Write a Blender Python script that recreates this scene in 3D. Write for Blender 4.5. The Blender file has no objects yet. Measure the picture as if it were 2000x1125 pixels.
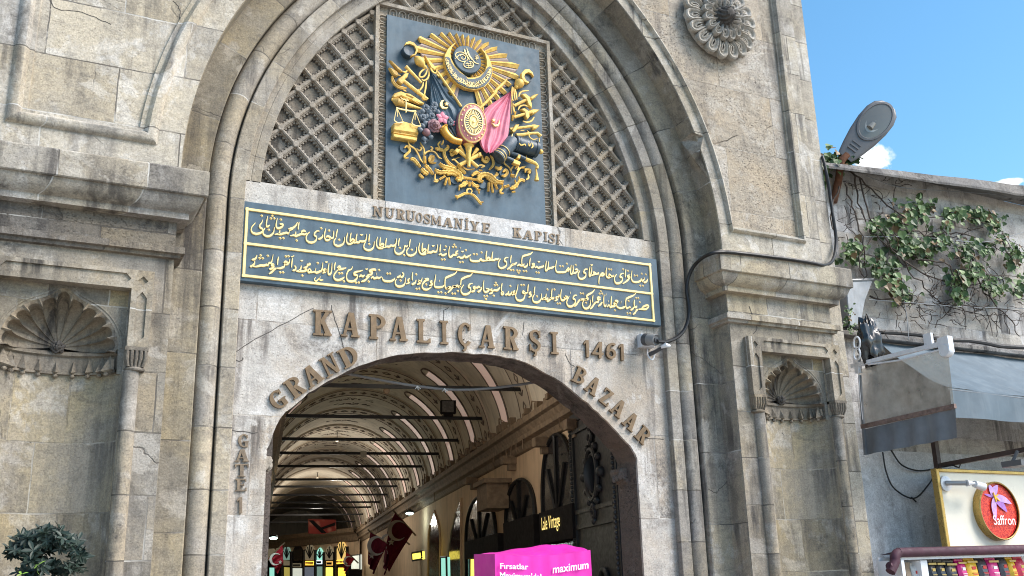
import bpy, math, random
from mathutils import Vector, Matrix
from mathutils.geometry import tessellate_polygon
R = math.radians
sc = bpy.context.scene
col = sc.collection
# ------------------------------------------------------------------ camera, world, sun, exposure
YAW, PITCH, ROLL, FPX = 0.46658913, 0.29596469, -0.02820378, 1950.0
CAM = Vector((0.0, -10.0, 1.6))
def _axes():
    cy, sy, cp, sp = math.cos(YAW), math.sin(YAW), math.cos(PITCH), math.sin(PITCH)
    f = Vector((sy*cp, cy*cp, sp)); r = Vector((cy, -sy, 0)); u = r.cross(f)
    c, s = math.cos(ROLL), math.sin(ROLL)
    return r*c + u*s, u*c - r*s, f
AR, AU, AF = _axes()
cd = bpy.data.cameras.new('camera'); cam = bpy.data.objects.new('camera', cd); col.objects.link(cam)
m = Matrix((AR, AU, -AF)).transposed().to_4x4(); m.translation = CAM
cam.matrix_world = m
cd.sensor_width = 36.0; cd.lens = 36.0*FPX/2000.0; cd.clip_start = 0.05; cd.clip_end = 3000
sc.camera = cam
sc.view_settings.view_transform = 'Standard'; sc.view_settings.look = 'None'
sc.view_settings.exposure = 1.2; sc.view_settings.gamma = 1.0
SUN_EL, SUN_AZ = R(44), R(133)          # azimuth clockwise from +Y: the sun stands right of and behind the camera
w = bpy.data.worlds.new('World'); sc.world = w; w.use_nodes = True
wn = w.node_tree; bg = wn.nodes['Background']
sky = wn.nodes.new('ShaderNodeTexSky'); sky.sky_type = 'NISHITA'; sky.sun_disc = False
sky.sun_elevation = SUN_EL; sky.sun_rotation = SUN_AZ; sky.air_density = 1.0; sky.dust_density = 0.6; sky.ozone_density = 1.6
# a few small fair weather clouds low over the roofs, laid out by direction in the sky
def wnode(t, ins={}, **k):
    n = wn.nodes.new('ShaderNode'+t)
    for a_, v in k.items(): setattr(n, a_, v)
    for a_, v in ins.items():
        if isinstance(v, bpy.types.NodeSocket): wn.links.new(v, n.inputs[a_])
        else: n.inputs[a_].default_value = v
    return n
tcw = wnode('TexCoord'); dirv = wnode('VectorMath', {0: tcw.outputs['Generated']}, operation='NORMALIZE').outputs[0]
nz = wnode('TexNoise', {'Vector': dirv, 'Scale': 60.0, 'Detail': 6.0, 'Roughness': 0.6}).outputs['Fac']
mask = None
for d_, sz, asp_ in (((0.6920, 0.6170, 0.3745), 0.022, 1.0), ((0.7688, 0.5433, 0.3374), 0.020, 4.5), ((-0.5, 0.8, 0.4), 0.16, 1.6), ((0.3, -0.8, 0.5), 0.2, 1.5)):
    df = wnode('VectorMath', {0: wnode('VectorMath', {0: dirv, 1: d_}, operation='SUBTRACT').outputs[0], 1: (1, 1, asp_)}, operation='MULTIPLY').outputs[0]
    ln_ = wnode('VectorMath', {0: df}, operation='LENGTH').outputs['Value']
    m1 = wnode('MapRange', {0: ln_, 1: sz*1.25, 2: 0.0}).outputs[0]
    m2 = wnode('Math', {0: m1, 1: wnode('MapRange', {0: nz, 1: 0.3, 2: 0.7, 3: 0.25, 4: 1.9}).outputs[0]}, operation='MULTIPLY').outputs[0]
    m3 = wnode('MapRange', {0: m2, 1: 0.25, 2: 0.6}).outputs[0]
    mask = m3 if mask is None else wnode('Math', {0: mask, 1: m3}, operation='MAXIMUM').outputs[0]
hs = wnode('HueSaturation', {'Hue': 0.487, 'Saturation': 1.22, 'Value': 1.38, 'Color': sky.outputs[0]})
mxw = wnode('Mix', data_type='RGBA'); wn.links.new(mask, mxw.inputs[0]); wn.links.new(hs.outputs[0], mxw.inputs[6]); mxw.inputs[7].default_value = (7.0, 7.2, 7.5, 1)
wn.links.new(mxw.outputs[2], bg.inputs['Color'])
bg.inputs['Strength'].default_value = 0.085
sl = bpy.data.lights.new('sun', 'SUN'); sl.energy = 2.9; sl.angle = R(34); sl.color = (1.0, 0.925, 0.845)
so = bpy.data.objects.new('sun', sl); col.objects.link(so)
sd = Vector((math.sin(SUN_AZ)*math.cos(SUN_EL), math.cos(SUN_AZ)*math.cos(SUN_EL), math.sin(SUN_EL)))
so.location = sd*60; so.rotation_euler = (-sd).to_track_quat('-Z', 'Y').to_euler()
sc.cycles.max_bounces = 8; sc.cycles.diffuse_bounces = 5; sc.cycles.transmission_bounces = 6; sc.cycles.transparent_max_bounces = 12
sc.cycles.use_denoising = True; sc.cycles.filter_width = 1.05

# ------------------------------------------------------------------ helpers
def at(px, py, Y=0.0):
    "a point of the place at depth Y, read off the survey photograph (2000 px wide)"
    d = AR*((px-1000)/FPX) - AU*((py-562.5)/FPX) + AF
    return CAM + d*((Y-CAM.y)/d.y)
def atx(px, py, X):
    d = AR*((px-1000)/FPX) - AU*((py-562.5)/FPX) + AF
    return CAM + d*((X-CAM.x)/d.x)
def tag(o, label=None, cat=None, group=None, kind=None):
    if label: o['label'] = label
    if cat: o['category'] = cat
    if group: o['group'] = group
    if kind: o['kind'] = kind
    return o
def empty(name, loc=(0, 0, 0), label=None, cat=None, group=None):
    o = bpy.data.objects.new(name, None); col.objects.link(o); o.location = loc; o.empty_display_size = 0.2
    return tag(o, label, cat, group)
class MB:
    def __init__(s): s.v = []; s.f = []
    def add(s, vs, fs):
        k = len(s.v); s.v += [Vector(v) for v in vs]; s.f += [tuple(i+k for i in f) for f in fs]; return s
    def box(s, x0, x1, y0, y1, z0, z1, b=0.0):
        if b <= 0:
            return s.add([(x0,y0,z0),(x1,y0,z0),(x1,y1,z0),(x0,y1,z0),(x0,y0,z1),(x1,y0,z1),(x1,y1,z1),(x0,y1,z1)],
                  [(0,3,2,1),(4,5,6,7),(0,1,5,4),(1,2,6,5),(2,3,7,6),(3,0,4,7)])
        return s.prism([(x0,z0),(x1,z0),(x1,z1),(x0,z1)], y0, y1, b)
    def obox(s, c, ax, ay, az):
        "box given centre and three half axis vectors"
        c, ax, ay, az = map(Vector, (c, ax, ay, az))
        vs = [c + ax*i + ay*j + az*k for k in (-1,1) for (i,j) in ((-1,-1),(1,-1),(1,1),(-1,1))]
        return s.add(vs, [(0,3,2,1),(4,5,6,7),(0,1,5,4),(1,2,6,5),(2,3,7,6),(3,0,4,7)])
    def prism(s, poly, y0, y1, bevel=0.0, holes=()):
        "polygon in x,z (counter clockwise seen from -y) extruded from y0 (front) to y1"
        return s.prism3([Vector((x, y0, z)) for x, z in poly], Vector((0, y1-y0, 0)), bevel, [[Vector((x, y0, z)) for x, z in h] for h in holes])
    def prism3(s, pts, ext, bevel=0.0, holes=()):
        pts = [Vector(p) for p in pts]; ext = Vector(ext); n = len(pts)
        if bevel > 0 and not holes:
            c = sum(pts, Vector())/n; e = ext.normalized(); front = []
            nrm = e
            ar = sum(((pts[i]-c).cross(pts[(i+1) % n]-c)).dot(nrm) for i in range(n))
            sg = 1 if ar > 0 else -1
            for i in range(n):
                a, b, d = pts[i-1], pts[i], pts[(i+1) % n]
                t1 = (b-a).normalized(); t2 = (d-b).normalized()
                n1 = nrm.cross(t1)*sg; n2 = nrm.cross(t2)*sg
                mm = n1+n2
                mm = mm/ max(0.35, mm.length_squared/2) if mm.length > 1e-6 else n1
                front.append(b + mm*bevel)
            mid = [p + e*bevel for p in pts]; back = [p + ext for p in pts]
            k = len(s.v); s.v += front + mid + back
            for t in tessellate_polygon([front]): s.f.append(tuple(k+i for i in t))
            for r0 in (0, n):
                for i in range(n):
                    j = (i+1) % n; s.f.append((k+r0+i, k+r0+j, k+r0+n+j, k+r0+n+i))
            return s
        rings = [pts] + [list(map(Vector, h)) for h in holes]
        tri = tessellate_polygon(rings)
        flat = [p for r_ in rings for p in r_]; N = len(flat); k = len(s.v)
        s.v += flat + [p+ext for p in flat]
        for t in tri:
            s.f.append(tuple(k+i for i in t)); s.f.append(tuple(k+N+i for i in reversed(t)))
        o = 0
        for r_ in rings:
            L = len(r_)
            for i in range(L):
                j = (i+1) % L; s.f.append((k+o+i, k+o+j, k+N+o+j, k+N+o+i))
            o += L
        return s
    def grid(s, rows, close=False):
        n = len(rows[0]); k = len(s.v)
        for r_ in rows: s.v += [Vector(p) for p in r_]
        for i in range(len(rows)-1):
            for j in range(n if close else n-1):
                a = k+i*n+j; b = k+i*n+(j+1) % n
                s.f.append((a, b, b+n, a+n))
        return s
    def tube(s, path, rad, n=8, caps=True, flat=1.0):
        path = [Vector(p) for p in path]; L = len(path)
        rad = rad if isinstance(rad, (list, tuple)) else [rad]*L
        prev = None; rows = []
        for i, p in enumerate(path):
            t = (path[min(i+1, L-1)]-path[max(i-1, 0)])
            t = t.normalized() if t.length > 1e-9 else Vector((0, 0, 1))
            a = Vector((0, 1, 0)) if prev is None else prev
            a = a - t*a.dot(t)
            if a.length < 1e-4: a = Vector((1, 0, 0.3)); a = a - t*a.dot(t)
            a.normalize(); prev = a; b = t.cross(a)
            rows.append([p + (a*math.cos(2*math.pi*q/n)*flat + b*math.sin(2*math.pi*q/n))*rad[i] for q in range(n)])
        k = len(s.v); s.grid(rows, True)
        if caps:
            s.f.append(tuple(k+q for q in reversed(range(n)))); e = k+(L-1)*n; s.f.append(tuple(e+q for q in range(n)))
        return s
    def lathe(s, c, axis, prof, n=20, up=(0, 0, 1)):
        "profile of (radius, height along axis)"
        c = Vector(c); ax = Vector(axis).normalized(); u = Vector(up); u = u-ax*u.dot(ax)
        if u.length < 1e-4: u = Vector((1, 0, 0)); u = u-ax*u.dot(ax)
        u.normalize(); v = ax.cross(u)
        rows = [[c + ax*h + (u*math.cos(2*math.pi*q/n)+v*math.sin(2*math.pi*q/n))*max(r, 1e-4) for q in range(n)] for r, h in prof]
        return s.grid(rows, True)
    def ball(s, c, rx, ry=None, rz=None, n=10):
        ry = ry or rx; rz = rz or rx; c = Vector(c)
        rows = [[c + Vector((rx*math.sin(math.pi*i/n)*math.cos(2*math.pi*q/(n+2)), ry*math.sin(math.pi*i/n)*math.sin(2*math.pi*q/(n+2)), rz*math.cos(math.pi*i/n))) for q in range(n+2)] for i in range(n+1)]
        return s.grid(rows, True)
    def build(s, name, mat, parent=None, smooth=False, recalc=True):
        me = bpy.data.meshes.new(name)
        off = Vector()
        q = parent
        while q is not None: off += q.location; q = q.parent
        me.from_pydata([tuple(v-off) for v in s.v], [], s.f); 
        if recalc:
            import bmesh
            bm = bmesh.new(); bm.from_mesh(me); bmesh.ops.remove_doubles(bm, verts=bm.verts, dist=1e-5)
            bmesh.ops.recalc_face_normals(bm, faces=bm.faces); bm.to_mesh(me); bm.free()
        if smooth:
            me.polygons.foreach_set('use_smooth', [True]*len(me.polygons))
            try: me.set_sharp_from_angle(angle=R(smooth if smooth is not True else 40))
            except Exception: pass
        me.materials.append(mat); me.update()
        o = bpy.data.objects.new(name, me); col.objects.link(o); o.parent = parent
        return o
def qbez(a, b, c, n=8):
    a, b, c = Vector(a), Vector(b), Vector(c)
    return [a*(1-t)**2 + b*2*t*(1-t) + c*t*t for t in [i/n for i in range(n+1)]]
def spline(pts, n=6):
    "Catmull-Rom through points"
    P = [Vector(p) for p in pts]
    if len(P) < 3: return P
    out = []
    for i in range(len(P)-1):
        p0 = P[i-1] if i else P[0]*2-P[1]; p1 = P[i]; p2 = P[i+1]; p3 = P[i+2] if i+2 < len(P) else P[-1]*2-P[-2]
        for k in range(n):
            t = k/n
            out.append(0.5*((2*p1)+(p2-p0)*t+(2*p0-5*p1+4*p2-p3)*t*t+(3*p1-p0-3*p2+p3)*t**3))
    return out+[P[-1]]
# ------------------------------------------------------------------ materials
class NT:
    def __init__(s, name, rough=0.9, metal=0.0, spec=0.3):
        s.m = bpy.data.materials.new(name); s.m.use_nodes = True; s.t = s.m.node_tree
        s.b = s.t.nodes['Principled BSDF']; s.b.inputs['Roughness'].default_value = rough
        s.b.inputs['Metallic'].default_value = metal; s.b.inputs['Specular IOR Level'].default_value = spec
        s.tc = s.t.nodes.new('ShaderNodeTexCoord')
    def put(s, sock, v):
        if isinstance(v, bpy.types.NodeSocket): s.t.links.new(v, sock)
        elif isinstance(v, (tuple, list)) and len(v) == 3 and sock.type == 'RGBA': sock.default_value = (*v, 1)
        else: sock.default_value = v
    def n(s, t, ins={}, **k):
        n = s.t.nodes.new('ShaderNode'+t)
        for a, v in k.items(): setattr(n, a, v)
        for a, v in ins.items(): s.put(n.inputs[a], v)
        return n
    def math(s, op, a, b=0.0, c=0.0, clamp=False):
        n = s.n('Math', {0: a, 1: b, 2: c}, operation=op); n.use_clamp = clamp; return n.outputs[0]
    def mix(s, f, a, b, mode='MIX'):
        n = s.n('Mix', data_type='RGBA', blend_type=mode); s.put(n.inputs[0], f); s.put(n.inputs[6], a); s.put(n.inputs[7], b); return n.outputs[2]
    def map(s, v, a, b, c=0.0, d=1.0, smooth=False):
        n = s.n('MapRange', {0: v, 1: a, 2: b, 3: c, 4: d})
        if smooth: n.interpolation_type = 'SMOOTHSTEP'
        return n.outputs[0]
    def mapping(s, scale=(1, 1, 1), loc=(0, 0, 0), rot=(0, 0, 0), vec=None):
        return s.n('Mapping', {'Vector': vec or s.tc.outputs['Object'], 'Scale': scale, 'Location': loc, 'Rotation': rot}).outputs[0]
    def noise(s, vec, scale, detail=5, rough=0.55, dist=0.0):
        return s.n('TexNoise', {'Vector': vec, 'Scale': scale, 'Detail': detail, 'Roughness': rough, 'Distortion': dist}).outputs['Fac']
    def col(s, c): s.put(s.b.inputs['Base Color'], c)
    def bump(s, h, strength=0.4, dist=0.02):
        n = s.n('Bump', {'Height': h, 'Strength': strength, 'Distance': dist}); s.put(s.b.inputs['Normal'], n.outputs[0])

def stone(name, base=(0.33, 0.29, 0.235), warm=(0.42, 0.34, 0.235), dark=(0.15, 0.13, 0.11), pale=(0.45, 0.42, 0.37),
          course=0.47, length=0.95, zoff=0.0, joints='brick', centre=None, stain=0.5, pits=0.5, rough_bump=0.5, seed=0.0, mortar=0.8, tintk=0.8):
    def ds(c, k=0.26): l_ = 0.3*c[0]+0.6*c[1]+0.1*c[2]; return tuple(x+(l_-x)*k for x in c)
    base, warm, dark, pale = ds(base), ds(warm, .05), ds(dark), ds(pale)
    N = NT(name, 0.92, 0, 0.25)
    o0 = N.mapping(loc=(seed*3.1, seed*1.7, seed*2.3)); o = o0
    sep = N.n('SeparateXYZ', {0: N.tc.outputs['Object']}); X, Y, Z = sep.outputs
    br = None
    if joints in ('brick', 'arch'):
        if joints == 'brick':
            vec = N.n('CombineXYZ', {0: N.math('ADD', X, N.math('MULTIPLY', Y, 0.9)), 1: N.math('ADD', Z, zoff), 2: 0.0}).outputs[0]
        else:
            dx = N.math('SUBTRACT', X, centre[0]); dz = N.math('SUBTRACT', Z, centre[1])
            ang = N.math('MULTIPLY', N.math('ARCTAN2', N.math('MAXIMUM', dz, 0.0), N.math('ABSOLUTE', dx)), centre[2])
            vert = N.math('ADD', ang, N.math('MINIMUM', dz, 0.0))
            rad = N.math('SQRT', N.math('ADD', N.math('MULTIPLY', dx, dx), N.math('MULTIPLY', dz, dz)))
            vec = N.n('CombineXYZ', {0: N.math('ADD', N.math('MULTIPLY', rad, 0.01), 20.0), 1: vert, 2: 0.0}).outputs[0]
        wob = N.n('VectorMath', {0: vec, 1: N.n('VectorMath', {0: N.n('TexNoise', {'Vector': o0, 'Scale': 7.0, 'Detail': 3}).outputs['Color'], 1: (0.018, 0.018, 0)}, operation='MULTIPLY').outputs[0]}, operation='ADD').outputs[0]
        br = N.n('TexBrick', {'Vector': wob, 'Scale': 1.0, 'Brick Width': length, 'Row Height': course, 'Mortar Size': 0.0075, 'Mortar Smooth': 0.25, 'Color1': (0, 0, 0), 'Color2': (1, 1, 1), 'Mortar': (0.5, 0.5, 0.5)})
        br.offset = 0.46; br.squash = 1.0
        rnd_ = br.outputs['Color']                                        # every block its own piece of stone
        o = N.n('VectorMath', {0: o0, 1: N.n('VectorMath', {0: rnd_, 1: (9.0, 5.0, 7.0)}, operation='MULTIPLY').outputs[0]}, operation='ADD').outputs[0]
    big = N.noise(o, 0.9, 6, 0.6, 0.6)
    med = N.noise(o, 3.2, 7, 0.66, 0.3)
    fine = N.noise(o, 34, 5, 0.65)
    lump = N.noise(N.mapping(loc=(5, seed, 2), vec=o), 11, 6, 0.66)
    bed = N.noise(N.mapping((1.6, 1.6, 9.0), (seed, 0, seed), vec=o), 1.5, 6, 0.64, 0.5)       # bedding planes of the limestone
    run = N.noise(N.mapping((5.5, 5.5, 0.42), (seed*2, 3, 1)), 1.0, 6, 0.64, 0.25)       # water runs
    c = N.mix(N.map(big, 0.40, 0.60), base, warm)
    c = N.mix(N.map(N.noise(N.mapping(loc=(seed, 2, 7), vec=o), 2.1, 9, 0.68, 0.4), 0.535, 0.60, 0, 0.62), c, pale)
    c = N.mix(N.map(bed, 0.52, 0.70, 0, 0.42), c, dark)
    c = N.mix(N.map(lump, 0.50, 0.66, 0, 0.40), c, tuple(x*0.55 for x in base))
    grime = N.math('MULTIPLY', N.map(run, 0.49, 0.62), N.map(N.noise(o, 0.65, 4, 0.6), 0.42, 0.60))
    c = N.mix(N.math('MULTIPLY', grime, min(1, stain*1.7)), c, (dark[0]*0.55, dark[1]*0.55, dark[2]*0.58))
    soot = N.math('MULTIPLY', N.map(N.noise(N.mapping((1, 1, .7), (seed, 11, 3), vec=o), 1.5, 9, 0.72, 0.5), 0.52, 0.66), N.map(N.noise(N.mapping(loc=(seed, 4, 8)), 20, 6, 0.72), 0.36, 0.58))
    c = N.mix(N.math('MULTIPLY', soot, min(0.9, stain*1.5)), c, (dark[0]*.55, dark[1]*.55, dark[2]*.58))
    patch = N.map(N.noise(N.mapping(loc=(7+seed, 2, 5)), 1.15, 8, 0.62, 0.8), 0.60, 0.635)
    c = N.mix(N.math('MULTIPLY', patch, 0.50), c, tuple(min(1, x*1.06) for x in pale))
    grain = N.noise(N.mapping(loc=(seed, 1, 1)), 62, 5, 0.72)
    c = N.mix(1.0, c, N.n('CombineColor', {0: N.map(grain, .3, .7, .70, 1.30), 1: N.map(grain, .3, .7, .70, 1.30), 2: N.map(grain, .3, .7, .70, 1.30)}).outputs[0], 'MULTIPLY')
    h = N.math('MULTIPLY', fine, 0.35)
    if br is not None:
        tint = N.n('ValToRGB', {0: rnd_}); cr = tint.color_ramp
        cr.elements[0].color = (0.70, 0.70, 0.72, 1); cr.elements[1].color = (1.16, 1.14, 1.11, 1)
        for p_, c_ in ((0.3, (0.98, 0.93, 0.84)), (0.5, (1.0, 1.0, 1.0)), (0.72, (0.90, 0.90, 0.92))): e_ = cr.elements.new(p_); e_.color = (*c_, 1)
        c = N.mix(tintk, c, tint.outputs[0], 'MULTIPLY')
        brk = N.map(N.noise(N.mapping(loc=(1, seed, 9)), 4.0, 3), 0.34, 0.50)                     # joints fade in places and are pale with fresh mortar in others
        jf = N.math('MULTIPLY', br.outputs['Fac'], brk)
        pal = N.map(N.noise(N.mapping(loc=(4, seed+2, 3)), 0.8, 2), 0.50, 0.60)
        jc = N.mix(pal, (0.075, 0.066, 0.057), (0.58, 0.56, 0.52))
        c = N.mix(N.math('MULTIPLY', jf, mortar), c, jc)
        h = N.math('SUBTRACT', h, N.math('MULTIPLY', jf, 0.8))
    # cracks
    vo = N.n('TexVoronoi', {'Vector': N.n('VectorMath', {0: o, 1: N.n('VectorMath', {0: N.n('TexNoise', {'Vector': o, 'Scale': 3.0, 'Detail': 5}).outputs['Color'], 1: (0.22, 0.22, 0.22)}, operation='MULTIPLY').outputs[0]}, operation='ADD').outputs[0], 'Scale': 0.62}, feature='DISTANCE_TO_EDGE')
    crack = N.math('MULTIPLY', N.map(vo.outputs['Distance'], 0.0, 0.005, 1, 0), N.map(N.noise(N.mapping(loc=(2, 8, seed)), 0.9, 3), 0.57, 0.63))
    c = N.mix(N.math('MULTIPLY', crack, 0.75), c, (0.06, 0.052, 0.045))
    h = N.math('SUBTRACT', h, N.math('MULTIPLY', crack, 0.7))
    # pitting and chips
    pn = N.noise(N.mapping((1, 1, 1.5), (seed, seed, 0)), 42, 4, 0.72)
    pa = N.map(N.noise(N.mapping(loc=(0, 5, seed), vec=o), 1.6, 4, 0.6), 0.40, 0.66)
    pit = N.math('MULTIPLY', N.map(pn, 0.585, 0.64), pa)
    c = N.mix(N.math('MULTIPLY', pit, pits), c, (0.085, 0.075, 0.065))
    c = N.mix(N.map(fine, 0.35, 0.70, 0.18, 0.0), c, (0.10, 0.09, 0.08))
    h = N.math('SUBTRACT', h, N.math('MULTIPLY', pit, 1.1))
    h = N.math('ADD', h, N.math('MULTIPLY', med, 0.8)); h = N.math('ADD', h, N.math('MULTIPLY', lump, 0.45))
    N.col(c); N.bump(h, rough_bump, 0.025)
    N.put(N.b.inputs['Roughness'], N.map(fine, 0.3, 0.7, 0.82, 0.97))
    return N.m
def plain(name, c, rough=0.6, metal=0.0, spec=0.4, vary=0.15, scale=6.0, bump=0.0, dirt=(0.1, 0.09, 0.08), dirt_amt=0.0):
    N = NT(name, rough, metal, spec)
    o = N.mapping()
    nz_ = N.noise(o, scale, 5, 0.6)
    lo = tuple(x*(1-vary) for x in c); hi = tuple(min(1, x*(1+vary)) for x in c)
    k = N.mix(N.map(nz_, 0.3, 0.7), lo, hi)
    if dirt_amt > 0:
        k = N.mix(N.math('MULTIPLY', N.map(N.noise(N.mapping((4, 4, 0.6)), 1.5, 5, 0.6), 0.48, 0.72), dirt_amt), k, dirt)
    N.col(k)
    N.put(N.b.inputs['Roughness'], N.map(N.noise(o, scale*3, 4), 0.3, 0.7, max(0.02, rough-0.1), min(1, rough+0.1)))
    if bump: N.bump(N.noise(o, scale*7, 5, 0.6), bump, 0.01)
    return N.m
def glow(name, c, strength):
    m_ = bpy.data.materials.new(name); m_.use_nodes = True; b = m_.node_tree.nodes['Principled BSDF']
    b.inputs['Base Color'].default_value = (*[min(1, x) for x in c], 1); b.inputs['Emission Color'].default_value = (*c, 1); b.inputs['Emission Strength'].default_value = strength
    return m_
# ------------------------------------------------------------------ the ground
M_pave = None
def paving():
    N = NT('paving', 0.85, 0, 0.3)
    br = N.n('TexBrick', {'Vector': N.mapping(), 'Scale': 1.0, 'Brick Width': 0.4, 'Row Height': 0.4, 'Mortar Size': 0.006, 'Color1': (0.30, 0.27, 0.23), 'Color2': (0.40, 0.36, 0.30), 'Mortar': (0.12, 0.11, 0.1)})
    N.col(N.mix(N.map(N.noise(N.mapping(), 2.0), 0.3, 0.7, 0, 0.5), br.outputs['Color'], (0.22, 0.2, 0.17))); return N.m
M_pave = paving()
tag(MB().add([(-400, -400, 0), (400, -400, 0), (400, 400, 0), (-400, 400, 0)], [(0, 1, 2, 3)]).build('ground', M_pave), kind='structure')

# ------------------------------------------------------------------ stone materials
CX = 4.5
CR_, CL_ = (3.19, 5.72), (5.69, 5.62)            # centres of the two halves of the pointed arch
S_wall = stone('stone_wall', base=(0.435, 0.40, 0.34), warm=(0.47, 0.415, 0.32), pale=(0.60, 0.57, 0.52), dark=(0.20, 0.18, 0.15), course=0.62, length=1.25, zoff=0.13, stain=0.5, seed=1)
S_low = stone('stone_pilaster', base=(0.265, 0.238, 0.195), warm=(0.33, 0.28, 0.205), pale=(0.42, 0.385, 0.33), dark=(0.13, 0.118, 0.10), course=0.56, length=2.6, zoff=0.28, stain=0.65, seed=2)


def arch_stone(name, c, seed, **k):
    return stone(name, base=(0.325, 0.295, 0.25), warm=(0.38, 0.33, 0.245), dark=(0.14, 0.125, 0.108), pale=(0.46, 0.43, 0.37), joints='arch', centre=(c[0]-4.5, c[1], 4.1), course=0.60, length=60.0, stain=0.55, seed=seed, **k)

S_archL = arch_stone('stone_arch', CL_, 3); S_archR = arch_stone('stone_arch', CR_, 4)
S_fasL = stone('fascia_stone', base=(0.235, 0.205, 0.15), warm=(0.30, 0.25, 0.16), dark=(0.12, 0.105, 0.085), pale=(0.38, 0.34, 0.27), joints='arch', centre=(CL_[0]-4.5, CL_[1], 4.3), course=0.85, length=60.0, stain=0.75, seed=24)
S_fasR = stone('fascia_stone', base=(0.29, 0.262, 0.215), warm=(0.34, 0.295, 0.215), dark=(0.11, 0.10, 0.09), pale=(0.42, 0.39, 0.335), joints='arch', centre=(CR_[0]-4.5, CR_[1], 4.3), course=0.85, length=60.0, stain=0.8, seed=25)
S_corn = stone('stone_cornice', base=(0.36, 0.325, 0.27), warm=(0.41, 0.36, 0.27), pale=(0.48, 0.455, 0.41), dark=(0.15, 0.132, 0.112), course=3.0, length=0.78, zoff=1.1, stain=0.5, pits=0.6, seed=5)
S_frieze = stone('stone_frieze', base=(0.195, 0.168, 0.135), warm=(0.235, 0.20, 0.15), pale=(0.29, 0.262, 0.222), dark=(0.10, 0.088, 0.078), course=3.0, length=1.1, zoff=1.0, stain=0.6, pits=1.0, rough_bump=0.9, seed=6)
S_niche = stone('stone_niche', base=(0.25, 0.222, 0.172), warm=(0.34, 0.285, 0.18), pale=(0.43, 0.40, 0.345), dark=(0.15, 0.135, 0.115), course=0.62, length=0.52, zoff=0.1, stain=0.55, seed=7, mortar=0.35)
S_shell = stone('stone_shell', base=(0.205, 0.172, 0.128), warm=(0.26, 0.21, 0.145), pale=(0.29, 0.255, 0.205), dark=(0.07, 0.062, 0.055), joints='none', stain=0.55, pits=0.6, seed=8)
S_plast = stone('pale_render', base=(0.52, 0.49, 0.445), warm=(0.46, 0.395, 0.32), pale=(0.65, 0.635, 0.61), dark=(0.27, 0.235, 0.195), joints='brick', course=0.98, length=2.4, zoff=0.55, stain=0.6, pits=1.0, rough_bump=0.55, seed=9, tintk=0.35, mortar=0.35)
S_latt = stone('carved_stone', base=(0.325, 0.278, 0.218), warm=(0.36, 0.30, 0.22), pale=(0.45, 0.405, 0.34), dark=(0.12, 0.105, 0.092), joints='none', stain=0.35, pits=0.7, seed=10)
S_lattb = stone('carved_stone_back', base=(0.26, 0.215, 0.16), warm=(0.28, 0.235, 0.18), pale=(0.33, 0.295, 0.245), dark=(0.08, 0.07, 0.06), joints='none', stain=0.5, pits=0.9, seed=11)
S_soff = stone('soffit_stone', base=(0.115, 0.090, 0.080), warm=(0.15, 0.115, 0.095), pale=(0.19, 0.165, 0.145), dark=(0.04, 0.036, 0.034), joints='none', stain=0.4, pits=1.0, rough_bump=0.9, seed=12)  # rough brown stone, darkened to carry the soffit's shade in its colour
S_rough = stone('rough_render', base=(0.41, 0.365, 0.30), warm=(0.46, 0.385, 0.29), pale=(0.52, 0.48, 0.42), dark=(0.20, 0.17, 0.14), joints='brick', course=0.9, length=1.6, stain=0.4, pits=0.95, rough_bump=0.9, seed=13, mortar=0.3)
S_roset = stone('rosette_stone', base=(0.35, 0.32, 0.275), warm=(0.40, 0.36, 0.30), pale=(0.52, 0.49, 0.44), dark=(0.12, 0.108, 0.095), joints='none', stain=0.3, pits=0.5, seed=14)
S_dark = plain('grime_and_shade_stone', (0.075, 0.068, 0.062), 0.9, vary=0.4, scale=20, bump=0.5)

# ------------------------------------------------------------------ the stone gate
GATE = empty('stone_gate', (CX, 0, 0), 'weathered grey stone gateway with tall pointed arch, twin shell niches and cornices', 'gateway')
YW = -0.46
def arc_pts(side, h, n=44, zb=0.0, capx=CX):
    "path at half-span h: up the jamb, round the pointed arch to the crown line"
    (cx, cz), r = ((CR_, h+1.31) if side > 0 else (CL_, h+1.19))
    out = []
    if zb < cz: out.append((CX+side*h, zb))
    a1 = math.acos(max(-1, min(1, side*(capx-cx)/r)))
    a0 = 0.0 if zb < cz else math.asin((zb-cz)/r)
    for i in range(n+1):
        a = a0+(a1-a0)*i/n; out.append((cx+side*r*math.cos(a), cz+r*math.sin(a)))
    return out
def sweep(prof, side, zb=0.0):
    mb = MB(); mb.grid([[(x, y, z) for x, z in arc_pts(side, h, zb=zb)] for h, y in prof]); return mb
rollp = [(2.885-0.115*math.cos(R(a)), 0.01-0.135*math.sin(R(a))) for a in range(0, 181, 15)]
prof_out = [(2.61, 0.05), (2.61, -0.085), (2.617, -0.09), (2.752, -0.09), (2.76, -0.082), (2.762, 0.035), (2.772, 0.045)] + rollp[1:-1] + [(3.0, 0.02), (3.0, -0.138), (3.012, -0.15), (3.31, -0.15), (3.31, YW+0.012), (3.322, YW)]
prof_in = [(2.44, 0.30), (2.44, 0.008), (2.448, 0.0), (2.54, 0.0), (2.548, 0.006), (2.556, 0.0), (2.612, 0.0)]
k_ = [i for i, q in enumerate(prof_out) if q[0] >= 3.0][0]
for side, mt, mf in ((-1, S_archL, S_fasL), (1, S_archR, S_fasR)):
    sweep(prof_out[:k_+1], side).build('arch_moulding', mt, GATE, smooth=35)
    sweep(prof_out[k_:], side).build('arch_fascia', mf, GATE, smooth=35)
    sweep(prof_in, side, zb=5.86).build('arch_band', mt, GATE, smooth=35)

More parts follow.
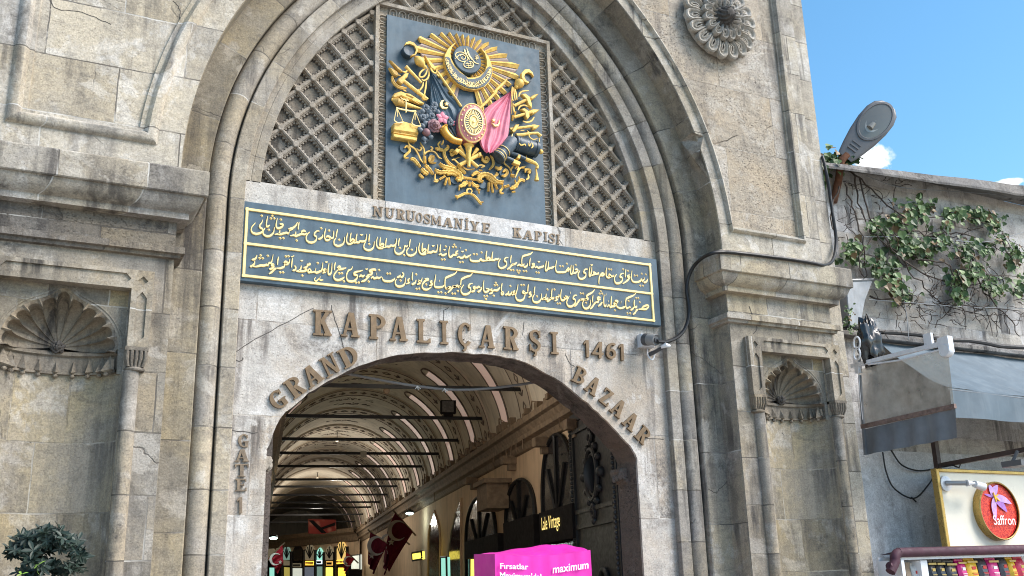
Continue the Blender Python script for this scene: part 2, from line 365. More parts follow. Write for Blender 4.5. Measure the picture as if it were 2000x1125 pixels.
def wall_front(side):
    edge = arc_pts(side, 3.32, capx=CX)
    x_out = -3.2 if side < 0 else 9.5
    top = 11.0
    poly = edge + [(CX, top), (x_out, top), (x_out, 0.0)]
    xc = 0.265 if side < 0 else 8.755
    hole_n = [(xc-0.545, 0.02), (xc+0.545, 0.02), (xc+0.545, 4.42), (xc-0.545, 4.42)]
    if side < 0:
        inner = [(CL_[0]-4.83*math.cos(a), CL_[1]+4.83*math.sin(a)) for a in [R(4.6+38*i/14) for i in range(15)]]
        hp = [(-0.33, 5.965), (0.875, 5.965)] + inner[0:] + [(-0.33, inner[-1][1])]
    else:
        inner = [(CR_[0]+4.80*math.cos(a), CR_[1]+4.80*math.sin(a)) for a in [R(2.9+60*i/22) for i in range(23)]]
        hp = [(9.19, 6.0), (9.19, 10.4), (inner[-1][0]+0.1, 10.4)] + inner[::-1] + [(inner[0][0], 6.0)]
    return poly, hole_n, hp
for side in (-1, 1):
    poly, hn, hp = wall_front(side)
    MB().prism(poly, YW, YW+0.06, holes=[hn, hp]).build('front_wall', S_wall, GATE)
    MB().prism(hp, YW+0.045, YW+0.12).build('wall_panel', S_wall if side < 0 else S_rough, GATE)
    # moulding round the sunk panel
    mb = MB(); w_ = 0.07 if side < 0 else 0.035
    ring = [Vector((x, 0, z)) for x, z in hp]; n = len(ring); c = sum(ring, Vector())/n
    offs = [(w_*1.0, YW-0.001), (w_*0.8, YW-0.03), (w_*0.25, YW-0.052), (-w_*0.35, YW-0.045), (-w_*0.75, YW-0.012), (-w_*0.9, YW+0.012), (-w_*1.5, YW+0.016), (-w_*1.6, YW+0.05)]
    rows = []
    for d, y in offs:
        row = []
        for i in range(n):
            a, b, e = ring[i-1], ring[i], ring[(i+1) % n]
            t1 = (b-a).normalized(); t2 = (e-b).normalized()
            n1 = Vector((t1.z, 0, -t1.x)); n2 = Vector((t2.z, 0, -t2.x)); mm = n1+n2
            mm = mm/max(0.5, mm.length_squared/2)
            row.append((b.x+mm.x*d, y, b.z+mm.z*d))
        rows.append(row)
    mb.grid(rows, True).build('panel_moulding', S_wall, GATE, smooth=40)
    # body of the gate behind its faces
    if side > 0:
        MB().box(9.50, 9.79, -0.385, 1.3, 0, 11.0).build('corner_strip', S_wall, GATE)
    else:
        MB().box(-3.2, 1.1, 0.10, 1.3, 0, 11).build('corner_strip', S_wall, GATE)

# cornice and string course with their returns
prof_c = [(0.0, 5.70), (0.235, 5.60), (0.245, 5.585), (0.245, 5.345), (0.235, 5.335), (0.215, 5.335), (0.205, 5.30), (0.185, 5.255), (0.15, 5.215), (0.115, 5.195), (0.10, 5.185), (0.10, 5.125), (0.0, 5.118)]
prof_f = [(0.004, 5.12), (0.006, 4.84)]
prof_s = [(0.0, 4.87), (0.085, 4.845), (0.088, 4.78), (0.055, 4.772), (0.05, 4.742), (0.0, 4.735)]
def mitre(prof, side):
    rows = []
    for p, z in prof:
        if side < 0: pl = [(-3.2, YW-p), (-0.6, YW-p), (0.45, YW-p), (1.182+p, YW-p), (1.182+p, -0.148)]
        else: pl = [(7.818-p, -0.148), (7.818-p, YW-p), (8.6, YW-p), (9.5+p, YW-p), (9.5+p, 0.0)]
        rows.append([(x, y, z) for x, y in pl])
    return MB().grid(rows)
def weather(mb, amt, seed):
    "slight irregularity of hand cut, weathered edges"
    rnd = random.Random(seed)
    for v in mb.v: v.x += rnd.uniform(-amt, amt)*0.4; v.z += rnd.uniform(-amt, amt)
    return mb
for side in (-1, 1):
    mitre(prof_c, side).build('cornice', S_corn, GATE, smooth=30)
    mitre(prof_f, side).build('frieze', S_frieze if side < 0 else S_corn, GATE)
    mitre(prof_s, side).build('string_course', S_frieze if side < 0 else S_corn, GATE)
    # plain pilaster face under the string course, a hair proud of the wall
    xc = 0.265 if side < 0 else 8.755
    x0, x1 = (-3.2, 1.186) if side < 0 else (7.814, 9.502)
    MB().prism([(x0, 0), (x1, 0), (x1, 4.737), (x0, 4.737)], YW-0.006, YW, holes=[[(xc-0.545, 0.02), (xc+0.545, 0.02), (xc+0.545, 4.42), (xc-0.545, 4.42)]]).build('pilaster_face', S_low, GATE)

# niches with scallop hoods
def niche(xc, side):
    NI = empty('niche', (xc, 0, 0)); NI.parent = GATE; NI.location = (xc-CX, 0, 0)
    plan = [(0.5*math.cos(a), -0.42+0.27*math.sin(a)) for a in [math.pi*i/8 for i in range(9)]]
    plan = [(0.545, YW)] + [(0.535, -0.43)] + plan[1:-1] + [(-0.535, -0.43), (-0.545, YW)]
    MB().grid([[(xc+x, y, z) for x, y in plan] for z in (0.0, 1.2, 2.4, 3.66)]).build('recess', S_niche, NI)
    # hood
    NF = 11; per = 8; NTH = NF*per
    def rim(th, k=1.0):
        x = -0.485*math.cos(th)*k; z = 3.80+0.47*k*math.sin(th)**0.92 + 0.085*math.exp(-((th-math.pi/2)/0.20)**2)*k
        return Vector((xc+x, -0.425, z))
    boss = Vector((xc, -0.155, 3.868)); rows = []
    for ir in range(0, 15):
        r_ = ir/14; ph = r_*math.pi/2; row = []
        for it in range(NTH+1):
            th = math.pi*it/NTH; u = (it % per)/per if it < NTH else 0.0
            b = math.sqrt(max(0.0, 1-(2*u-1)**2)); rp = rim(th, 0.90)
            lat = math.sin(ph)**0.9; dep = 1-math.cos(ph)
            p = Vector((boss.x+(rp.x-boss.x)*lat, boss.y+(rp.y-boss.y)*dep, boss.z+(rp.z-boss.z)*lat))
            out = Vector((p.x-xc, 0, p.z-3.86)); 
            if out.length > 1e-5: out.normalize()
            amp = 0.055*r_**0.8
            p += out*amp*(b-0.35) + Vector((0, 1, 0))*0.5*amp*(b-0.35)
            if u == 0.0 or it == NTH: p += -out*0.012*r_ + Vector((0, -0.012*r_, 0))
            row.append(p)
        rows.append(row)
    rows.append([rim(math.pi*i/NTH, 1.02)+Vector((0, -0.004, 0)) for i in range(NTH+1)])
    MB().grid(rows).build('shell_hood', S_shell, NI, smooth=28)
    mb = MB(); rnd = random.Random(3)
    for k in range(34):
        a = rnd.uniform(0, 6.28); q = rnd.uniform(0, 1)**0.5
        mb.ball(boss+Vector((0.055*q*math.cos(a), -0.045-0.04*(1-q)*1.3, 0.055*q*math.sin(a)+0.0)), 0.018, n=4)
    mb.ball(boss+Vector((0, -0.02, 0)), 0.055, n=8); mb.build('boss', S_dark, NI)
    pl = [(xc-0.545, 3.60), (xc-0.5, 3.60)] + [(rim(math.pi*i/40, 1.02).x, rim(math.pi*i/40, 1.02).z) for i in range(41)] + [(xc+0.5, 3.60), (xc+0.545, 3.60), (xc+0.545, 4.42), (xc-0.545, 4.42)]
    MB().prism(pl, -0.43, -0.40).build('spandrel', S_niche, NI)
    # incised arch line above the hood
    mb = MB()
    mb.tube([rim(math.pi*(0.02+0.96*i/40), 1.085)+Vector((0, -0.003, 0)) for i in range(41)], 0.012, 5); mb.build('hood_mould', S_niche, NI, smooth=True)
    # drip course of hanging leaves following the back of the niche
    mb = MB(); NP = 9
    ep = [(0.495*math.cos(math.pi*i/24), -0.435+0.27*math.sin(math.pi*i/24)) for i in range(25)]
    mb.grid([[(xc+x*k, y+d, z) for x, y in ep] for z, k, d in ((3.83, 1.0, 0.0), (3.815, 0.965, -0.02), (3.79, 0.96, -0.022), (3.775, 1.0, 0.0), (3.64, 1.0, 0.0), (3.635, 0.97, -0.015), (3.615, 0.97, -0.015), (3.61, 1.02, 0.03))])
    for k in range(NP):
        a = math.pi*(k+0.5)/NP*0.94+math.pi*0.03; px_, py_ = 0.475*math.cos(a), -0.435+0.31*math.sin(a)
        tx, ty = -math.sin(a), math.cos(a)*0.66; L = math.hypot(tx, ty); tx /= L; ty /= L; nx, ny = -ty, tx
        if nx*math.cos(a)+ny*math.sin(a) > 0: nx, ny = -nx, -ny
        P = lambda s_, d_, z_: (xc+px_+tx*s_+nx*d_, py_+ty*s_+ny*d_, z_)
        mb.add([P(-0.056, 0, 3.655), P(0, 0.02, 3.785), P(0.056, 0, 3.655), P(0, 0.10, 3.625), P(0, 0, 3.60)], [(0, 3, 1), (1, 3, 2), (0, 4, 3), (3, 4, 2)])
        mb.add([P(-0.05, 0.004, 3.65), P(-0.05, 0.03, 3.65), P(-0.03, 0.03, 3.74), P(-0.03, 0.004, 3.74), P(-0.062, 0.004, 3.64), P(-0.062, 0.02, 3.64), P(-0.05, 0.02, 3.745), P(-0.05, 0.004, 3.745)], [(0, 1, 2, 3), (4, 5, 6, 7), (1, 5, 6, 2), (3, 2, 6, 7)])
        mb.ball(P(0, 0.045, 3.60), 0.024, 0.024, 0.02, n=5)
    mb.build('drip_course', S_shell, NI, smooth=25)
    # frame with recessed pointed fields, capitals and shafts
    mb = MB(); F = -0.565
    out_ = [(xc-0.745, 3.835), (xc-0.555, 3.835), (xc-0.555, 4.385), (xc+0.555, 4.385), (xc+0.555, 3.835), (xc+0.745, 3.835), (xc+0.745, 4.565), (xc-0.745, 4.565)]
    fields = []
    for s in (-1, 1):
        x = xc+s*0.65; fields.append([(x-0.045, 3.93), (x, 3.885), (x+0.045, 3.93), (x+0.045, 4.30), (x, 4.36), (x-0.045, 4.30)])
        fields.append([(x, 4.42), (x+0.045, 4.465), (x, 4.51), (x-0.045, 4.465)])
    fields.append([(xc-0.5, 4.425), (xc+0.5, 4.425), (xc+0.545, 4.475), (xc+0.5, 4.525), (xc-0.5, 4.525), (xc-0.545, 4.475)])
    mb.prism(out_, F, F+0.02, holes=fields); mb.prism([(x, z) for x, z in out_], F+0.02, YW+0.05)
    mb.build('frame', S_low, NI)
    for s in (-1, 1):
        x = xc+s*0.645
        mb = MB().box(x-0.10, x+0.10, F-0.01, YW+0.05, 3.80, 3.834)
        for j in range(5):
            xx = x-0.078+0.039*j
            mb.tube([(xx, F+0.005, 3.80), (xx, F+0.008, 3.73), (x+(xx-x)*0.8, F+0.03, 3.67), (x+(xx-x)*0.75, F+0.03, 3.655)], [0.017, 0.018, 0.013, 0.012], 7)
        for j in range(3):
            for s2 in (-1, 1): mb.tube([(x+s2*0.085, F+0.035+0.035*j, 3.80), (x+s2*0.083, F+0.035+0.035*j, 3.73), (x+s2*0.065, F+0.04+0.03*j, 3.66)], [0.017, 0.018, 0.012], 7)
        mb.box(x-0.066, x+0.066, F+0.03, YW+0.05, 3.655, 3.80)
        mb.lathe((x, -0.475, 3.615), (0, 0, 1), [(0.07, 0), (0.088, 0.008), (0.092, 0.02), (0.085, 0.034), (0.07, 0.04)], 20)
        mb.build('capital', S_shell, NI, smooth=35)
        MB().lathe((x-s*0.025, -0.475, 0), (0, 0, 1), [(0.074, 0), (0.073, 1.2), (0.073, 2.4), (0.071, 3.62)], 22).build('shaft', S_low, NI, smooth=True)
niche(0.265, -1); niche(8.755, 1)

# portal wall with the flat arch of the doorway
DOOR = [(-2.19, 0.0), (-2.19, 2.98), (-2.175, 3.06), (-2.065, 3.34), (-1.84, 3.57), (-1.585, 3.75), (-1.15, 3.99), (-0.80, 4.10), (-0.40, 4.165), (0.0, 4.185), (0.40, 4.18), (0.75, 4.125), (1.22, 3.92), (1.55, 3.70), (1.80, 3.50), (2.05, 3.27), (2.17, 3.13), (2.185, 3.02), (2.185, 0.0)]
dpts = [Vector((x, 0, z)) for x, z in DOOR]
DC = 4.445
arcp = spline(dpts[1:-1], 4)
rnd = random.Random(5)
dp = [(DC+dpts[0].x, 0)] + [(DC+p.x+rnd.uniform(-.006, .006), p.z+rnd.uniform(-.008, .008)) for p in arcp] + [(DC+dpts[-1].x, 0)]
outer = [(CX-2.64, 0)] + dp + [(CX+2.64, 0), (CX+2.64, 5.87), (CX-2.64, 5.87)]
MB().prism(outer, 0.0, 0.035).build('portal_wall', S_plast, GATE)
big = [(x if abs(x-DC) < 2.3 else x, z) for x, z in outer]
sd_ = MB(); k = len(dp)
sd_.grid([[(x, y, z+(0.02*math.sin(x*9+i*2.1)+0.012*math.sin(x*31)) * (1 if (0 < i < 4) else 0)) for x, z in dp] for i, y in enumerate((0.035, 0.13, 0.24, 0.35, 0.45))])
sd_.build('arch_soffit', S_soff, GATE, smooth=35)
# wall behind the portal, open over the doorway
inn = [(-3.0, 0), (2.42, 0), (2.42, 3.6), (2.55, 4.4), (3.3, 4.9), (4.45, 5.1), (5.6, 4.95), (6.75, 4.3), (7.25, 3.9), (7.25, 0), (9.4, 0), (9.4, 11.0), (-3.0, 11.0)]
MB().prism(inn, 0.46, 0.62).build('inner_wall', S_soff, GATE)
for s in (-1, 1):
    x = DC+s*2.19
    mb = MB(); 
    mb.prism3([(x, 0.22, 3.00), (x-s*0.10, 0.22, 2.99), (x-s*0.12, 0.22, 2.95), (x-s*0.10, 0.22, 2.90), (x-s*0.05, 0.22, 2.84), (x, 0.22, 2.80)], (0, 0.22, 0), 0.01)
    for j in range(3): mb.ball((x-s*0.09, 0.25+0.07*j, 2.90-0.01*j), 0.035, 0.03, 0.05, n=6)
    mb.build('corbel', S_soff if s > 0 else S_roset, GATE, smooth=30)
# broken stone left in the arch reveal, right side
p0, p1, p2, p3, p4, p5 = at(1330, 277, -0.19), at(1352, 258, -0.47), at(1374, 266, -0.53), at(1366, 300, -0.455), at(1352, 335, -0.165), at(1385, 350, -0.45)
MB().add([p0, p1, p2, p3, p4, p5, at(1342, 292, -0.32)], [(0, 1, 2), (0, 2, 6), (2, 3, 6), (0, 6, 4), (6, 3, 5), (6, 5, 4)]).build('broken_stone', S_archR, GATE)

# carved trellis in the arch head
mb = MB(); bk = MB(); dk = MB()
def in_reg(x, z, g=0.0):
    if z < 5.87-g: return False
    s = 1 if x > CX else -1
    cx, cz = CR_ if s > 0 else CL_; r_ = (2.46+1.31) if s > 0 else (2.49+1.19)
    if math.hypot(x-cx, z-cz) > r_+g and z > cz: return False
    if 3.35+g < x < 5.69-g and z < 8.45-g: return False
    return z < 9.6
ST = 0.1715
def node(i, j):
    x = 2.441+ST*i; z = 6.41+ST*j
    if x > 4.5: x = 6.250+0.1715*(i-22.2)
    return x, z
rnd = random.Random(11)
def barseg(a, b, wd=0.0245):
    a = Vector((a[0], 0, a[1])); b = Vector((b[0], 0, b[1])); t = (b-a).normalized(); n = Vector((-t.z, 0, t.x))
    pr = [(-wd*1.15, 0.15), (-wd*1.1, 0.10), (-wd*0.75, 0.092), (-wd*0.62, 0.075), (0, 0.066), (wd*0.62, 0.075), (wd*0.75, 0.092), (wd*1.1, 0.10), (wd*1.15, 0.15)]
    mb.grid([[p+n*u+Vector((0, y, 0)) for u, y in pr] for p in (a, b)])
for i in range(-6, 34):
    for j in range(-6, 20):
        if (i+j) % 2: continue
        x, z = node(i, j)
        if in_reg(x, z, 0.03):
            o8 = [(x+0.039*math.cos(R(22.5+45*q)), z+0.039*math.sin(R(22.5+45*q))) for q in range(8)]
            mb.prism(o8, 0.056, 0.12, 0.008)
        for di, dj in ((1, 1), (1, -1)):
            x2, z2 = node(i+di, j+dj)
            if abs(x2-x) > 0.3: continue
            N_ = 4
            for q in range(N_):
                a = (x+(x2-x)*q/N_, z+(z2-z)*q/N_); b = (x+(x2-x)*(q+1)/N_, z+(z2-z)*(q+1)/N_)
                mx, mz = (a[0]+b[0])/2, (a[1]+b[1])/2
                if in_reg(mx, mz, 0.02): barseg(a, b)
        # drilled cusps along the four sides of the cell to the right of this node
        xc_, zc_ = x+ST, z
        if in_reg(xc_, zc_, -0.02) and not (x < 4.5 < x+0.36 and abs(node(i+2, j)[0]-x-2*ST) > 0.05):
            Rd = ST-0.036
            for q in range(4):
                a0 = q*math.pi/2; c0 = Vector((math.cos(a0), 0, math.sin(a0)))*Rd; c1 = Vector((math.cos(a0+math.pi/2), 0, math.sin(a0+math.pi/2)))*Rd
                inw = -(c0+c1).normalized(); tt_ = (c1-c0).normalized()
                for k_ in range(4):
                    t_ = .17+.22*k_+rnd.uniform(-.015, .015); p = c0+(c1-c0)*t_; cx_, cz_ = xc_+p.x, zc_+p.z
                    if not in_reg(cx_, cz_, -0.01): continue
                    rr_ = 0.0160*rnd.uniform(.8, 1.15)
                    mb.prism([(cx_+tt_.x*rr_*math.cos(R(g))+inw.x*rr_*1.5*max(0, math.sin(R(g)))-inw.x*.012*(math.sin(R(g)) <= 0.01), cz_+tt_.z*rr_*math.cos(R(g))+inw.z*rr_*1.5*max(0, math.sin(R(g)))-inw.z*.012*(math.sin(R(g)) <= 0.01)) for g in (0, 45, 90, 135, 180)], 0.112, 0.1415)
                for k_ in (1, 2, 3):
                    p = c0+(c1-c0)*(k_/4)+inw*0.020
                    if in_reg(xc_+p.x, zc_+p.z, -0.01): dk.lathe((xc_+p.x, 0.1405, zc_+p.z), (0, -1, 0), [(0.019*rnd.uniform(.8, 1.3), 0), (0.0, 0.002)], 7)  # flat dark discs put the shade of deep drill holes into colour
mb.build('lattice', S_latt, GATE, smooth=25); dk.build('drill_hole_shade', S_dark, GATE)
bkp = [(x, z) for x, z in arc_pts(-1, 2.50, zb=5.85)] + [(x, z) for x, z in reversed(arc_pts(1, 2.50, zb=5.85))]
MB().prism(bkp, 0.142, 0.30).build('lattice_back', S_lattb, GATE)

# carved leaf border round the painted panel
mb = MB(); X0, X1, Z0, Z1 = 3.335, 5.705, 5.868, 8.465; bw = 0.155
for (a, b, c_, d) in ((X0, X0+0.045, Z0, Z1), (X1-0.045, X1, Z0, Z1)): mb.box(a, b, 0.035, 0.16, c_, d)
mb.box(X0+0.045, X1-0.045, 0.036, 0.16, Z1-0.045, Z1)
for (a, b, c_, d) in ((X0+0.045, X0+bw, Z0, Z1-0.045), (X1-bw, X1-0.045, Z0, Z1-0.045)): mb.box(a, b, 0.10, 0.16, c_, d)
mb.box(X0+bw, X1-bw, 0.10, 0.16, Z1-bw, Z1-0.045)
def leaf(o, u, v, wd, ln):
    "a tongue shaped leaf: outline and midrib, growing along v from o"
    o = Vector(o); P = lambda a, b, y: o+u*a+v*b+Vector((0, y, 0))
    out = [P(-wd*0.5, ln, 0), P(-wd*0.52, ln*0.5, -0.012), P(-wd*0.42, ln*0.16, -0.022), P(0, ln*0.02, -0.026), P(wd*0.42, ln*0.16, -0.022), P(wd*0.52, ln*0.5, -0.012), P(wd*0.5, ln, 0)]
    mb.tube(spline(out, 2), 0.0085, 5)
    mb.add([P(-wd*0.26, ln, 0.0), P(0, ln*0.2, -0.024), P(wd*0.26, ln, 0.0), P(0, ln, -0.03), P(-wd*0.2, ln*0.45, -0.002), P(wd*0.2, ln*0.45, -0.002)], [(0, 4, 3), (4, 1, 3), (1, 5, 3), (5, 2, 3)])
n_ = 17
for k in range(n_):
    xx = X0+bw+0.02+(X1-X0-2*bw-0.04)*(k+0.5)/n_
    leaf((xx, 0.10, Z1-0.05), Vector((1, 0, 0)), Vector((0, 0, -1)), 0.085, 0.10)
n_ = 20
for k in range(n_):
    zz = Z0+0.03+(Z1-Z0-bw-0.02)*(k+0.5)/n_
    leaf((X0+0.05, 0.10, zz), Vector((0, 0, 1)), Vector((1, 0, 0)), 0.095, 0.10)
    leaf((X1-0.05, 0.10, zz), Vector((0, 0, 1)), Vector((-1, 0, 0)), 0.095, 0.10)
mb.build('leaf_border', S_latt, GATE, smooth=40)

# rosette on the right spandrel
ROS = Vector((8.095, YW, 9.06))
def petal(mb, a, r0, r1, w0, y):
    c, s = math.cos(a), math.sin(a); u = Vector((c, 0, s)); v = Vector((-s, 0, c))
    out = []
    for k in range(17):
        t = k/16
        if t < 0.36: q = t/0.36; out.append((r0+(r1-w0-r0)*q, -w0*(0.55+0.45*q)))
        elif t <= 0.64: b = (t-0.36)/0.28*math.pi-math.pi/2; out.append((r1-w0+w0*math.cos(b), w0*math.sin(b)))
        else: q = (t-0.64)/0.36; out.append((r1-w0-(r1-w0-r0)*q, w0*(1-0.45*q)))
    rows = []
    rc = (r0+r1)/2
    for k_, dy in ((1.0, 0.05), (1.0, -0.01), (0.86, -0.028), (0.68, -0.022), (0.55, 0.0), (0.38, 0.0), (0.30, -0.016), (0.12, -0.016)):
        rows.append([ROS+u*(rc+(r_-rc)*(0.25+0.75*k_) if k_ < 1 else r_)+v*(w_*k_)+Vector((0, y+dy-0.06*(1-abs(r_-rc)/(r1-r0)), 0)) for r_, w_ in out])
    mb.grid(rows)
mb = MB(); mb.lathe(ROS+Vector((0, 0.02, 0)), (0, -1, 0), [(0.54, 0), (0.52, 0.05), (0.3, 0.08), (0.0, 0.09)], 36)
for k in range(18): petal(mb, 2*math.pi*k/18+0.1, 0.26, 0.605, 0.088, -0.055)
for k in range(15): petal(mb, 2*math.pi*k/15, 0.12, 0.355, 0.062, -0.125)
rs = mb.build('rosette', S_roset, GATE, smooth=40)
mb = MB()
mb.lathe(ROS+Vector((0, -0.13, 0)), (0, -1, 0), [(0.15, 0), (0.165, 0.03), (0.13, 0.05), (0.115, 0.07), (0.10, 0.12), (0.075, 0.18), (0.03, 0.20), (0, 0.205)], 24)
for k in range(10):
    a = 2*math.pi*k/10
    mb.tube([ROS+Vector((0.12*math.cos(a), -0.19, 0.12*math.sin(a))), ROS+Vector((0.10*math.cos(a+.5), -0.25, 0.10*math.sin(a+.5))), ROS+Vector((0.06*math.cos(a+1.1), -0.32, 0.06*math.sin(a+1.1)))], [0.022, 0.02, 0.014], 6)
bo = mb.build('boss', S_dark, GATE, smooth=40); bo.parent = rs; bo.location = (0, 0, 0)

# old joints and cracks in the render, and the white painted strip behind the small letters
for s in ('455,690 500,662 560,630 613,602', '646,596 655,625 672,680', '448,842 480,843 502,846', '1238,852 1262,856 1296,858', '1104,690 1110,705 1122,716', '868,640 866,612 876,600', '1020,655 1024,628', '455,700 470,705 476,699'):
    pts = [at(float(a.split(',')[0]), float(a.split(',')[1]), 0.0) for a in s.split()]
    pts = spline(pts, 4); pts = [p+Vector((rnd.gauss(0, .004), 0, rnd.gauss(0, .004))) for p in pts]; MB().tube(pts, 0.0045, 5).build('render_joint', S_dark, GATE)
for s, Y in (('337,0 350,16 349,42', YW+.045), ('96,0 112,17 160,24 200,40 218,48', YW+.045), ('1383,955 1397,963 1402,960 1422,938', -.151), ('1462,598 1478,640 1471,652', YW-.007), ('1527,845 1536,852 1548,846', -.15)):
    pts = spline([at(float(a.split(',')[0]), float(a.split(',')[1]), Y) for a in s.split()], 5); MB().tube([p+Vector((rnd.gauss(0, .005), 0, rnd.gauss(0, .005))) for p in pts], 0.004, 5).build('crack', S_dark, GATE)
S_strip = stone('white_strip', base=(0.55, 0.54, 0.53), warm=(0.50, 0.47, 0.44), pale=(0.66, 0.66, 0.66), dark=(0.36, 0.31, 0.26), joints='none', stain=0.35, pits=0.5, rough_bump=0.3, seed=30)
MB().box(3.47, 5.60, -0.006, 0.0, 5.60, 5.868).build('painted_strip', S_strip, GATE)
# ------------------------------------------------------------------ bronze letters fixed to the wall
M_bronze = plain('bronze', (0.150, 0.102, 0.058), 0.55, 0.35, 0.4, vary=0.25, scale=14, bump=0.15)
M_oldbronze = plain('tarnished_bronze', (0.205, 0.155, 0.105), 0.6, 0.25, 0.4, vary=0.35, scale=30, bump=0.2, dirt=(0.06, 0.05, 0.045), dirt_amt=0.6)
def rc(x0, x1, y0, y1): return [(x0, y0), (x1, y0), (x1, y1), (x0, y1)]
def rg(cx, cy, rx, ry, ix, iy, a0, a1, n=22):
    o = [(cx+rx*math.cos(R(a0+(a1-a0)*i/n)), cy+ry*math.sin(R(a0+(a1-a0)*i/n))) for i in range(n+1)]
    q = [(cx+ix*math.cos(R(a0+(a1-a0)*i/n)), cy+iy*math.sin(R(a0+(a1-a0)*i/n))) for i in range(n+1)]
    return o+q[::-1]
def stk(pts, hw, asp=0.6):
    P = spline([Vector((x*asp, y, 0)) for x, y in pts], 4); L = []; Rr = []
    for i, p in enumerate(P):
        t = (P[min(i+1, len(P)-1)]-P[max(0, i-1)]).normalized(); n = Vector((-t.y, t.x, 0))
        q = i/(len(P)-1)*(len(hw)-1); k = min(int(q), len(hw)-2); h = hw[k]+(hw[k+1]-hw[k])*(q-k)
        L.append(p+n*h); Rr.append(p-n*h)
    return [(p.x/asp, p.y) for p in L+Rr[::-1]]
SP = [(.86, .80), (.70, .93), (.45, .95), (.2, .85), (.17, .70), (.3, .57), (.6, .46), (.84, .33), (.80, .15), (.55, .045), (.28, .06), (.12, .2)]
SW = [.04, .045, .05, .07, .085, .09, .09, .085, .07, .05, .045, .04]
GL = {
 'I': [rc(.27, .73, 0, 1), rc(.0, 1, 0, .085), rc(.0, 1, .915, 1)],
 'K': [rc(.12, .42, 0, 1), rc(0, .54, 0, .08), rc(0, .54, .92, 1), [(.40, .40), (.52, .50), (.90, .94), (.66, .94), (.38, .58)], [(.44, .50), (.56, .66), (.98, .05), (.66, .05)], rc(.58, 1, .92, 1), rc(.58, 1, 0, .08)],
 'A': [[(.10, .05), (.25, .05), (.53, .9), (.44, 1), (.38, 1)], [(.38, 1), (.66, 1), (.93, .05), (.63, .05)], rc(.22, .72, .27, .36), rc(0, .34, 0, .08), rc(.54, 1, 0, .08)],
 'P': [rc(.10, .44, 0, 1), rc(0, .54, 0, .085), rc(0, .3, .915, 1), rg(.42, .71, .58, .29, .30, .19, -90, 90)],
 'L': [rc(.14, .46, 0, 1), rc(.02, .60, .915, 1), rc(0, .92, 0, .09), [(.70, .05), (1, .0), (1, .20), (.90, .19)]],
 'C': [rg(.56, .5, .56, .5, .26, .40, 48, 318, 30), [(.78, .68), (.95, .70), (.95, .95), (.84, .90)]],
 'R': [rc(.12, .44, 0, 1), rc(0, .54, 0, .085), rc(0, .3, .915, 1), rg(.42, .735, .54, .265, .27, .17, -90, 90), [(.40, .50), (.66, .52), (.96, .05), (.66, .05)], rc(.62, 1.0, 0, .08)],
 'S': [stk(SP, SW), rc(.82, .96, .66, .97), rc(.02, .15, .03, .33)],
 'G': [rg(.56, .5, .56, .5, .27, .40, 48, 318, 30), [(.78, .68), (.95, .70), (.95, .95), (.84, .90)], rc(.64, .94, .03, .44), rc(.48, 1.02, .37, .46)],
 'N': [rc(.13, .27, 0, 1), rc(.75, .89, 0, 1), [(.08, 1), (.34, 1), (.89, 0), (.68, 0)], rc(0, .42, 0, .07), rc(0, .3, .93, 1), rc(.6, 1, .93, 1)],
 'D': [rc(.12, .42, 0, 1), rg(.40, .5, .60, .5, .32, .40, -90, 90), rc(0, .42, 0, .09), rc(0, .42, .91, 1)],
 'B': [rc(.12, .42, 0, 1), rc(0, .42, 0, .08), rc(0, .42, .92, 1), rg(.40, .745, .52, .255, .26, .165, -90, 90), rg(.40, .27, .60, .27, .32, .175, -90, 90)],
 'Z': [rc(.05, .95, .90, 1), rc(.03, .97, 0, .10), [(.60, .92), (.95, .92), (.38, .08), (.03, .08)], rc(.05, .16, .72, .95), rc(.86, .97, .05, .28)],
 'T': [rc(.37, .63, 0, 1), rc(.22, .78, 0, .07), rc(0, 1, .90, 1), rc(0, .1, .74, .95), rc(.9, 1, .74, .95)],
 'E': [rc(.14, .42, 0, 1), rc(0, .97, 0, .09), rc(0, .93, .91, 1), rc(.40, .74, .46, .55), rc(.86, .97, .02, .27), rc(.83, .93, .74, .98), rc(.68, .76, .38, .63)],
 'U': [rc(.10, .36, .26, 1), rc(.73, .87, .26, 1), rg(.485, .28, .385, .28, .125, .19, 180, 360), rc(0, .46, .93, 1), rc(.6, 1, .93, 1)],
 'O': [rg(.5, .5, .5, .5, .24, .42, 0, 360, 36)],
 'M': [rc(.08, .19, 0, 1), rc(.78, .96, 0, 1), [(.06, 1), (.28, 1), (.56, .12), (.46, .08)], [(.96, 1), (.80, 1), (.44, .12), (.54, .08)], rc(0, .28, 0, .07), rc(.66, 1.04, 0, .07)],
 'Y': [rc(.36, .64, 0, .5), [(.05, 1), (.34, 1), (.64, .46), (.38, .42)], [(.78, 1), (.92, 1), (.63, .42), (.50, .50)], rc(.2, .8, 0, .07), rc(0, .42, .93, 1), rc(.64, 1, .93, 1)],
 '1': [rc(.42, .98, 0, 1), [(.0, .72), (.0, .84), (.45, 1), (.5, .86)]],
 '4': [rc(.60, .84, 0, 1), rc(0, 1, .19, .33), [(0, .26), (.24, .30), (.84, 1), (.58, 1)]],
 '6': [rg(.5, .32, .5, .32, .22, .16, 0, 360, 28), rg(.62, .5, .62, .5, .33, .37, 58, 188, 18)],
}
CED = [(.40, .01), (.62, .01), (.66, -.10), (.58, -.20), (.42, -.21), (.34, -.16), (.46, -.12), (.48, -.06)]
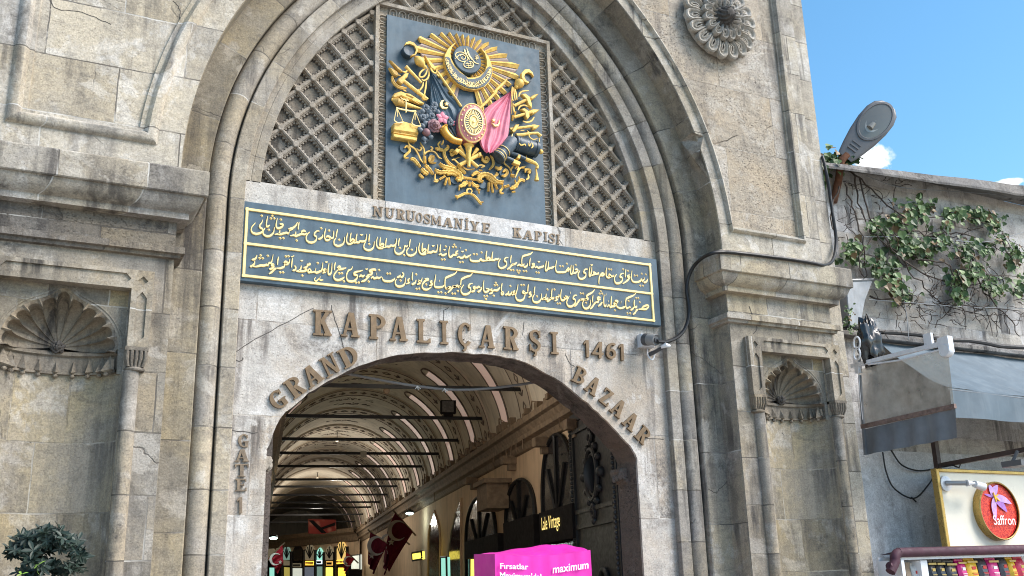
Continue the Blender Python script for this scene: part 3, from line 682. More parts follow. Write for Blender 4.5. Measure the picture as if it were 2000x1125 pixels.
def letter(ch, bl, br, tl, label, group, mat, th=0.045, off=0.012, ced=False, dot=False):
    "one metal letter; bl, br, tl are the corners of its box"
    bl, br, tl = at(*bl, -th), at(*br, -th), at(*tl, -th)
    u, v = br-bl, tl-bl
    mb = MB(); polys = list(GL[ch])
    if ced: polys.append(CED)
    if dot: polys.append([(.5+.4*math.cos(R(a)), 1.17+.09*math.sin(R(a))) for a in range(0, 360, 30)])
    org = bl+u*0.5; org.y = 0
    for k, p in enumerate(polys):
        mb.prism3([bl+u*x+v*y+Vector((0, -0.0007*k, 0)) for x, y in p], (0, th+off*0-0.004, 0), 0.0)
    for s_ in (0.3, 0.7):        # two fixing pins run back into the wall
        c = bl+u*(0.27 if ch in 'LPRDBK' else 0.5)+v*s_; mb.tube([(c.x, -th+0.01, c.z), (c.x, 0.0, c.z)], 0.006, 6)
    e = mb; o = MB(); o.v = [q-org for q in e.v]; o.f = e.f
    ob = o.build('bronze_letter', mat); ob.location = org
    return tag(ob, label, 'letter', group)
def word(off, sc_, items, group, mat, th):
    for ch, bl, br, tl, lab, kw in items:
        cv = lambda p: (off[0]+p[0]/sc_, off[1]+p[1]/sc_)
        letter(ch, cv(bl), cv(br), cv(tl), lab, group, mat, th, **kw)
gK = 'bronze letters of the word KAPALIÇARŞI'
word((580, 580), 7.143, [
 ('K', (225, 528), (485, 545), (230, 172), 'large bronze letter K that begins the word KAPALIÇARŞI', {}),
 ('A', (618, 545), (875, 566), (625, 205), 'large bronze letter A between the K and the P of KAPALIÇARŞI', {}),
 ('P', (1010, 580), (1240, 594), (1008, 235), 'large bronze letter P, third letter of KAPALIÇARŞI', {}),
 ('A', (1298, 605), (1545, 616), (1305, 268), 'large bronze letter A between the P and the L of KAPALIÇARŞI', {}),
 ('L', (1678, 632), (1866, 642), (1672, 302), 'large bronze letter L in the middle of KAPALIÇARŞI', {})], gK, M_bronze, 0.032)
word((840, 600), 7.143, [
 ('I', (146, 510), (258, 516), (140, 184), 'large bronze letter I between the L and the Ç of KAPALIÇARŞI', {}),
 ('C', (392, 534), (576, 548), (392, 204), 'large bronze letter Ç with a dark cedilla over the arch crown', {'ced': True}),
 ('A', (688, 560), (908, 574), (698, 244), 'large bronze letter A between the Ç and the R of KAPALIÇARŞI', {}),
 ('R', (1032, 584), (1236, 602), (1028, 262), 'large bronze letter R of KAPALIÇARŞI beside the Ş', {}),
 ('S', (1388, 612), (1548, 624), (1386, 308), 'large bronze letter Ş with its cedilla near the end of KAPALIÇARŞI', {'ced': True}),
 ('I', (1692, 648), (1796, 656), (1680, 340), 'large bronze letter I that ends the word KAPALIÇARŞI', {})], gK, M_bronze, 0.032)
gG = 'bronze letters of the word GRAND'
word((500, 660), 7.032, [
 ('G', (292, 1010), (462, 890), (140, 800), 'tilted bronze letter G that begins GRAND above the doorway', {}),
 ('R', (530, 850), (705, 722), (365, 620), 'tilted bronze letter R between the G and the A of GRAND', {}),
 ('A', (740, 708), (945, 556), (595, 470), 'tilted bronze letter A in the middle of GRAND', {}),
 ('N', (982, 555), (1175, 438), (862, 300), 'tilted bronze letter N between the A and the D of GRAND', {}),
 ('D', (1225, 430), (1440, 318), (1105, 185), 'tilted bronze letter D that ends the word GRAND', {})], gG, M_bronze, 0.031)
g1 = 'bronze digits of the year 1461'
word((1090, 640), 4.686, [
 ('1', (243, 268), (288, 270), (236, 112), 'bronze digit 1 that begins the year 1461', {}),
 ('4', (313, 272), (415, 278), (318, 124), 'bronze digit 4 of the year 1461', {}),
 ('6', (443, 282), (532, 288), (445, 134), 'bronze digit 6 of the year 1461', {}),
 ('1', (562, 296), (606, 299), (556, 146), 'bronze digit 1 that ends the year, beside the camera', {})], g1, M_bronze, 0.035)
gB = 'bronze letters of the word BAZAAR'
word((1090, 640), 4.686, [
 ('B', (120, 480), (222, 530), (180, 345), 'tilted bronze letter B that begins BAZAAR above the doorway', {}),
 ('A', (236, 560), (338, 634), (308, 424), 'tilted bronze letter A between the B and the Z of BAZAAR', {}),
 ('Z', (370, 662), (450, 728), (440, 540), 'tilted bronze letter Z of BAZAAR', {}),
 ('A', (468, 756), (563, 838), (548, 630), 'tilted bronze letter A just after the Z of BAZAAR', {}),
 ('A', (581, 872), (678, 960), (660, 748), 'tilted bronze letter A just before the last R of BAZAAR', {}),
 ('R', (696, 992), (780, 1078), (782, 884), 'tilted bronze letter R that ends BAZAAR at the right jamb', {})], gB, M_bronze, 0.031)
gA = 'bronze letters of GATE 1 on the left jamb'
word((440, 830), 6.25, [
 ('G', (160, 271), (284, 271), (160, 109), 'small bronze letter G, topmost of the letters down the left jamb', {}),
 ('A', (118, 446), (292, 446), (120, 298), 'small bronze letter A under the G on the left jamb', {}),
 ('T', (118, 629), (285, 629), (120, 475), 'small bronze letter T under the A on the left jamb', {}),
 ('E', (125, 804), (264, 804), (127, 655), 'small bronze letter E under the T on the left jamb', {}),
 ('1', (146, 1073), (207, 1073), (148, 880), 'small bronze digit 1, lowest character on the left jamb', {})], gA, M_oldbronze, 0.02)
gN = 'tarnished letters of the word NURUOSMANİYE'
word((710, 380), 7.143, [
 ('N', (125, 297), (272, 314), (130, 155), 'small tarnished letter N that begins NURUOSMANİYE', {}),
 ('U', (298, 322), (434, 340), (302, 178), 'small tarnished letter U between the first N and the R', {}),
 ('R', (458, 335), (580, 354), (460, 195), 'small tarnished letter R of NURUOSMANİYE', {}),
 ('U', (594, 364), (724, 380), (598, 216), 'small tarnished letter U between the R and the O', {}),
 ('O', (733, 383), (822, 394), (738, 246), 'small tarnished letter O of NURUOSMANİYE', {}),
 ('S', (840, 398), (935, 412), (845, 260), 'small tarnished letter S between the O and the M', {}),
 ('M', (945, 416), (1083, 432), (945, 284), 'small tarnished letter M of NURUOSMANİYE', {}),
 ('A', (1103, 440), (1248, 460), (1110, 312), 'small tarnished letter A after the M of NURUOSMANİYE', {}),
 ('N', (1264, 464), (1388, 478), (1268, 326), 'small tarnished letter N before the dotted İ of NURUOSMANİYE', {}),
 ('I', (1415, 484), (1467, 490), (1417, 354), 'small tarnished dotted letter İ of NURUOSMANİYE', {'dot': True}),
 ('Y', (1488, 494), (1617, 514), (1490, 364), 'small tarnished letter Y of NURUOSMANİYE', {}),
 ('E', (1650, 522), (1770, 538), (1655, 390), 'small tarnished letter E that ends NURUOSMANİYE', {})], gN, M_oldbronze, 0.016)
gP = 'tarnished letters of the word KAPISI'
word((960, 400), 11.25, [
 ('K', (473, 707), (664, 727), (468, 495), 'small tarnished letter K that begins KAPISI', {}),
 ('A', (692, 737), (912, 770), (702, 548), 'small tarnished letter A of KAPISI with rust below it', {}),
 ('P', (953, 777), (1112, 790), (950, 570), 'small tarnished letter P of KAPISI', {}),
 ('I', (1150, 797), (1232, 806), (1152, 592), 'small tarnished letter I between the P and the S of KAPISI', {}),
 ('S', (1253, 834), (1400, 846), (1258, 622), 'small tarnished letter S of KAPISI', {}),
 ('I', (1430, 853), (1507, 862), (1433, 647), 'small tarnished letter I that ends the word KAPISI', {})], gP, M_oldbronze, 0.016)

# ------------------------------------------------------------------ the long inscription board
M_blue = plain('slate_blue_paint', (0.055, 0.092, 0.124), 0.5, 0, 0.3, vary=0.25, scale=3.5, bump=0.06, dirt=(0.105, 0.155, 0.19), dirt_amt=0.6)
M_blued = plain('dark_blue_paint', (0.042, 0.068, 0.092), 0.45, 0, 0.4, vary=0.3, scale=12, bump=0.08)
M_gold = plain('gold_paint', (0.74, 0.49, 0.13), 0.55, 0.10, 0.35, vary=0.26, scale=30, bump=0.12, dirt=(0.22, 0.12, 0.04), dirt_amt=0.6)
M_goldl = plain('pale_gold_paint', (0.86, 0.66, 0.28), 0.4, 0.15, 0.5, vary=0.10, scale=15)
BD = -0.085
c0, c1, c2, c3 = at(468.5, 390.5, BD), at(1282.4, 507, BD), at(1292, 641.5-4, BD), at(459.7, 551-5, BD)
bx0, bx1, bz0, bz1 = (c0.x+c3.x)/2, (c1.x+c2.x)/2, (c2.z+c3.z)/2, (c0.z+c1.z)/2
BOARD = empty('inscription_board', ((bx0+bx1)/2, 0, bz0), 'long slate blue board with two lines of raised gold script above the doorway', 'sign')
MB().box(bx0, bx1, BD, -0.002, bz0, bz1, 0.006).build('board', M_blue, BOARD)
f0, f1, f2, f3 = at(480.5, 402.5, BD), at(1271, 518, BD), at(1278.5, 631, BD), at(471, 539, BD)
fx0, fx1, fz0, fz1 = (f0.x+f3.x)/2, (f1.x+f2.x)/2, (f2.z+f3.z)/2, (f0.z+f1.z)/2
fm = (at(478, 469.5, BD).z+at(1274, 573, BD).z)/2
mb = MB(); wdt = 0.034
def rail(mb, a, b, w_, y, h=0.014):
    a, b = Vector((a[0], 0, a[1])), Vector((b[0], 0, b[1])); t = (b-a).normalized(); n = Vector((-t.z, 0, t.x))*w_/2
    mb.grid([[p-n+Vector((0, y, 0)), p-n*0.7+Vector((0, y-h, 0)), p+n*0.7+Vector((0, y-h, 0)), p+n+Vector((0, y, 0))] for p in (a, b)])
for z in (fz0+wdt/2, fz1-wdt/2, fm-wdt*0.6): rail(mb, (fx0, z), (fx1, z), wdt, BD)
for x in (fx0+wdt/2, fx1-wdt/2): rail(mb, (x, fz0), (x, fz1), wdt, BD-0.001)
mb.build('gold_border', M_goldl, BOARD)
def brush(mb, pts, base, y, h=0.010, taper=0.45, iso=False):
    "a pen stroke of world points with thick and thin by direction"
    P = spline(pts, 4); L = len(P); rows = []
    for i, p in enumerate(P):
        t = P[min(i+1, L-1)]-P[max(0, i-1)]
        if t.length < 1e-7: t = Vector((1, 0, 0))
        t.normalize(); n = Vector((-t.z, 0, t.x))
        k = base*(1.0 if iso else (0.52+0.60*abs(t.x)**1.3))
        e = min(i, L-1-i)/(L-1); k *= taper+(1-taper)*min(1, e*5)
        q = Vector((p.x, y, p.z))
        rows.append([q-n*k, q-n*k*0.62+Vector((0, -h, 0)), q+n*k*0.62+Vector((0, -h, 0)), q+n*k])
    mb.grid(rows)
    for r_, o in ((rows[0], 0), (rows[-1], 1)):
        k = len(mb.v); mb.v += [Vector(x) for x in r_]; mb.f.append((k, k+1, k+2, k+3))
def PT(off, sc_, s, y):
    return [at(off[0]+float(a.split(',')[0])/sc_, off[1]+float(a.split(',')[1])/sc_, y) for a in s.split()]
def script(mb, off, strokes, dots, marks='', sc_=10.0, base=0.0138):
    y = BD-0.001
    for s in strokes.split(';'):
        if s.strip(): brush(mb, PT(off, sc_, s, y), base, y)
    for p in PT(off, sc_, dots, y) if dots.strip() else []:
        d = 0.0168
        mb.add([(p.x-d, y, p.z+d*.15), (p.x-d*.1, y, p.z-d), (p.x+d, y, p.z-d*.15), (p.x+d*.1, y, p.z+d), (p.x, y-0.012, p.z)], [(0, 1, 4), (1, 2, 4), (2, 3, 4), (3, 0, 4)])
    for s in marks.split(';'):
        if s.strip(): brush(mb, PT(off, sc_, s, y), base*0.62, y, 0.006)
mb = MB()
script(mb, (470, 395), '430,345 410,400 365,465 385,500 425,530 420,575 370,610 300,622 235,600 205,550 215,490 285,405;525,275 505,380 500,450 520,480 565,450;655,490 640,590 580,655 510,668 445,630 435,570 475,505;715,315 695,400 690,470 730,515 800,485 825,445 795,430 760,432;660,632 740,625 775,630 840,612 900,600 925,618 950,575;765,545 755,600 735,625;930,525 990,515 1035,495 1080,450 1105,395;945,560 1020,530;1140,390 1125,470 1120,540;965,660 1040,650 1075,665 1130,645 1190,625 1250,632 1290,602;1075,575 1070,620 1050,648;1195,615 1190,580 1230,560 1272,578;1535,570 1490,565 1440,610 1440,650 1475,680 1470,740 1420,785 1350,790 1290,750 1275,690 1300,630 1345,585;1600,635 1590,680 1550,715 1510,725;1660,515 1640,600 1635,680 1660,740 1710,742 1760,710;1670,690 1700,668 1750,690 1735,715;1815,560 1812,640 1800,695 1750,715;1888,530 1870,620 1860,690;1860,700 1820,760 1830,825 1900,858 1975,835 2015,780 2025,680',
 '412,265 550,540 618,265 590,318 655,318 785,340 770,705 835,702 1093,748 1573,510 1727,555 1925,735')
script(mb, (660, 420), '190,350 170,430 165,510 190,560 240,567 300,548;255,350 240,430 232,525;235,530 275,482 312,492 300,530 255,552;305,555 350,540 400,540 430,515 470,522 520,512 545,480 552,375;370,370 355,440 347,535;618,375 605,450 600,530;535,530 505,590 510,650 570,687 640,682 690,630 708,520;770,430 750,520 755,600 790,645 850,652 900,632;830,440 818,520 812,610;815,618 855,568 892,580 872,622 832,640;900,642 950,622 1000,622 1030,600 1070,606 1110,594 1132,550 1137,462;945,455 932,540 927,620;1197,460 1182,540 1180,608;1130,605 1105,670 1120,735 1180,765 1240,745 1285,690 1300,615 1340,618 1355,592;1410,475 1397,560 1390,628;1380,640 1340,700 1350,765 1410,797 1480,775 1525,720 1532,625;1592,545 1575,640 1582,710 1620,760 1690,768 1740,742;1655,545 1642,620 1636,712;1640,722 1680,672 1716,685 1690,730 1650,750;1720,757 1770,737 1820,737 1850,715 1890,722 1928,702 1940,580;1770,575 1757,660 1748,740',
 '25,485 610,568 1212,645 1293,785 1443,680', '435,380 460,392 488,380;1832,598 1857,608 1882,596')
script(mb, (850, 450), '102,278 92,350 87,430;65,487 105,460 125,485 165,485 205,465 215,445;277,315 262,400 264,490 290,525 330,502 350,482 400,482 445,462;442,400 402,430 402,458 440,466;425,537 465,515 490,540 540,532 570,495 585,530 620,522 650,507 692,478;672,530 685,585 765,606 850,600 885,560 910,590 960,594 1040,592;1005,400 990,480 986,580;990,592 1030,537 1068,552 1040,590;1050,598 1100,580 1150,582 1180,562 1210,567 1242,545;1120,418 1108,500 1100,585;1420,535 1370,540 1345,590 1382,620 1387,680 1335,730 1270,737 1230,690 1235,620 1270,558;1480,490 1470,570 1468,640;1592,625 1550,660 1490,682 1450,732 1400,766;1500,672 1540,656;1897,425 1850,465 1770,490 1710,510 1688,560 1686,640 1695,680;1595,700 1640,672 1670,692 1720,682 1730,650;1800,650 1790,690 1760,715 1722,722;1852,540 1842,620 1840,700;1935,690 1925,700 1890,725 1870,732;1910,640 1892,665 1912,685 1930,665 1910,642',
 '207,315 130,570 182,568 372,280 345,325 402,325 600,385 482,622 537,620 755,465 812,468 907,430 1477,775 1527,775 1600,785 1650,790 1628,828 1727,797 1778,798', '160,372 180,384 200,372;488,330 482,362;508,405 530,417 552,404')
script(mb, (1030, 470), '142,537 185,512 205,536 260,522 310,502 298,482;365,400 355,480 347,570 372,586 400,525 405,410;398,566 440,542 480,532 522,502;567,388 550,480 547,560 572,612 660,622 740,612 765,575 790,592 810,560 795,535 772,560;850,478 840,560 838,640 862,656 888,595 885,480;890,648 940,630 980,590 965,565 925,572;1172,560 1125,565 1095,620 1132,642 1132,700 1080,747 1020,742 985,690 992,640 1022,590;1217,510 1205,590 1202,680 1222,692 1247,605 1252,512;1245,690 1300,662 1330,655 1350,652 1385,645 1375,622;1290,655 1290,625 1330,632;1497,645 1460,640 1425,675 1400,720 1390,800 1394,855;1500,655 1475,682 1425,692;1542,530 1530,620 1540,700 1582,727 1625,702 1655,702 1690,690;1580,690 1600,662 1625,690 1600,712;1680,668 1688,695;1872,640 1825,655 1800,712 1842,722 1842,790 1782,837 1720,827 1695,770 1702,710 1737,660;1917,560 1908,640 1905,720',
 '175,620 222,625 640,500 692,502 772,452 947,475 1595,560 1638,565 1870,562', '198,405 222,417 245,404;1230,470 1252,482 1275,470')
script(mb, (1110, 480), '1190,572 1152,592 1165,622 1192,610 1185,640 1125,702 1055,747;1237,488 1225,580 1227,650 1262,702 1340,712 1400,692 1422,655 1440,692 1472,662 1474,622;1542,650 1530,690 1500,717 1465,722', '1165,492 1295,582 1345,584 1435,547 1405,780 1457,782 1515,562')
mb.build('inscription', M_goldl, BOARD)
mb = MB()
script(mb, (470, 470), '317,288 295,340 260,370 213,380;272,400 265,450 215,500 178,510;225,502 300,512 380,492 450,492 510,475 530,490 550,445 590,432 612,380 632,275;640,455 605,465 605,490 645,490 645,460;648,475 640,520 595,552 555,557;735,318 722,400 718,477;700,537 660,562 610,612 550,657;695,540 770,545 830,520 850,500 860,470 910,462 945,425 952,368;838,435 875,415 905,432 862,468;1012,338 1000,420 990,530;985,322 1042,300;1050,490 1075,530 1060,570 1010,592;1330,440 1352,462 1315,475 1292,458;1220,540 1265,530 1300,500 1312,475;1225,535 1282,572 1260,592 1200,602 1130,598 1082,602;1180,490 1170,550 1140,592;1345,545 1310,590 1330,625 1372,602 1347,548;1365,632 1440,612 1480,632 1530,612 1572,590 1592,530 1602,430;1467,540 1450,602;1652,545 1612,580 1645,602 1662,572 1650,612 1595,642;1722,445 1707,550 1707,640 1737,662 1770,605 1782,435;1847,428 1832,500 1828,582',
 '390,290 368,345 430,345 530,298 880,310 932,305 770,620 828,620 1203,685 1505,440', '1168,384 1192,394 1216,382;1648,412 1672,424 1696,412;1462,718 1438,760 1470,792 1510,762 1522,738;1552,698 1545,770 1612,768')
script(mb, (650, 495), '82,290 112,262 150,272 112,312 150,312 200,302 258,285;100,322 40,390 15,460 50,512 120,522 190,492 222,460;380,258 360,310 300,340 265,430 280,520 350,552 420,537 470,480 470,432 420,420 410,390 460,362 520,352 577,332;510,467 550,432 575,452 622,425;722,430 680,472 620,532 550,557;700,362 770,372 745,412 690,430 640,470;700,342 760,322 832,322 822,345;740,492 780,465 805,492 860,477 900,482 950,460;965,472 980,522 1042,547 1130,547 1190,512 1207,480;1312,418 1300,450 1248,477;1352,375 1382,412 1352,462 1318,472;1240,500 1215,560 1232,622 1290,652 1352,640 1402,590 1412,478;1495,490 1462,525 1490,545 1500,515 1485,572 1430,602;1557,368 1548,450 1548,532;1622,520 1605,572 1560,602 1535,606;1742,478 1722,540 1682,562 1672,530 1702,562 1690,592 1640,608;1790,502 1850,495 1862,515 1800,540 1750,602 1742,660 1790,707 1860,702 1922,655;1935,530 1902,560 1930,580 1945,560 1935,612 1880,632',
 '125,390 177,388 215,545 450,570 507,570 700,550 905,325 1065,395 1117,395 1322,530 1628,410 1635,695 1687,690 1823,607', '635,300 657,312 680,298;852,378 846,428')
script(mb, (840, 510), '107,265 92,370 80,450 92,502 160,517 240,502 272,465;522,198 480,250 400,287 320,322 292,352 285,440 290,500 312,537 350,522 372,490;310,535 380,522 402,500;500,500 450,502 400,562 340,622;430,492 490,500 535,482 552,510 595,470;822,238 780,287 700,312 630,347 602,372 595,440 585,490 560,512;822,440 775,450 740,502 782,532 782,592 732,642 660,652 610,612 600,550 652,465;878,490 842,520 872,545 878,520;870,555 855,585 803,608;878,525 920,522 950,502 972,530;1002,510 985,562 950,597 922,602;1047,378 1035,470 1042,570 1072,607 1122,592 1147,555 1085,535;1205,540 1180,570 1212,582 1205,622 1148,642;1215,590 1260,572 1300,577 1340,542 1357,508;1412,590 1385,630 1400,657 1432,632 1412,592;1402,432 1390,510 1388,592;1532,588 1510,642 1463,667;1592,598 1570,647 1523,672;1652,578 1617,610 1645,625 1655,600 1642,642 1593,667;1712,458 1695,560 1665,680 1692,752 1752,777 1812,752 1842,690 1845,632 1802,622 1820,590 1850,622 1890,622 1905,600;1912,458 1905,540 1902,620;1965,600 1932,632 1960,648 1972,622 1965,682 1918,712',
 '160,610 217,607 300,630 435,635 487,635 543,585 1060,688 1112,685 1090,742 1283,425 1262,472 1310,472 1243,677 1568,487 1780,470 1830,468', '188,370 172,406')
script(mb, (1000, 525), '432,498 400,560 407,630 470,662 522,645 562,590 570,488;442,348 432,430 430,492;662,490 650,562 600,592 570,590;595,592 685,590 692,560;742,560 740,602 700,632 670,637;730,590 760,582 805,582 812,550;777,388 768,480 767,575;882,540 852,570 880,582 885,560 880,602 828,632;885,562 912,535 908,500;962,398 948,490 947,580 977,622 1020,602 1012,562 1042,590 1082,550 1030,532;1262,520 1215,525 1185,582 1222,602 1227,670 1172,732 1110,737 1065,682 1072,620 1112,540;1352,590 1300,632 1262,690 1215,742;1320,612 1380,602 1432,606 1472,572;1607,408 1560,467 1480,512 1450,547 1477,577 1470,602 1400,612;1392,620 1370,690 1392,752 1442,782 1492,757 1522,700 1522,608;1577,518 1568,590 1570,662;1642,640 1600,692 1562,750 1520,792;1722,560 1680,562 1662,592 1700,602 1727,592;1625,655 1672,652 1692,610;1757,650 1732,690 1680,737;1792,508 1785,600 1792,710 1822,732 1832,690',
 '488,540 692,405 830,405 890,680 938,678 1340,480 1388,485 1447,667 1735,440 1712,487 1762,487', '1142,448 1133,494;1837,488 1826,527')
script(mb, (1100, 535), '850,652 890,612 912,652 940,642 1000,632 1012,602;940,438 930,530 927,632;985,562 1050,557 1057,530 1000,522;1010,612 985,582 1042,562;1035,588 1047,640 1110,672 1180,657 1217,620;1412,383 1360,427 1280,462 1230,492 1215,540 1217,620 1232,672 1270,662 1302,640;1372,650 1350,690 1308,712;1265,672 1310,655;1387,508 1378,580 1387,650;1370,652 1422,652 1432,620;1462,690 1420,722 1400,762 1358,797;1450,694 1540,692 1612,692 1662,642 1642,615 1562,642 1520,682',
 '1010,712 1278,530 1425,475 1467,475 1255,770 1307,770 1497,555', '882,518 876,552;1132,528 1122,577')
mb.build('inscription', M_goldl, BOARD)
# ------------------------------------------------------------------ the painted coat of arms panel
PY = 0.06                      # face of the blue panel
EM = empty('relief_panel', (CX, 0, 5.87), 'slate blue panel with gilded and painted coat of arms in the arch head', 'relief')
MB().box(X0+bw-0.006, X1-bw+0.006, PY, 0.16, 5.872, Z1-bw+0.004).build('panel_board', M_blue, EM)
M_ray = plain('mauve_paint', (0.30, 0.235, 0.215), 0.5, 0.05, 0.4, vary=0.15)
M_pink = plain('pink_paint', (0.60, 0.185, 0.255), 0.5, 0, 0.4, vary=0.25, scale=7, dirt=(0.30, 0.10, 0.13), dirt_amt=0.35)
M_rim = plain('rose_paint', (0.44, 0.17, 0.175), 0.5, 0, 0.4, vary=0.2)
M_rose = plain('faded_rose_paint', (0.24, 0.125, 0.135), 0.5, 0, 0.4, vary=0.25, scale=15)
M_leafb = plain('blue_black_paint', (0.065, 0.090, 0.115), 0.5, 0, 0.4, vary=0.35, scale=20)
M_brass = plain('old_gold', (0.62, 0.33, 0.06), 0.32, 0.55, 0.5, vary=0.2, scale=12)
E1, E2, E3, E4, E5, E6 = ((755, 50), 7.033), ((890, 60), 7.033), ((755, 180), 7.925), ((890, 180), 7.033), ((770, 265), 8.033), ((900, 270), 8.035)
def ep_(T, s, y=0.03): return PT(T[0], T[1], s, y)
def zu(T, n): return n/T[1]*0.00655
def slab(mb, T, s, y0, y1, bev=0.006):
    p = ep_(T, s, y0); return mb.prism3(p, (0, y1-y0, 0), bev)
def bar(mb, T, s, r, y=0.0, n=8):
    "round rod through pixel points; r list or number in zoom pixels"
    p = ep_(T, s, y); rr = [zu(T, q) for q in r] if isinstance(r, (list, tuple)) else zu(T, r)
    return mb.tube(p, rr, n)
def carve(mb, pts, base, y, h, lobed):
    "a carved stroke: two rolls with a groove between, lobed edges on the leaves"
    P = spline(pts, 6); L = len(P); rows = []
    for i, p in enumerate(P):
        t = P[min(i+1, L-1)]-P[max(0, i-1)]; t = t.normalized() if t.length > 1e-7 else Vector((1, 0, 0)); n = Vector((-t.z, 0, t.x))
        e = min(i, L-1-i)/(L-1); k = base*(0.45+0.55*min(1, e*5)); q = Vector((p.x, y, p.z))
        kl = k*(1+.20*math.sin(i*1.9)) if lobed else k; kr = k*(1+.20*math.sin(i*1.9+1.2)) if lobed else k
        rows.append([q-n*kl+Vector((0, .004, 0)), q-n*kl*.78+Vector((0, -h*.8, 0)), q-n*k*.42+Vector((0, -h, 0)), q-n*k*.06+Vector((0, -h*.45, 0)), q+n*k*.42+Vector((0, -h, 0)), q+n*kr*.78+Vector((0, -h*.8, 0)), q+n*kr+Vector((0, .004, 0))])
    mb.grid(rows)
    for r_ in (rows[0], rows[-1]):
        k = len(mb.v); mb.v += [Vector(x) for x in r_]; mb.f.append(tuple(range(k, k+7)))
def bs(mb, T, s, hw, y=0.03, h=None):
    for q in s.split(';'):
        if not q.strip(): continue
        if hw >= 16 and h is None: carve(mb, ep_(T, q, y), zu(T, hw)*1.15, y, zu(T, hw)*0.8, hw >= 24)
        else: brush(mb, ep_(T, q, y), zu(T, hw)*1.12, y, h if h else zu(T, hw)*0.7, 0.5, True)
D = at(912.8, 116, 0.02)
# sun rays
tips_px = [(819.7, 72.7), (843, 66), (866, 64), (883.7, 64), (897, 67), (912, 69), (925, 73), (943, 79), (961, 87), (980, 100), (1000, 115.5), (1019, 135), (1012, 150), (1000, 158), (994, 172), (982, 188), (966, 202), (950, 214), (935, 220), (925, 222), (905, 212), (892, 196), (878, 176), (868, 160), (858, 146), (846, 132), (826, 116), (808, 94)]
tips = []
for q in tips_px:
    p = at(q[0], q[1], 0.02); v = p-D; tips.append((math.atan2(v.z, v.x) % (2*math.pi), v.length))
tips.sort()
def rad(a):
    a %= 2*math.pi
    for i in range(len(tips)):
        a0, r0 = tips[i]; a1, r1 = tips[(i+1) % len(tips)]
        d = (a1-a0) % (2*math.pi); e = (a-a0) % (2*math.pi)
        if e <= d: return r0+(r1-r0)*e/d
    return 0.3
ga, gr = MB(), MB(); NR = 27
for k in range(NR):
    a0 = 2*math.pi*k/NR+0.05; da = 2*math.pi/NR
    if R(262) < (a0+da*0.5) % (2*math.pi) < R(284): continue
    P = lambda a, r, y: D+Vector((math.cos(a)*r, y-0.02, math.sin(a)*r))
    am = a0+da*0.58; r0 = rad(a0+da*0.25); r1 = rad(am)
    lo, hi = 0.045, 0.012
    ga.add([P(a0, 0.12, lo-.01), P(a0+da*0.01, r0*0.985, lo-.008), P(a0+da*0.30, r0*1.02, hi), P(am, r1*0.93, lo-.004), P(am, 0.12, lo-.004), P(a0+da*0.3, 0.12, hi+.005), P(a0+da*0.01, r0*0.985, PY), P(a0+da*0.30, r0*1.02, PY), P(am, r1*0.93, PY)], [(0, 1, 2, 5), (5, 2, 3, 4), (1, 6, 7, 2), (2, 7, 8, 3)])
    r2 = rad(a0+da)
    gr.add([P(am, 0.12, lo), P(am, r1*0.90, lo), P(a0+da*0.8, (r1+r2)/2*0.90, hi+.022), P(a0+da, r2*0.95, lo), P(a0+da, 0.12, lo), P(am, r1*0.90, PY), P(a0+da, r2*0.95, PY), P(a0+da*.8, 0.12, hi+.022)], [(0, 1, 2, 7), (7, 2, 3, 4), (1, 5, 6, 3), (1, 3, 2)])
ga.build('sun_rays', M_gold, EM); gr.build('mauve_rays', M_ray, EM)  # gold rays alternate with mauve painted ones
# disc with monogram, large crescent with inscription
dc = at(912.8, 116, -0.03)
MB().lathe((dc.x, 0.05, dc.z), (0, -1, 0), [(0.188, 0), (0.188, 0.075), (0.18, 0.085), (0, 0.087)], 48).build('disc', M_blue, EM, smooth=30)
mb = MB(); yd = -0.042
def ln(mb, T, s, hw, y): 
    for q in s.split(';'):
        brush(mb, ep_(T, q, y), zu(T, hw), y, 0.004, 0.6, True)
ln(mb, E1, '950,430 945,400 970,370 1030,365 1075,385 1105,430 1120,470;945,455 960,440 1010,400 1060,390;955,415 990,470 1050,495 1100,480 1130,450;1010,420 1030,400 1070,410 1085,440 1060,465 1030,450 1040,425', 5, yd)
ln(mb, E1, '1075,330 1100,400 1140,470;1100,305 1120,390 1170,470;1065,320 1085,390 1120,450;1120,350 1140,410 1190,480 1215,510 1270,530', 7, yd)
ln(mb, E1, '1100,480 1065,510 1065,555 1110,580 1165,575 1195,545 1180,505 1130,490;1085,520 1180,530;1090,545 1185,555;1110,510 1130,570;1150,505 1160,565', 6, yd)
ln(mb, E1, '1215,430 1250,440;1225,400 1240,480;1210,460 1262,450;1245,410 1262,440', 6, yd)
mb.build('monogram', M_goldl, EM)
cres = ep_(E1, '958,226 905,258 842,320 802,400 795,500 820,600 880,710 970,800 1080,860 1200,884', -0.015) + ep_(E2, '300,806 400,772 470,700 500,620 507,540 490,440 450,350 400,282 345,238 400,312 425,400 430,470 400,556 330,618 250,642 170,642', -0.015) + ep_(E1, '1060,668 1010,620 940,540 890,450 880,380 900,300', -0.015)
mb = MB(); mb.prism3(cres, (0, 0.06, 0), 0.004); mb.build('crescent', M_gold, EM)
band_ = ep_(E1, '812,430 835,424 872,440 892,500 940,575 1010,645 1090,690', -0.024) + ep_(E2, '170,662 260,660 340,632 400,565 440,502 470,487 497,505 497,600 462,692 398,758 300,792 200,790', -0.024) + ep_(E1, '1090,842 980,788 892,700 832,600 808,500', -0.024)
MB().prism3(band_, (0, 0.008, 0), 0.002).build('crescent_band', M_blued, EM)
mb = MB(); rnd = random.Random(4)
path = ep_(E1, '825,455 840,520 880,600 940,690 1020,750 1110,790', -0.025) + ep_(E2, '180,735 260,740 340,715 410,660 455,590 470,520', -0.025)
sp_ = spline(path, 6)
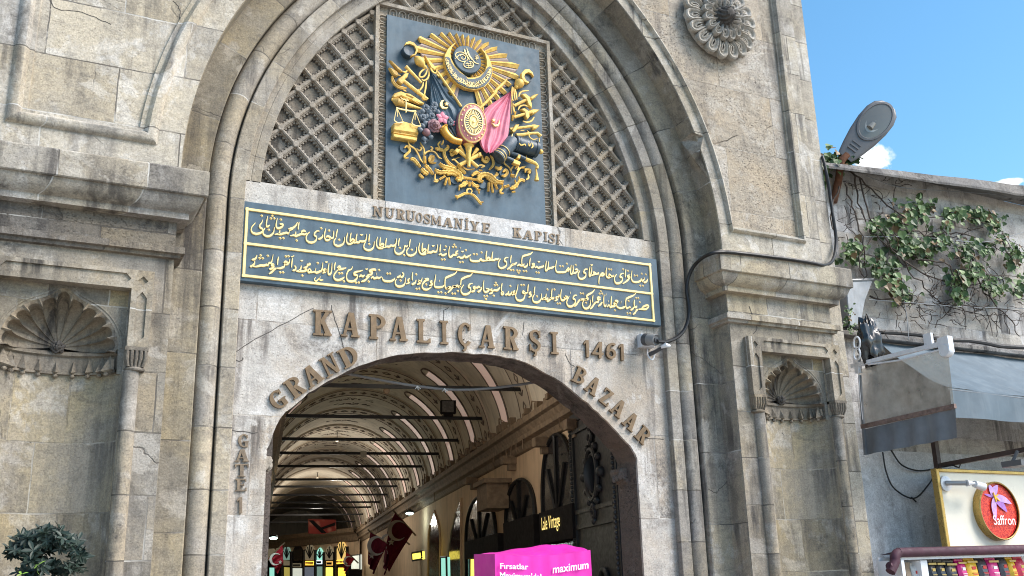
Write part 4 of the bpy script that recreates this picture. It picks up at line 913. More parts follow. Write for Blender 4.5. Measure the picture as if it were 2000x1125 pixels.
for i in range(1, len(sp_)-1, 1):
    p = sp_[i]; t = (sp_[i+1]-sp_[i-1]).normalized(); n = Vector((-t.z, 0, t.x)); sgn = rnd.uniform(-1, 1); w_ = 0.040*(0.5+0.5*math.sin(math.pi*i/len(sp_)))
    brush(mb, [p+n*w_*rnd.uniform(.4, 1.1), p+t*rnd.uniform(-.012, .012), p-n*w_*rnd.uniform(.3, 1.1)+t*rnd.uniform(-.015, .02)], 0.0042, -0.026, 0.004, 0.6, True)
    if i % 2: brush(mb, [p+t*-.012-n*w_*.5, p-n*w_*.8, p+t*.018-n*w_*.3], 0.0042, -0.026, 0.004, 0.6, True)
mb.build('crescent_script', M_goldl, EM)
# standards with little crescents
mb = MB(); c = at(755+315/7.033, 50+335/7.033, -0.03); mb.lathe((c.x, 0.06, c.z), (0, -1, 0), [(0.079, 0), (0.079, 0.085), (0.072, 0.09), (0.068, 0.085), (0, 0.08)], 28)
mb.build('standard_ring', M_blued, EM, smooth=30); mb = MB(); c2 = at(890+1000/7.033, 60+625/7.033, -0.02); mb.lathe((c2.x, 0.06, c2.z), (0, -1, 0), [(0.070, 0), (0.070, 0.07), (0, 0.071)], 28)
mb.build('standard_ring', M_blued, EM, smooth=30)
mb = MB()
slab(mb, E1, '248,272 268,228 320,210 380,232 427,290 432,352 402,402 350,414 338,405 385,385 405,335 382,278 320,250 270,255', -0.05, 0.0, 0.004)
mb.build('small_crescent', M_gold, EM); mb = MB(); slab(mb, E2, '1075,632 1060,572 1010,525 950,530 905,580 905,640 940,697 1000,722 1016,706 970,680 945,632 957,590 1000,570 1042,587', -0.05, 0.0, 0.004)
mb.build('small_crescent', M_gold, EM)
mb = MB()
def urn(T, a, b, r):
    p, q = ep_(T, a, -0.01)[0], ep_(T, b, -0.01)[0]; ax = q-p; L = ax.length; r = zu(T, r)
    mb.lathe(p, ax, [(r*.2, -.1*L), (r*.55, 0), (r*.95, L*.2), (r, L*.42), (r*.75, L*.65), (r*.4, L*.8), (r*.5, L*.88), (r*.3, L), (0, L)], 12)
urn(E1, '405,440', '540,590', 62)
bs(mb, E1, '560,580 500,610 455,660 460,705 510,700 545,650 560,590;575,590 585,660 560,730 510,755 480,735;505,780 490,840 450,895', 11, -0.01)
bs(mb, E1, '545,765 535,860 515,960', 11, -0.01); bs(mb, E1, '450,880 430,920 460,920', 20, -0.01); bs(mb, E1, '520,950 505,1000 555,1010', 22, -0.01)
mb.build('standard_head', M_gold, EM, smooth=35); mb = MB()
urn(E2, '905,690', '820,790', 68)
bs(mb, E2, '775,770 770,860 775,930 790,965;810,790 830,870 840,950;795,780 800,850 815,960', 11, -0.01); bs(mb, E4, '785,150 800,260 815,300', 12, -0.01); bs(mb, E4, '815,270 810,320', 24, -0.01); bs(mb, E4, '770,0 768,300', 10, -0.01); bs(mb, E4, '775,320 775,395', 24, -0.01)
mb.build('standard_head', M_gold, EM, smooth=35)
# lances
mb = MB(); bar(mb, E1, '700,640 860,870 1025,1115', 17, -0.03); slab(mb, E1, '524,400 660,545 685,590 660,610 610,580', -0.045, 0.0, 0.012); bs(mb, E1, '600,580 640,640 700,660;690,600 690,660 720,700', 12, -0.03); mb.build('lance', M_gold, EM, smooth=30)
mb = MB(); bar(mb, E2, '560,835 440,960 335,1060', 19, -0.03); slab(mb, E2, '724,630 690,720 560,840 530,860 520,830 600,740', -0.045, 0.0, 0.012); bs(mb, E2, '500,830 560,860', 14, -0.03); mb.build('lance', M_gold, EM, smooth=30)
# flags
def cloth(T, left, right, y, amp, nf, ph=0.0, n=14, m_=40):
    L = spline([v for v in ep_(T[0], left, y)], 6); Rr = spline([v for v in ep_(T[1], right, y)], 6)
    def samp(P, t):
        q = t*(len(P)-1); i = min(int(q), len(P)-2); return P[i]+(P[i+1]-P[i])*(q-i)
    rows = []
    for i in range(n+1):
        a, b = samp(L, i/n), samp(Rr, i/n)
        rows.append([a+(b-a)*(j/m_)+Vector((0, amp*math.sin(nf*math.pi*(j/m_)**0.85+ph+0.7*i/n*math.pi)*(0.35+0.65*i/n) + 0.35*amp*math.sin(2.3*nf*math.pi*j/m_+i*0.3), 0)) for j in range(m_+1)])
    return MB().grid(rows)
cloth((E1, E1), '588,618 600,900 612,1128 650,1330 800,1500', '596,620 720,760 860,960 1030,1125 1000,1480', -0.015, 0.016, 7).build('blue_flag', M_blue, EM, smooth=True)
fl = cloth((E4, E4), '750,-10 600,90 380,255 330,500 330,700 400,830', '756,-8 752,160 742,420 700,680 610,775 525,832', -0.055, 0.020, 5.5, 1.0).build('pink_flag', M_pink, EM, smooth=True)
mb = MB()
slab(mb, E1, '800,1018 755,1025 732,1065 735,1100 765,1140 830,1140 850,1120 800,1120 770,1095 770,1055', -0.045, -0.02, 0.003); slab(mb, E1, '828,1038 836,1060 858,1062 842,1078 850,1100 828,1088 806,1096 814,1074 800,1058 820,1058', -0.045, -0.02, 0.003)
mb.build('flag_emblem', M_goldl, EM); mb = MB(); slab(mb, E4, '605,370 608,430 585,470 540,470 505,430 500,415 540,448 580,435 595,405', -0.09, -0.06, 0.003); slab(mb, E4, '525,350 533,372 552,372 538,388 545,408 525,396 505,404 512,384 498,368 518,368', -0.09, -0.06, 0.003)
mb.build('flag_emblem', M_goldl, EM)
# shield
sc_ = at(890+232/7.033, 180+420/7.033, -0.10); ax_ = zu(E4, 197); az_ = zu(E4, 284)
def oval(prof, n=40):
    tilt = R(4)
    rows = []
    for r_, y in prof:
        rows.append([(sc_.x+ax_*r_*math.cos(2*math.pi*q/n)*math.cos(tilt)-az_*r_*math.sin(2*math.pi*q/n)*math.sin(tilt)*-1, y, sc_.z+az_*r_*math.sin(2*math.pi*q/n)*math.cos(tilt)) for q in range(n)])
    return MB().grid(rows, True)
oval([(0.99, 0.03), (0.99, -0.08), (0.97, -0.092), (0.93, -0.10), (0.68, -0.125), (0.3, -0.12)]).build('shield', M_rim, EM, smooth=35)
mb = oval([(0.99, -0.082), (1.0, -0.098), (0.95, -0.108), (0.93, -0.10)]); q = oval([(0.70, -0.12), (0.68, -0.138), (0.62, -0.138), (0.60, -0.12)]); mb.add(q.v, q.f)
q = oval([(0.33, -0.125), (0.31, -0.142), (0.27, -0.142), (0.25, -0.128), (0.08, -0.13), (0.06, -0.15), (0, -0.15)]); mb.add(q.v, q.f)
for k in range(28):
    a = 2*math.pi*k/28
    for r0, r1, wd in ((0.36, 0.58, 0.0065), (0.08, 0.25, 0.004)):
        p = Vector((sc_.x+ax_*r0*math.cos(a), -0.13, sc_.z+az_*r0*math.sin(a))); q2 = Vector((sc_.x+ax_*r1*math.cos(a), -0.13, sc_.z+az_*r1*math.sin(a)))
        mb.tube([p, q2], wd, 5)
for k in range(18):
    a = 2*math.pi*k/18; p = Vector((sc_.x+ax_*0.81*math.cos(a), -0.117, sc_.z+az_*0.81*math.sin(a)))
    mb.prism3([p+Vector((0.013*(1 if i % 2 == 0 else .45)*math.cos(a+i*math.pi/5), 0, 0.013*(1 if i % 2 == 0 else .45)*math.sin(a+i*math.pi/5))) for i in range(10)], (0, 0.012, 0), 0.0)
mb.build('shield_gilding', M_goldl, EM, smooth=30)
oval([(0.66, -0.128), (0.0, -0.126)]).build('shield_field', M_blued, EM)
# bouquet
mb = MB(); rnd = random.Random(8)
def leaf3(mb, c, a, L, wd, lift):
    u = Vector((math.cos(a), 0, math.sin(a))); v = Vector((-u.z, 0, u.x)); y = Vector((0, -1, 0))
    rows = []
    for i in range(6):
        t = i/5; w_ = wd*math.sin(math.pi*min(0.98, t*0.9+0.06))**0.8
        rows.append([c+u*L*t+v*w_*s_+y*(lift*math.sin(math.pi*t)+0.25*wd*(1-abs(s_))) for s_ in (-1, -.5, 0, .5, 1)])
    mb.grid(rows)
for k in range(46):
    x = rnd.uniform(520, 800); z = rnd.uniform(190, 760)
    if (x-650)**2/160**2+(z-470)**2/310**2 > 1.0: continue
    c = at(755+x/7.925, 180+z/7.925, -0.02-rnd.uniform(0, .04))
    leaf3(mb, c, rnd.uniform(0, 6.28), zu(E3, 85), zu(E3, 38), 0.012)
for x, z in ((610, 240), (720, 260), (560, 385), (700, 370), (990, 470), (960, 430), (740, 200)):
    c = at(755+x/7.925, 180+z/7.925, -0.05)
    for k in range(5): leaf3(mb, c, k*1.257+x, zu(E3, 62), zu(E3, 34), 0.01)
    mb.ball(c+Vector((0, -0.012, 0)), 0.016, n=6)
bs(mb, E3, '960,560 1020,650 1060,720;980,500 1040,600 1080,690', 12, -0.03)
mb.build('bouquet_leaves', M_leafb, EM, smooth=40)
mb = MB(); c = at(755+742/7.925, 180+522/7.925, -0.07)
for ring_, rr, nn in ((0, 0.082, 7), (1, 0.060, 6), (2, 0.038, 5)):
    for k in range(nn):
        a = 2*math.pi*k/nn+ring_*0.4; p = c+Vector((math.cos(a)*rr*0.62, -0.02*ring_, math.sin(a)*rr*0.62))
        mb.ball(p, rr*0.48, 0.014+0.004*ring_, rr*0.48, n=7)
mb.ball(c+Vector((0, -0.06, 0)), 0.022, 0.014, 0.022, n=6)
mb.ball(at(755+615/7.925, 180+622/7.925, -0.06), zu(E3, 58), n=10); mb.build('rose', M_rose, EM, smooth=40)
mb = MB(); c = at(755+865/7.925, 180+400/7.925, -0.07)
for k in range(5): leaf3(mb, c, R(90+72*k), zu(E3, 100), zu(E3, 36), 0.006)
for x, z in ((1045, 462), (1035, 500)): mb.ball(at(755+x/7.925, 180+z/7.925, -0.05), 0.014, n=6)
mb.build('pink_flower', M_pink, EM, smooth=40)
# horn of plenty
mb = MB(); hp_ = spline(ep_(E3, '872,560 905,625 960,690 1040,745 1150,770', -0.07), 5); L = len(hp_)
mb.tube(hp_, [zu(E3, 72-24*(i/(L-1))**0.6) for i in range(L)], 18); mb.tube(spline(ep_(E3, '838,588 870,530 935,505 905,570 838,588', -0.10), 4), zu(E3, 10), 6); mb.build('horn_of_plenty', M_brass, EM, smooth=40)
# book and scales
mb = MB(); slab(mb, E3, '115,480 250,445 385,480 508,525 495,640 108,585', -0.035, PY, 0.01); slab(mb, E3, '106,640 480,700 468,752 104,690', -0.03, PY, 0.008); slab(mb, E3, '112,590 480,640 476,695 108,635', -0.01, PY, 0.004)
bs(mb, E3, '106,605 300,630 485,660;106,625 300,652 482,680', 7, -0.012, 0.006)
mb.build('book', M_gold, EM)
mb = MB(); bs(mb, E3, '148,235 200,258 300,278 400,295 455,290', 12, -0.05); bar(mb, E3, '300,150 300,315', [14, 9], -0.05); bs(mb, E3, '215,80 250,110 280,110 300,130 330,120 300,100 345,140;435,280 465,300', 9, -0.05)
for s in ('155,250 117,425', '162,250 255,462', '165,260 170,380', '440,300 390,470', '442,300 527,515', '442,310 440,430'): bar(mb, E3, s, 6, -0.055, 6)
bs(mb, E3, '115,420 135,455 180,474 240,470 258,458;388,465 410,500 460,522 520,526 532,508', 10, -0.055)
mb.build('scales', M_goldl, EM, smooth=35)
# arms on the left
mb = MB(); h_ = ep_(E3, '90,115 160,150 250,180 550,265', 0.0)
mb.tube(h_, [zu(E3, 16), zu(E3, 64), zu(E3, 44), zu(E3, 14)], 12); mb.ball(h_[0], zu(E3, 20), n=6)
mb.build('mace', M_gold, EM, smooth=40)
mb = MB(); slab(mb, E3, '100,45 130,10 230,-20 300,10 370,20 590,165 570,190 500,170 380,120 330,100 230,60 130,90 100,70', -0.02, 0.03, 0.012); bs(mb, E3, '400,120 500,180', 10, -0.02); bs(mb, E3, '310,30 420,80', 14, -0.025); mb.build('pistol', M_gold, EM, smooth=30)
mb = MB(); bar(mb, E1, '210,745 560,1020', 26, 0.0); bar(mb, E1, '262,562 480,788', [24, 17], 0.0)
slab(mb, E1, '38,570 75,580 150,625 170,680 140,695 100,670', -0.02, 0.03, 0.012); slab(mb, E1, '42,466 75,480 190,580 232,625 200,632 150,600', -0.02, 0.03, 0.012)
slab(mb, E1, '170,720 215,690 260,650 308,645 290,705 262,720 250,760 215,800 190,790 150,750', -0.03, 0.03, 0.01); bs(mb, E1, '72,700 95,780 160,845 272,866', 20, 0.0); bs(mb, E1, '160,680 190,690;215,630 260,640 285,610;230,885 270,905', 12, 0.0)
mb.build('axe', M_gold, EM, smooth=30)
# arms on the right
mb = MB()
for (a, b, t, e) in (('800,190', '1000,90', '1020,70 1080,30 1148,16 1100,70 1050,100', '905,25 960,15 1020,60 1050,160 1048,220 1000,170 970,90'), ('800,345', '1040,275', '1015,245 1080,230 1162,236 1110,280 1060,300', '895,230 950,215 1010,260 1020,330 990,370 960,330 950,270')):
    bar(mb, E4, a+' '+b, 22, -0.01); slab(mb, E4, t, -0.03, 0.03, 0.012); slab(mb, E4, e, -0.035, 0.02, 0.008)
bs(mb, E4, '865,65 880,15 930,-15 1000,-20;855,248 880,200 940,180 1010,205;920,398 980,415 1040,395 1078,342', 11, -0.01)
bar(mb, E4, '745,510 1060,468', 20, -0.01); slab(mb, E4, '1055,440 1090,438 1163,456 1110,500 1060,510', -0.03, 0.03, 0.012); slab(mb, E4, '825,442 878,440 830,530 795,552 775,530', -0.05, 0.02, 0.008)
bar(mb, E4, '830,592 900,590 970,578 1050,565 1120,565 1165,610', [24, 26, 24, 20, 22, 30], -0.02); bs(mb, E4, '980,530 1010,560 1010,610 1060,650 1120,640;890,530 940,525', 9, -0.03); bs(mb, E4, '1145,640 1150,720', 14, -0.02)
bar(mb, E6, '1010,325 1090,360 1170,395 1205,440 1190,475', [28, 34, 26, 24, 26], -0.02); bar(mb, E6, '1180,480 1190,560 1190,600 1188,665', [12, 14, 24, 38], -0.02); slab(mb, E6, '905,248 945,262 930,322 885,305', -0.055, 0.0, 0.006); slab(mb, E6, '838,322 945,372 925,425 820,388', -0.05, 0.0, 0.006)
mb.ball(at(890+1170/7.033, 180+820/7.033, -0.03), zu(E4, 34), n=8)
bs(mb, E4, '870,700 900,730 950,715 960,740;1000,700 1010,740 1040,700 1060,740 1040,770', 9, -0.115)
mb.build('gilded_arms', M_gold, EM, smooth=30)
mb = MB(); p, q = at(890+805/7.033, 180+705/7.033, -0.02), at(890+1115/7.033, 180+790/7.033, -0.02)
ax2 = q-p; rr = zu(E4, 112); Ld = ax2.length
mb.lathe(p, ax2, [(0, 0), (rr*.9, 0), (rr, 0.01), (rr*.98, Ld*.12), (rr*1.03, Ld*.13), (rr*1.03, Ld*.18), (rr*.97, Ld*.19), (rr*.94, Ld*.55), (rr*.98, Ld*.56), (rr*.98, Ld*.6), (rr*.92, Ld*.61), (rr*.9, Ld*.88), (rr*1.0, Ld*.89), (rr*1.0, Ld), (rr*.8, Ld), (rr*.7, Ld*.96), (0, Ld*.96)], 26)
bar(mb, E6, '770,230 890,270 1010,330', 36, -0.02, 12); bar(mb, E6, '690,300 830,360', 36, -0.02, 12)
mb.build('cannon', M_blued, EM, smooth=30)
mb = MB(); p, q = at(890+800/7.033, 180+660/7.033, -0.03), at(890+575/7.033, 180+900/7.033, -0.03); ax2 = q-p; Ld = ax2.length
mb.lathe(p, ax2, [(zu(E4, 75), 0), (zu(E4, 100), Ld*.1), (zu(E4, 92), Ld*.5), (zu(E4, 80), Ld*.8), (zu(E4, 105), Ld), (0, Ld)], 22); mb.build('drum', M_leafb, EM, smooth=40)
mb = MB()
for fr in (0.62, 0.80, 0.93):
    c = p+ax2*fr; r_ = zu(E4, 92 if fr < .9 else 100)*1.0
    u = ax2.normalized(); v = u.cross(Vector((0, 1, 0))).normalized(); w2 = Vector((0, -1, 0)); w2 = (w2-u*w2.dot(u)).normalized()
    mb.tube([c+v*r_*math.cos(R(a))+w2*r_*math.sin(R(a)) for a in range(0, 181, 15)], 0.005, 5)
bs(mb, E4, '780,575 770,640 800,740', 7, -0.10); mb.build('drum_cord', M_goldl, EM, smooth=True)
# trumpet and crossed batons
mb = MB(); tp = ep_(E6, '125,112 122,140 122,230 125,350 125,450', -0.05); mb.tube(tp, [zu(E6, 82), zu(E6, 52), zu(E6, 36), zu(E6, 28), zu(E6, 24)], 14)
for s, r_ in (('-20,425 300,250', 30), ('-40,190 265,455', 28)): bar(mb, E6, s, r_, -0.02)
bar(mb, E6, '175,275 260,170', [10, 34], -0.02); bar(mb, E5, '1020,165 1100,270', [30, 10], -0.02); slab(mb, E5, '985,185 1035,225 1000,280 945,235', -0.05, 0.0, 0.008); slab(mb, E6, '275,225 320,215 335,275 290,290', -0.05, 0.0, 0.008)
mb.build('trumpet', M_gold, EM, smooth=35)
# scrolls and acanthus
mb = MB()
for s, h in (('160,195 190,168 230,190 240,240 200,285 165,318 178,352 222,352', 17), ('220,90 240,150 320,205 365,275 410,370 450,425', 14), ('405,105 430,150 465,210 470,280 466,340', 12), ('348,200 390,236 427,200 398,178', 13), ('470,330 478,445', 38), ('470,320 490,270 560,240 640,262 700,340 745,362;560,240 602,200 568,168', 12), ('632,352 592,345 598,385 625,372;630,330 580,322 550,372 580,420 655,432', 18),
             ('250,372 300,372 345,420 410,500', 26), ('425,515 465,565 530,612', 32), ('392,600 410,630 458,672', 20), ('480,455 540,520 610,615', 26), ('632,530 700,575 800,575 870,560', 30), ('640,600 640,690 680,698 662,722 615,715', 15), ('795,635 705,692', 32), ('822,665 790,780', 30), ('850,660 872,780', 28), ('705,435 760,485 850,512 950,545 1025,605 1040,665 1005,690 965,660', 36), ('820,605 900,580 985,625', 34),
             ('830,150 842,190 790,240 790,320 840,412 910,472 975,505', 22), ('870,262 905,232 945,262 905,300 880,275', 22), ('640,200 700,215 770,235', 24), ('720,90 690,140 720,205;770,75 755,130 730,135', 12), ('900,385 940,375 1000,430 1060,480 1130,525', 14), ('960,360 1020,340', 10), ('985,460 1060,540 1120,600', 22), ('1060,655 1215,675', 28), ('1140,712 1100,770 1010,800', 24), ('1020,800 1012,860', 18), ('1170,728 1178,800', 32), ('1205,850 1170,832 1140,862 1150,895', 9), ('950,942 990,962 1060,930 1110,908 1190,915;985,965 990,1000', 19)):
    bs(mb, E5, s, h, 0.025)
for s, h in (('335,268 345,345 400,372 432,330 400,302 380,332', 20), ('460,272 500,332 506,420 440,500', 18), ('20,450 100,492 215,482', 11), ('262,430 330,422 372,440 320,460', 11), ('170,590 240,540 290,562', 24), ('280,500 335,512', 20), ('15,625 255,655', 28), ('345,690 285,655 310,590 390,572 470,600 560,682 665,685', 36), ('400,610 500,680 600,690', 26), ('432,700 428,840', 30), ('470,700 502,858', 28), ('520,690 572,805', 28), ('570,700 660,722', 28), ('650,740 648,795 618,825 630,862 675,866', 16), ('675,770 750,745', 40), ('770,795 850,760 900,690', 28), ('900,700 930,660 980,662 986,692', 22), ('850,655 862,725', 20), ('910,605 920,660', 20), ('850,622 920,482 1012,440', 12), ('940,470 1000,470', 18), ('775,590 830,595', 42), ('800,560 790,490 835,420', 12), ('800,552 760,462 690,402 678,355', 12), ('660,532 702,500 728,542 690,592 640,588', 21), ('850,478 880,442 908,470 880,497', 15), ('1010,540 1020,492 1082,500 1076,542 1045,530', 18), ('1055,570 1062,622 1025,652', 15), ('535,452 600,482 638,450', 24), ('545,545 572,570 515,602', 17), ('165,690 225,750 285,752', 24), ('240,800 300,822', 26), ('275,820 285,872', 20), ('85,845 100,800 150,790 175,830 150,872', 9), ('125,870 200,900 250,952 290,1000 322,1045;300,1005 350,1005', 19), ('800,850 850,840', 26), ('60,680 20,740 -20,760', 22), ('1030,270 1020,330', 12)):
    bs(mb, E6, s, h, 0.025)
mb.build('scrollwork', M_gold, EM, smooth=30)
mb = MB()
for T, x, z, r_ in ((E5, 160, 200, 72), (E5, 615, 350, 78), (E5, 950, 690, 72), (E6, 665, 545, 66), (E6, 1065, 520, 56), (E6, 340, 730, 60)):
    c = at(T[0][0]+x/T[1], T[0][1]+z/T[1], 0.045); mb = MB(); mb.lathe((c.x, PY, c.z), (0, -1, 0), [(zu(T, r_), 0), (zu(T, r_), 0.02), (0, 0.021)], 22)
    mb.build('scroll_disc', M_blue, EM, smooth=30)
# ------------------------------------------------------------------ the vaulted street behind the gate
HA = Vector((0.21600396, 0.97639249, 0)); HS = Vector((HA.y, -HA.x, 0))       # along the street, and to its right
def hp(t, l, z): return Vector((CAM.x, CAM.y, 0))+HA*t+HS*l+Vector((0, 0, z))
def on_wall(px, py, l):
    d = AR*((px-1000)/FPX) - AU*((py-562.5)/FPX) + AF
    q = CAM+d*(l/d.dot(HS)); return q
HC, HW, ZS, LR, LL = 2.21, 2.16, 4.30, 4.37, 0.05
def text_mesh(body, o, u, v, mat, name, parent=None, ext=0.01, align='CENTER', bold=0.0):
    cu = bpy.data.curves.new('t', 'FONT'); cu.body = body; cu.align_x = align; cu.size = 1.0; cu.offset = bold
    ob = bpy.data.objects.new('t', cu); col.objects.link(ob)
    dg = bpy.context.evaluated_depsgraph_get(); me = bpy.data.meshes.new_from_object(ob.evaluated_get(dg))
    n = Vector(u).cross(Vector(v)).normalized(); mb = MB()
    for q in me.vertices: mb.v.append(Vector(o)+Vector(u)*q.co.x+Vector(v)*q.co.y+n*ext)
    for p in me.polygons: mb.f.append(tuple(p.vertices))
    bpy.data.objects.remove(ob); bpy.data.curves.remove(cu); bpy.data.meshes.remove(me)
    return mb.build(name, mat, parent, recalc=False)
M_vault = plain('vault_plaster', (0.66, 0.60, 0.50), 0.9, vary=0.14, scale=1.6, bump=0.05, dirt=(0.2, 0.17, 0.14), dirt_amt=0.4)
M_rib = plain('rib_plaster', (0.52, 0.45, 0.36), 0.9, vary=0.15, scale=2, bump=0.05)
M_hwall = plain('ochre_plaster', (0.66, 0.49, 0.33), 0.9, vary=0.12, scale=1.5, bump=0.05, dirt=(0.22, 0.17, 0.12), dirt_amt=0.35)
M_orn = plain('painted_ornament', (0.14, 0.11, 0.09), 0.9)
M_wood = plain('weathered_wood', (0.20, 0.145, 0.095), 0.8, vary=0.35, scale=9, bump=0.3)
M_iron = plain('black_iron', (0.02, 0.02, 0.021), 0.5, 0.4, vary=0.3, scale=10)
M_black = plain('black_sign', (0.014, 0.012, 0.012), 0.85, 0, 0.1, vary=0.2)
M_dglass = plain('dark_glass', (0.02, 0.02, 0.024), 0.12, 0, 0.6)
M_win = glow('skylight_pane', (0.86, 0.62, 0.53), 0.095)
M_floor = plain('street_floor', (0.20, 0.185, 0.17), 0.5, vary=0.2)
TR = [16.3, 19.4, 22.0, 24.5, 27.1, 29.8, 32.2, 34.8, 37.2, 40.0, 43.2, 47.0, 51.0]
TEND = 60.0
HALL = empty('vaulted_street', tuple(hp(14, HC, 0)), 'dim barrel vaulted market street seen through the doorway', 'covered street')
def varc(t, r, n=40, a0=0, a1=180, dz=0): return [hp(t, HC+r*math.cos(R(a0+(a1-a0)*i/n)), ZS+dz+r*1.0*math.sin(R(a0+(a1-a0)*i/n))) for i in range(n+1)]
def t0l(l): return (10.66-HS.y*l)/HA.y          # where the line l meets the back of the gate wall
def vfirst(r, n=40): return [hp(t0l(HC+r*math.cos(R(180*i/n))), HC+r*math.cos(R(180*i/n)), ZS+r*math.sin(R(180*i/n))) for i in range(n+1)]
ts = [12.0+i*(TEND-12.0)/40 for i in range(0, 41)]
MB().grid([vfirst(HW)]+[varc(t, HW) for t in ts]).build('vault', M_vault, HALL, smooth=True)
MB().grid([vfirst(HW+.2, 24)]+[varc(t, HW+0.2, 24) for t in (12.0, TEND+.5)]).build('vault_shell', S_dark, HALL)
MB().add([hp(TEND-.02, -2, 0), hp(TEND-.02, 7, 0), hp(TEND-.02, 7, 7), hp(TEND-.02, -2, 7)], [(0, 1, 2, 3)]).build('end_wall', M_vault, HALL)
mb = MB()
for t in [12.7]+TR:
    mb.grid([varc(t-0.36, HW+0.02), varc(t-0.36, HW-0.035), varc(t+0.36, HW-0.035), varc(t+0.36, HW+0.02)])
    rb = mb.build('rib', M_rib, HALL, smooth=30); mb = MB()
mb = MB()
for t in [12.7]+TR[:9]:
    for d in (-0.34, 0.34): mb.tube(varc(t+d, HW-0.04, 40), 0.008, 5)
    for k in range(6, 175, 7):
        c = lambda a, d: hp(t+d, HC+(HW-0.043)*math.cos(R(a)), ZS+(HW-0.043)*math.sin(R(a)))
        if k % 2 == 0:
            mb.tube([c(k, 0), c(k+2.5, 0.09), c(k+5, 0), c(k+2.5, -0.09), c(k, 0)], 0.010, 4)
        else:
            mb.tube([c(k+3, -0.12), c(k+1, 0), c(k+3, 0.12)], 0.014, 4); mb.tube([c(k+1, 0), c(k+5, 0)], 0.012, 4)
rnd = random.Random(2)
for i in range(8):
    t = ([12.7]+TR)[i]; t2 = ([12.7]+TR)[i+1]
    for tt in ((t+t2)/2-.25, (t+t2)/2+.35):
        for k in range(26):
            a = 90+rnd.gauss(0, 7.5); d = rnd.gauss(0, .06); c = lambda a_, d_: hp(tt+d_, HC+(HW-0.006)*math.cos(R(a_)), ZS+(HW-0.006)*math.sin(R(a_)))
            if abs(a-90) > 17: continue
            mb.tube([c(a, d), c(a+rnd.uniform(-1.5, 1.5), d+rnd.uniform(-.05, .05)), c(a+rnd.uniform(-2.5, 2.5), d+rnd.uniform(-.06, .06))], 0.007, 4)
mb.build('painted_ornament', M_orn, HALL)
allt = [12.7]+TR
for i in range(len(allt)-1):
    tm = (allt[i]+allt[i+1])/2
    for s in (1, -1):
        if s < 0 and i > 3: continue
        a0, a1 = (7, 58) if s > 0 else (173, 130)
        w2 = 0.25
        fr = [hp(tm+d, HC+(HW-0.01)*math.cos(R(a)), ZS+(HW-0.01)*math.sin(R(a))) for d, a in ([(-w2, a0+(a1-a0)*k/14) for k in range(15)]+[(w2*math.cos(R(180-18*k)), a1+s*4*math.sin(R(18*k))) for k in range(11)]+[(w2, a1-(a1-a0)*k/14) for k in range(15)])]
        n2 = len(fr)
        k0 = [(-w2+2*w2*j/4, a0+(a1-a0)*k/16) for k in range(17) for j in range(5)]
        rows = [[hp(tm-w2+2*w2*j/4, HC+(HW-0.012)*math.cos(R(a0+(a1-a0)*k/16)), ZS+(HW-0.012)*math.sin(R(a0+(a1-a0)*k/16))) for j in range(5)] for k in range(17)]
        wn_ = MB().grid(rows).build('skylight', M_win, HALL)
        MB().tube(fr+[fr[0]], 0.02, 5).build('frame', M_orn, wn_)
# side walls, shelf cornice with its clutter
for l, nm in ((LR, 1), (LL, -1)):
    MB().add([hp(t0l(l), l, 0), hp(TEND, l, 0), hp(TEND, l, ZS+.02), hp(t0l(l), l, ZS+.02), hp(t0l(l), l+nm*.3, 0), hp(TEND, l+nm*.3, 0), hp(TEND, l+nm*.3, ZS), hp(t0l(l), l+nm*.3, ZS)], [(0, 1, 2, 3), (4, 5, 6, 7), (0, 3, 7, 4), (1, 2, 6, 5)]).build('side_wall', M_hwall, HALL)
    prof = [(0, ZS+.06), (.24, ZS+.05), (.27, ZS+.03), (.27, ZS-.07), (.20, ZS-.09), (.15, ZS-.19), (.20, ZS-.21), (.19, ZS-.28), (.10, ZS-.31), (.05, ZS-.40), (0, ZS-.42)]
    MB().grid([[hp(t, l-nm*p, z) for p, z in prof] for t in (t0l(l), 20, 30, TEND)]).build('shelf_cornice', M_wood, HALL)
mb = MB(); rnd = random.Random(12)
for k in range(90):
    t = 12.2+k*0.42+rnd.uniform(-.1, .1); z = ZS+.06; l = LR-rnd.uniform(.1, .25)
    h = rnd.uniform(.04, .15); mb.obox(hp(t, l, z+h/2), HA*rnd.uniform(.03, .13), HS*.05, Vector((0, 0, h/2)))
    if rnd.random() < .5: mb.tube([hp(t, l, z+h), hp(t+.2, l-.05, z+h+rnd.uniform(.03, .12)), hp(t+.42, l, z+.08)], 0.012, 4)
    if rnd.random() < .35: mb.tube([hp(t, LR-.2, ZS-.28), hp(t+rnd.uniform(-.1, .1), LR-.2, ZS-.42-rnd.random()*.12)], 0.01, 4)
mb.build('cable_clutter', M_wood, HALL)
for t in (13.4, 15.1, 17.3, 20.6): MB().obox(hp(t, LR-.12, ZS-.46), HA*.10, HS*.13, Vector((0, 0, .07))).obox(hp(t, LR-.07, ZS-.58), HA*.07, HS*.07, Vector((0, 0, .06))).build('bracket', M_wood, HALL)
MB().add([hp(t0l(-1), -1, 0.006), hp(TEND, -1, 0.006), hp(TEND, 6, 0.006), hp(t0l(6), 6, 0.006)], [(0, 1, 2, 3)]).build('floor', M_floor, HALL)
# dark panels added along the left wall in place of its shade
M_shade = plain('shade_panel_dark', (0.035, 0.028, 0.024), 0.7, 0, 0.2, vary=0.4, scale=4)
mb = MB()
for k in range(18):
    ta = 18+k*1.6; mb.obox(hp(ta+.78, LL+.02, 1.92), HA*.76, HS*.03, Vector((0, 0, 1.9))); mb.obox(hp(ta+.78, LL+.07, 3.3), HA*.6, HS*.02, Vector((0, 0, .22))); mb.obox(hp(ta, LL+.04, 1.95), HA*.05, HS*.05, Vector((0, 0, 1.95)))
mb.build('shade_panels', M_shade, HALL)
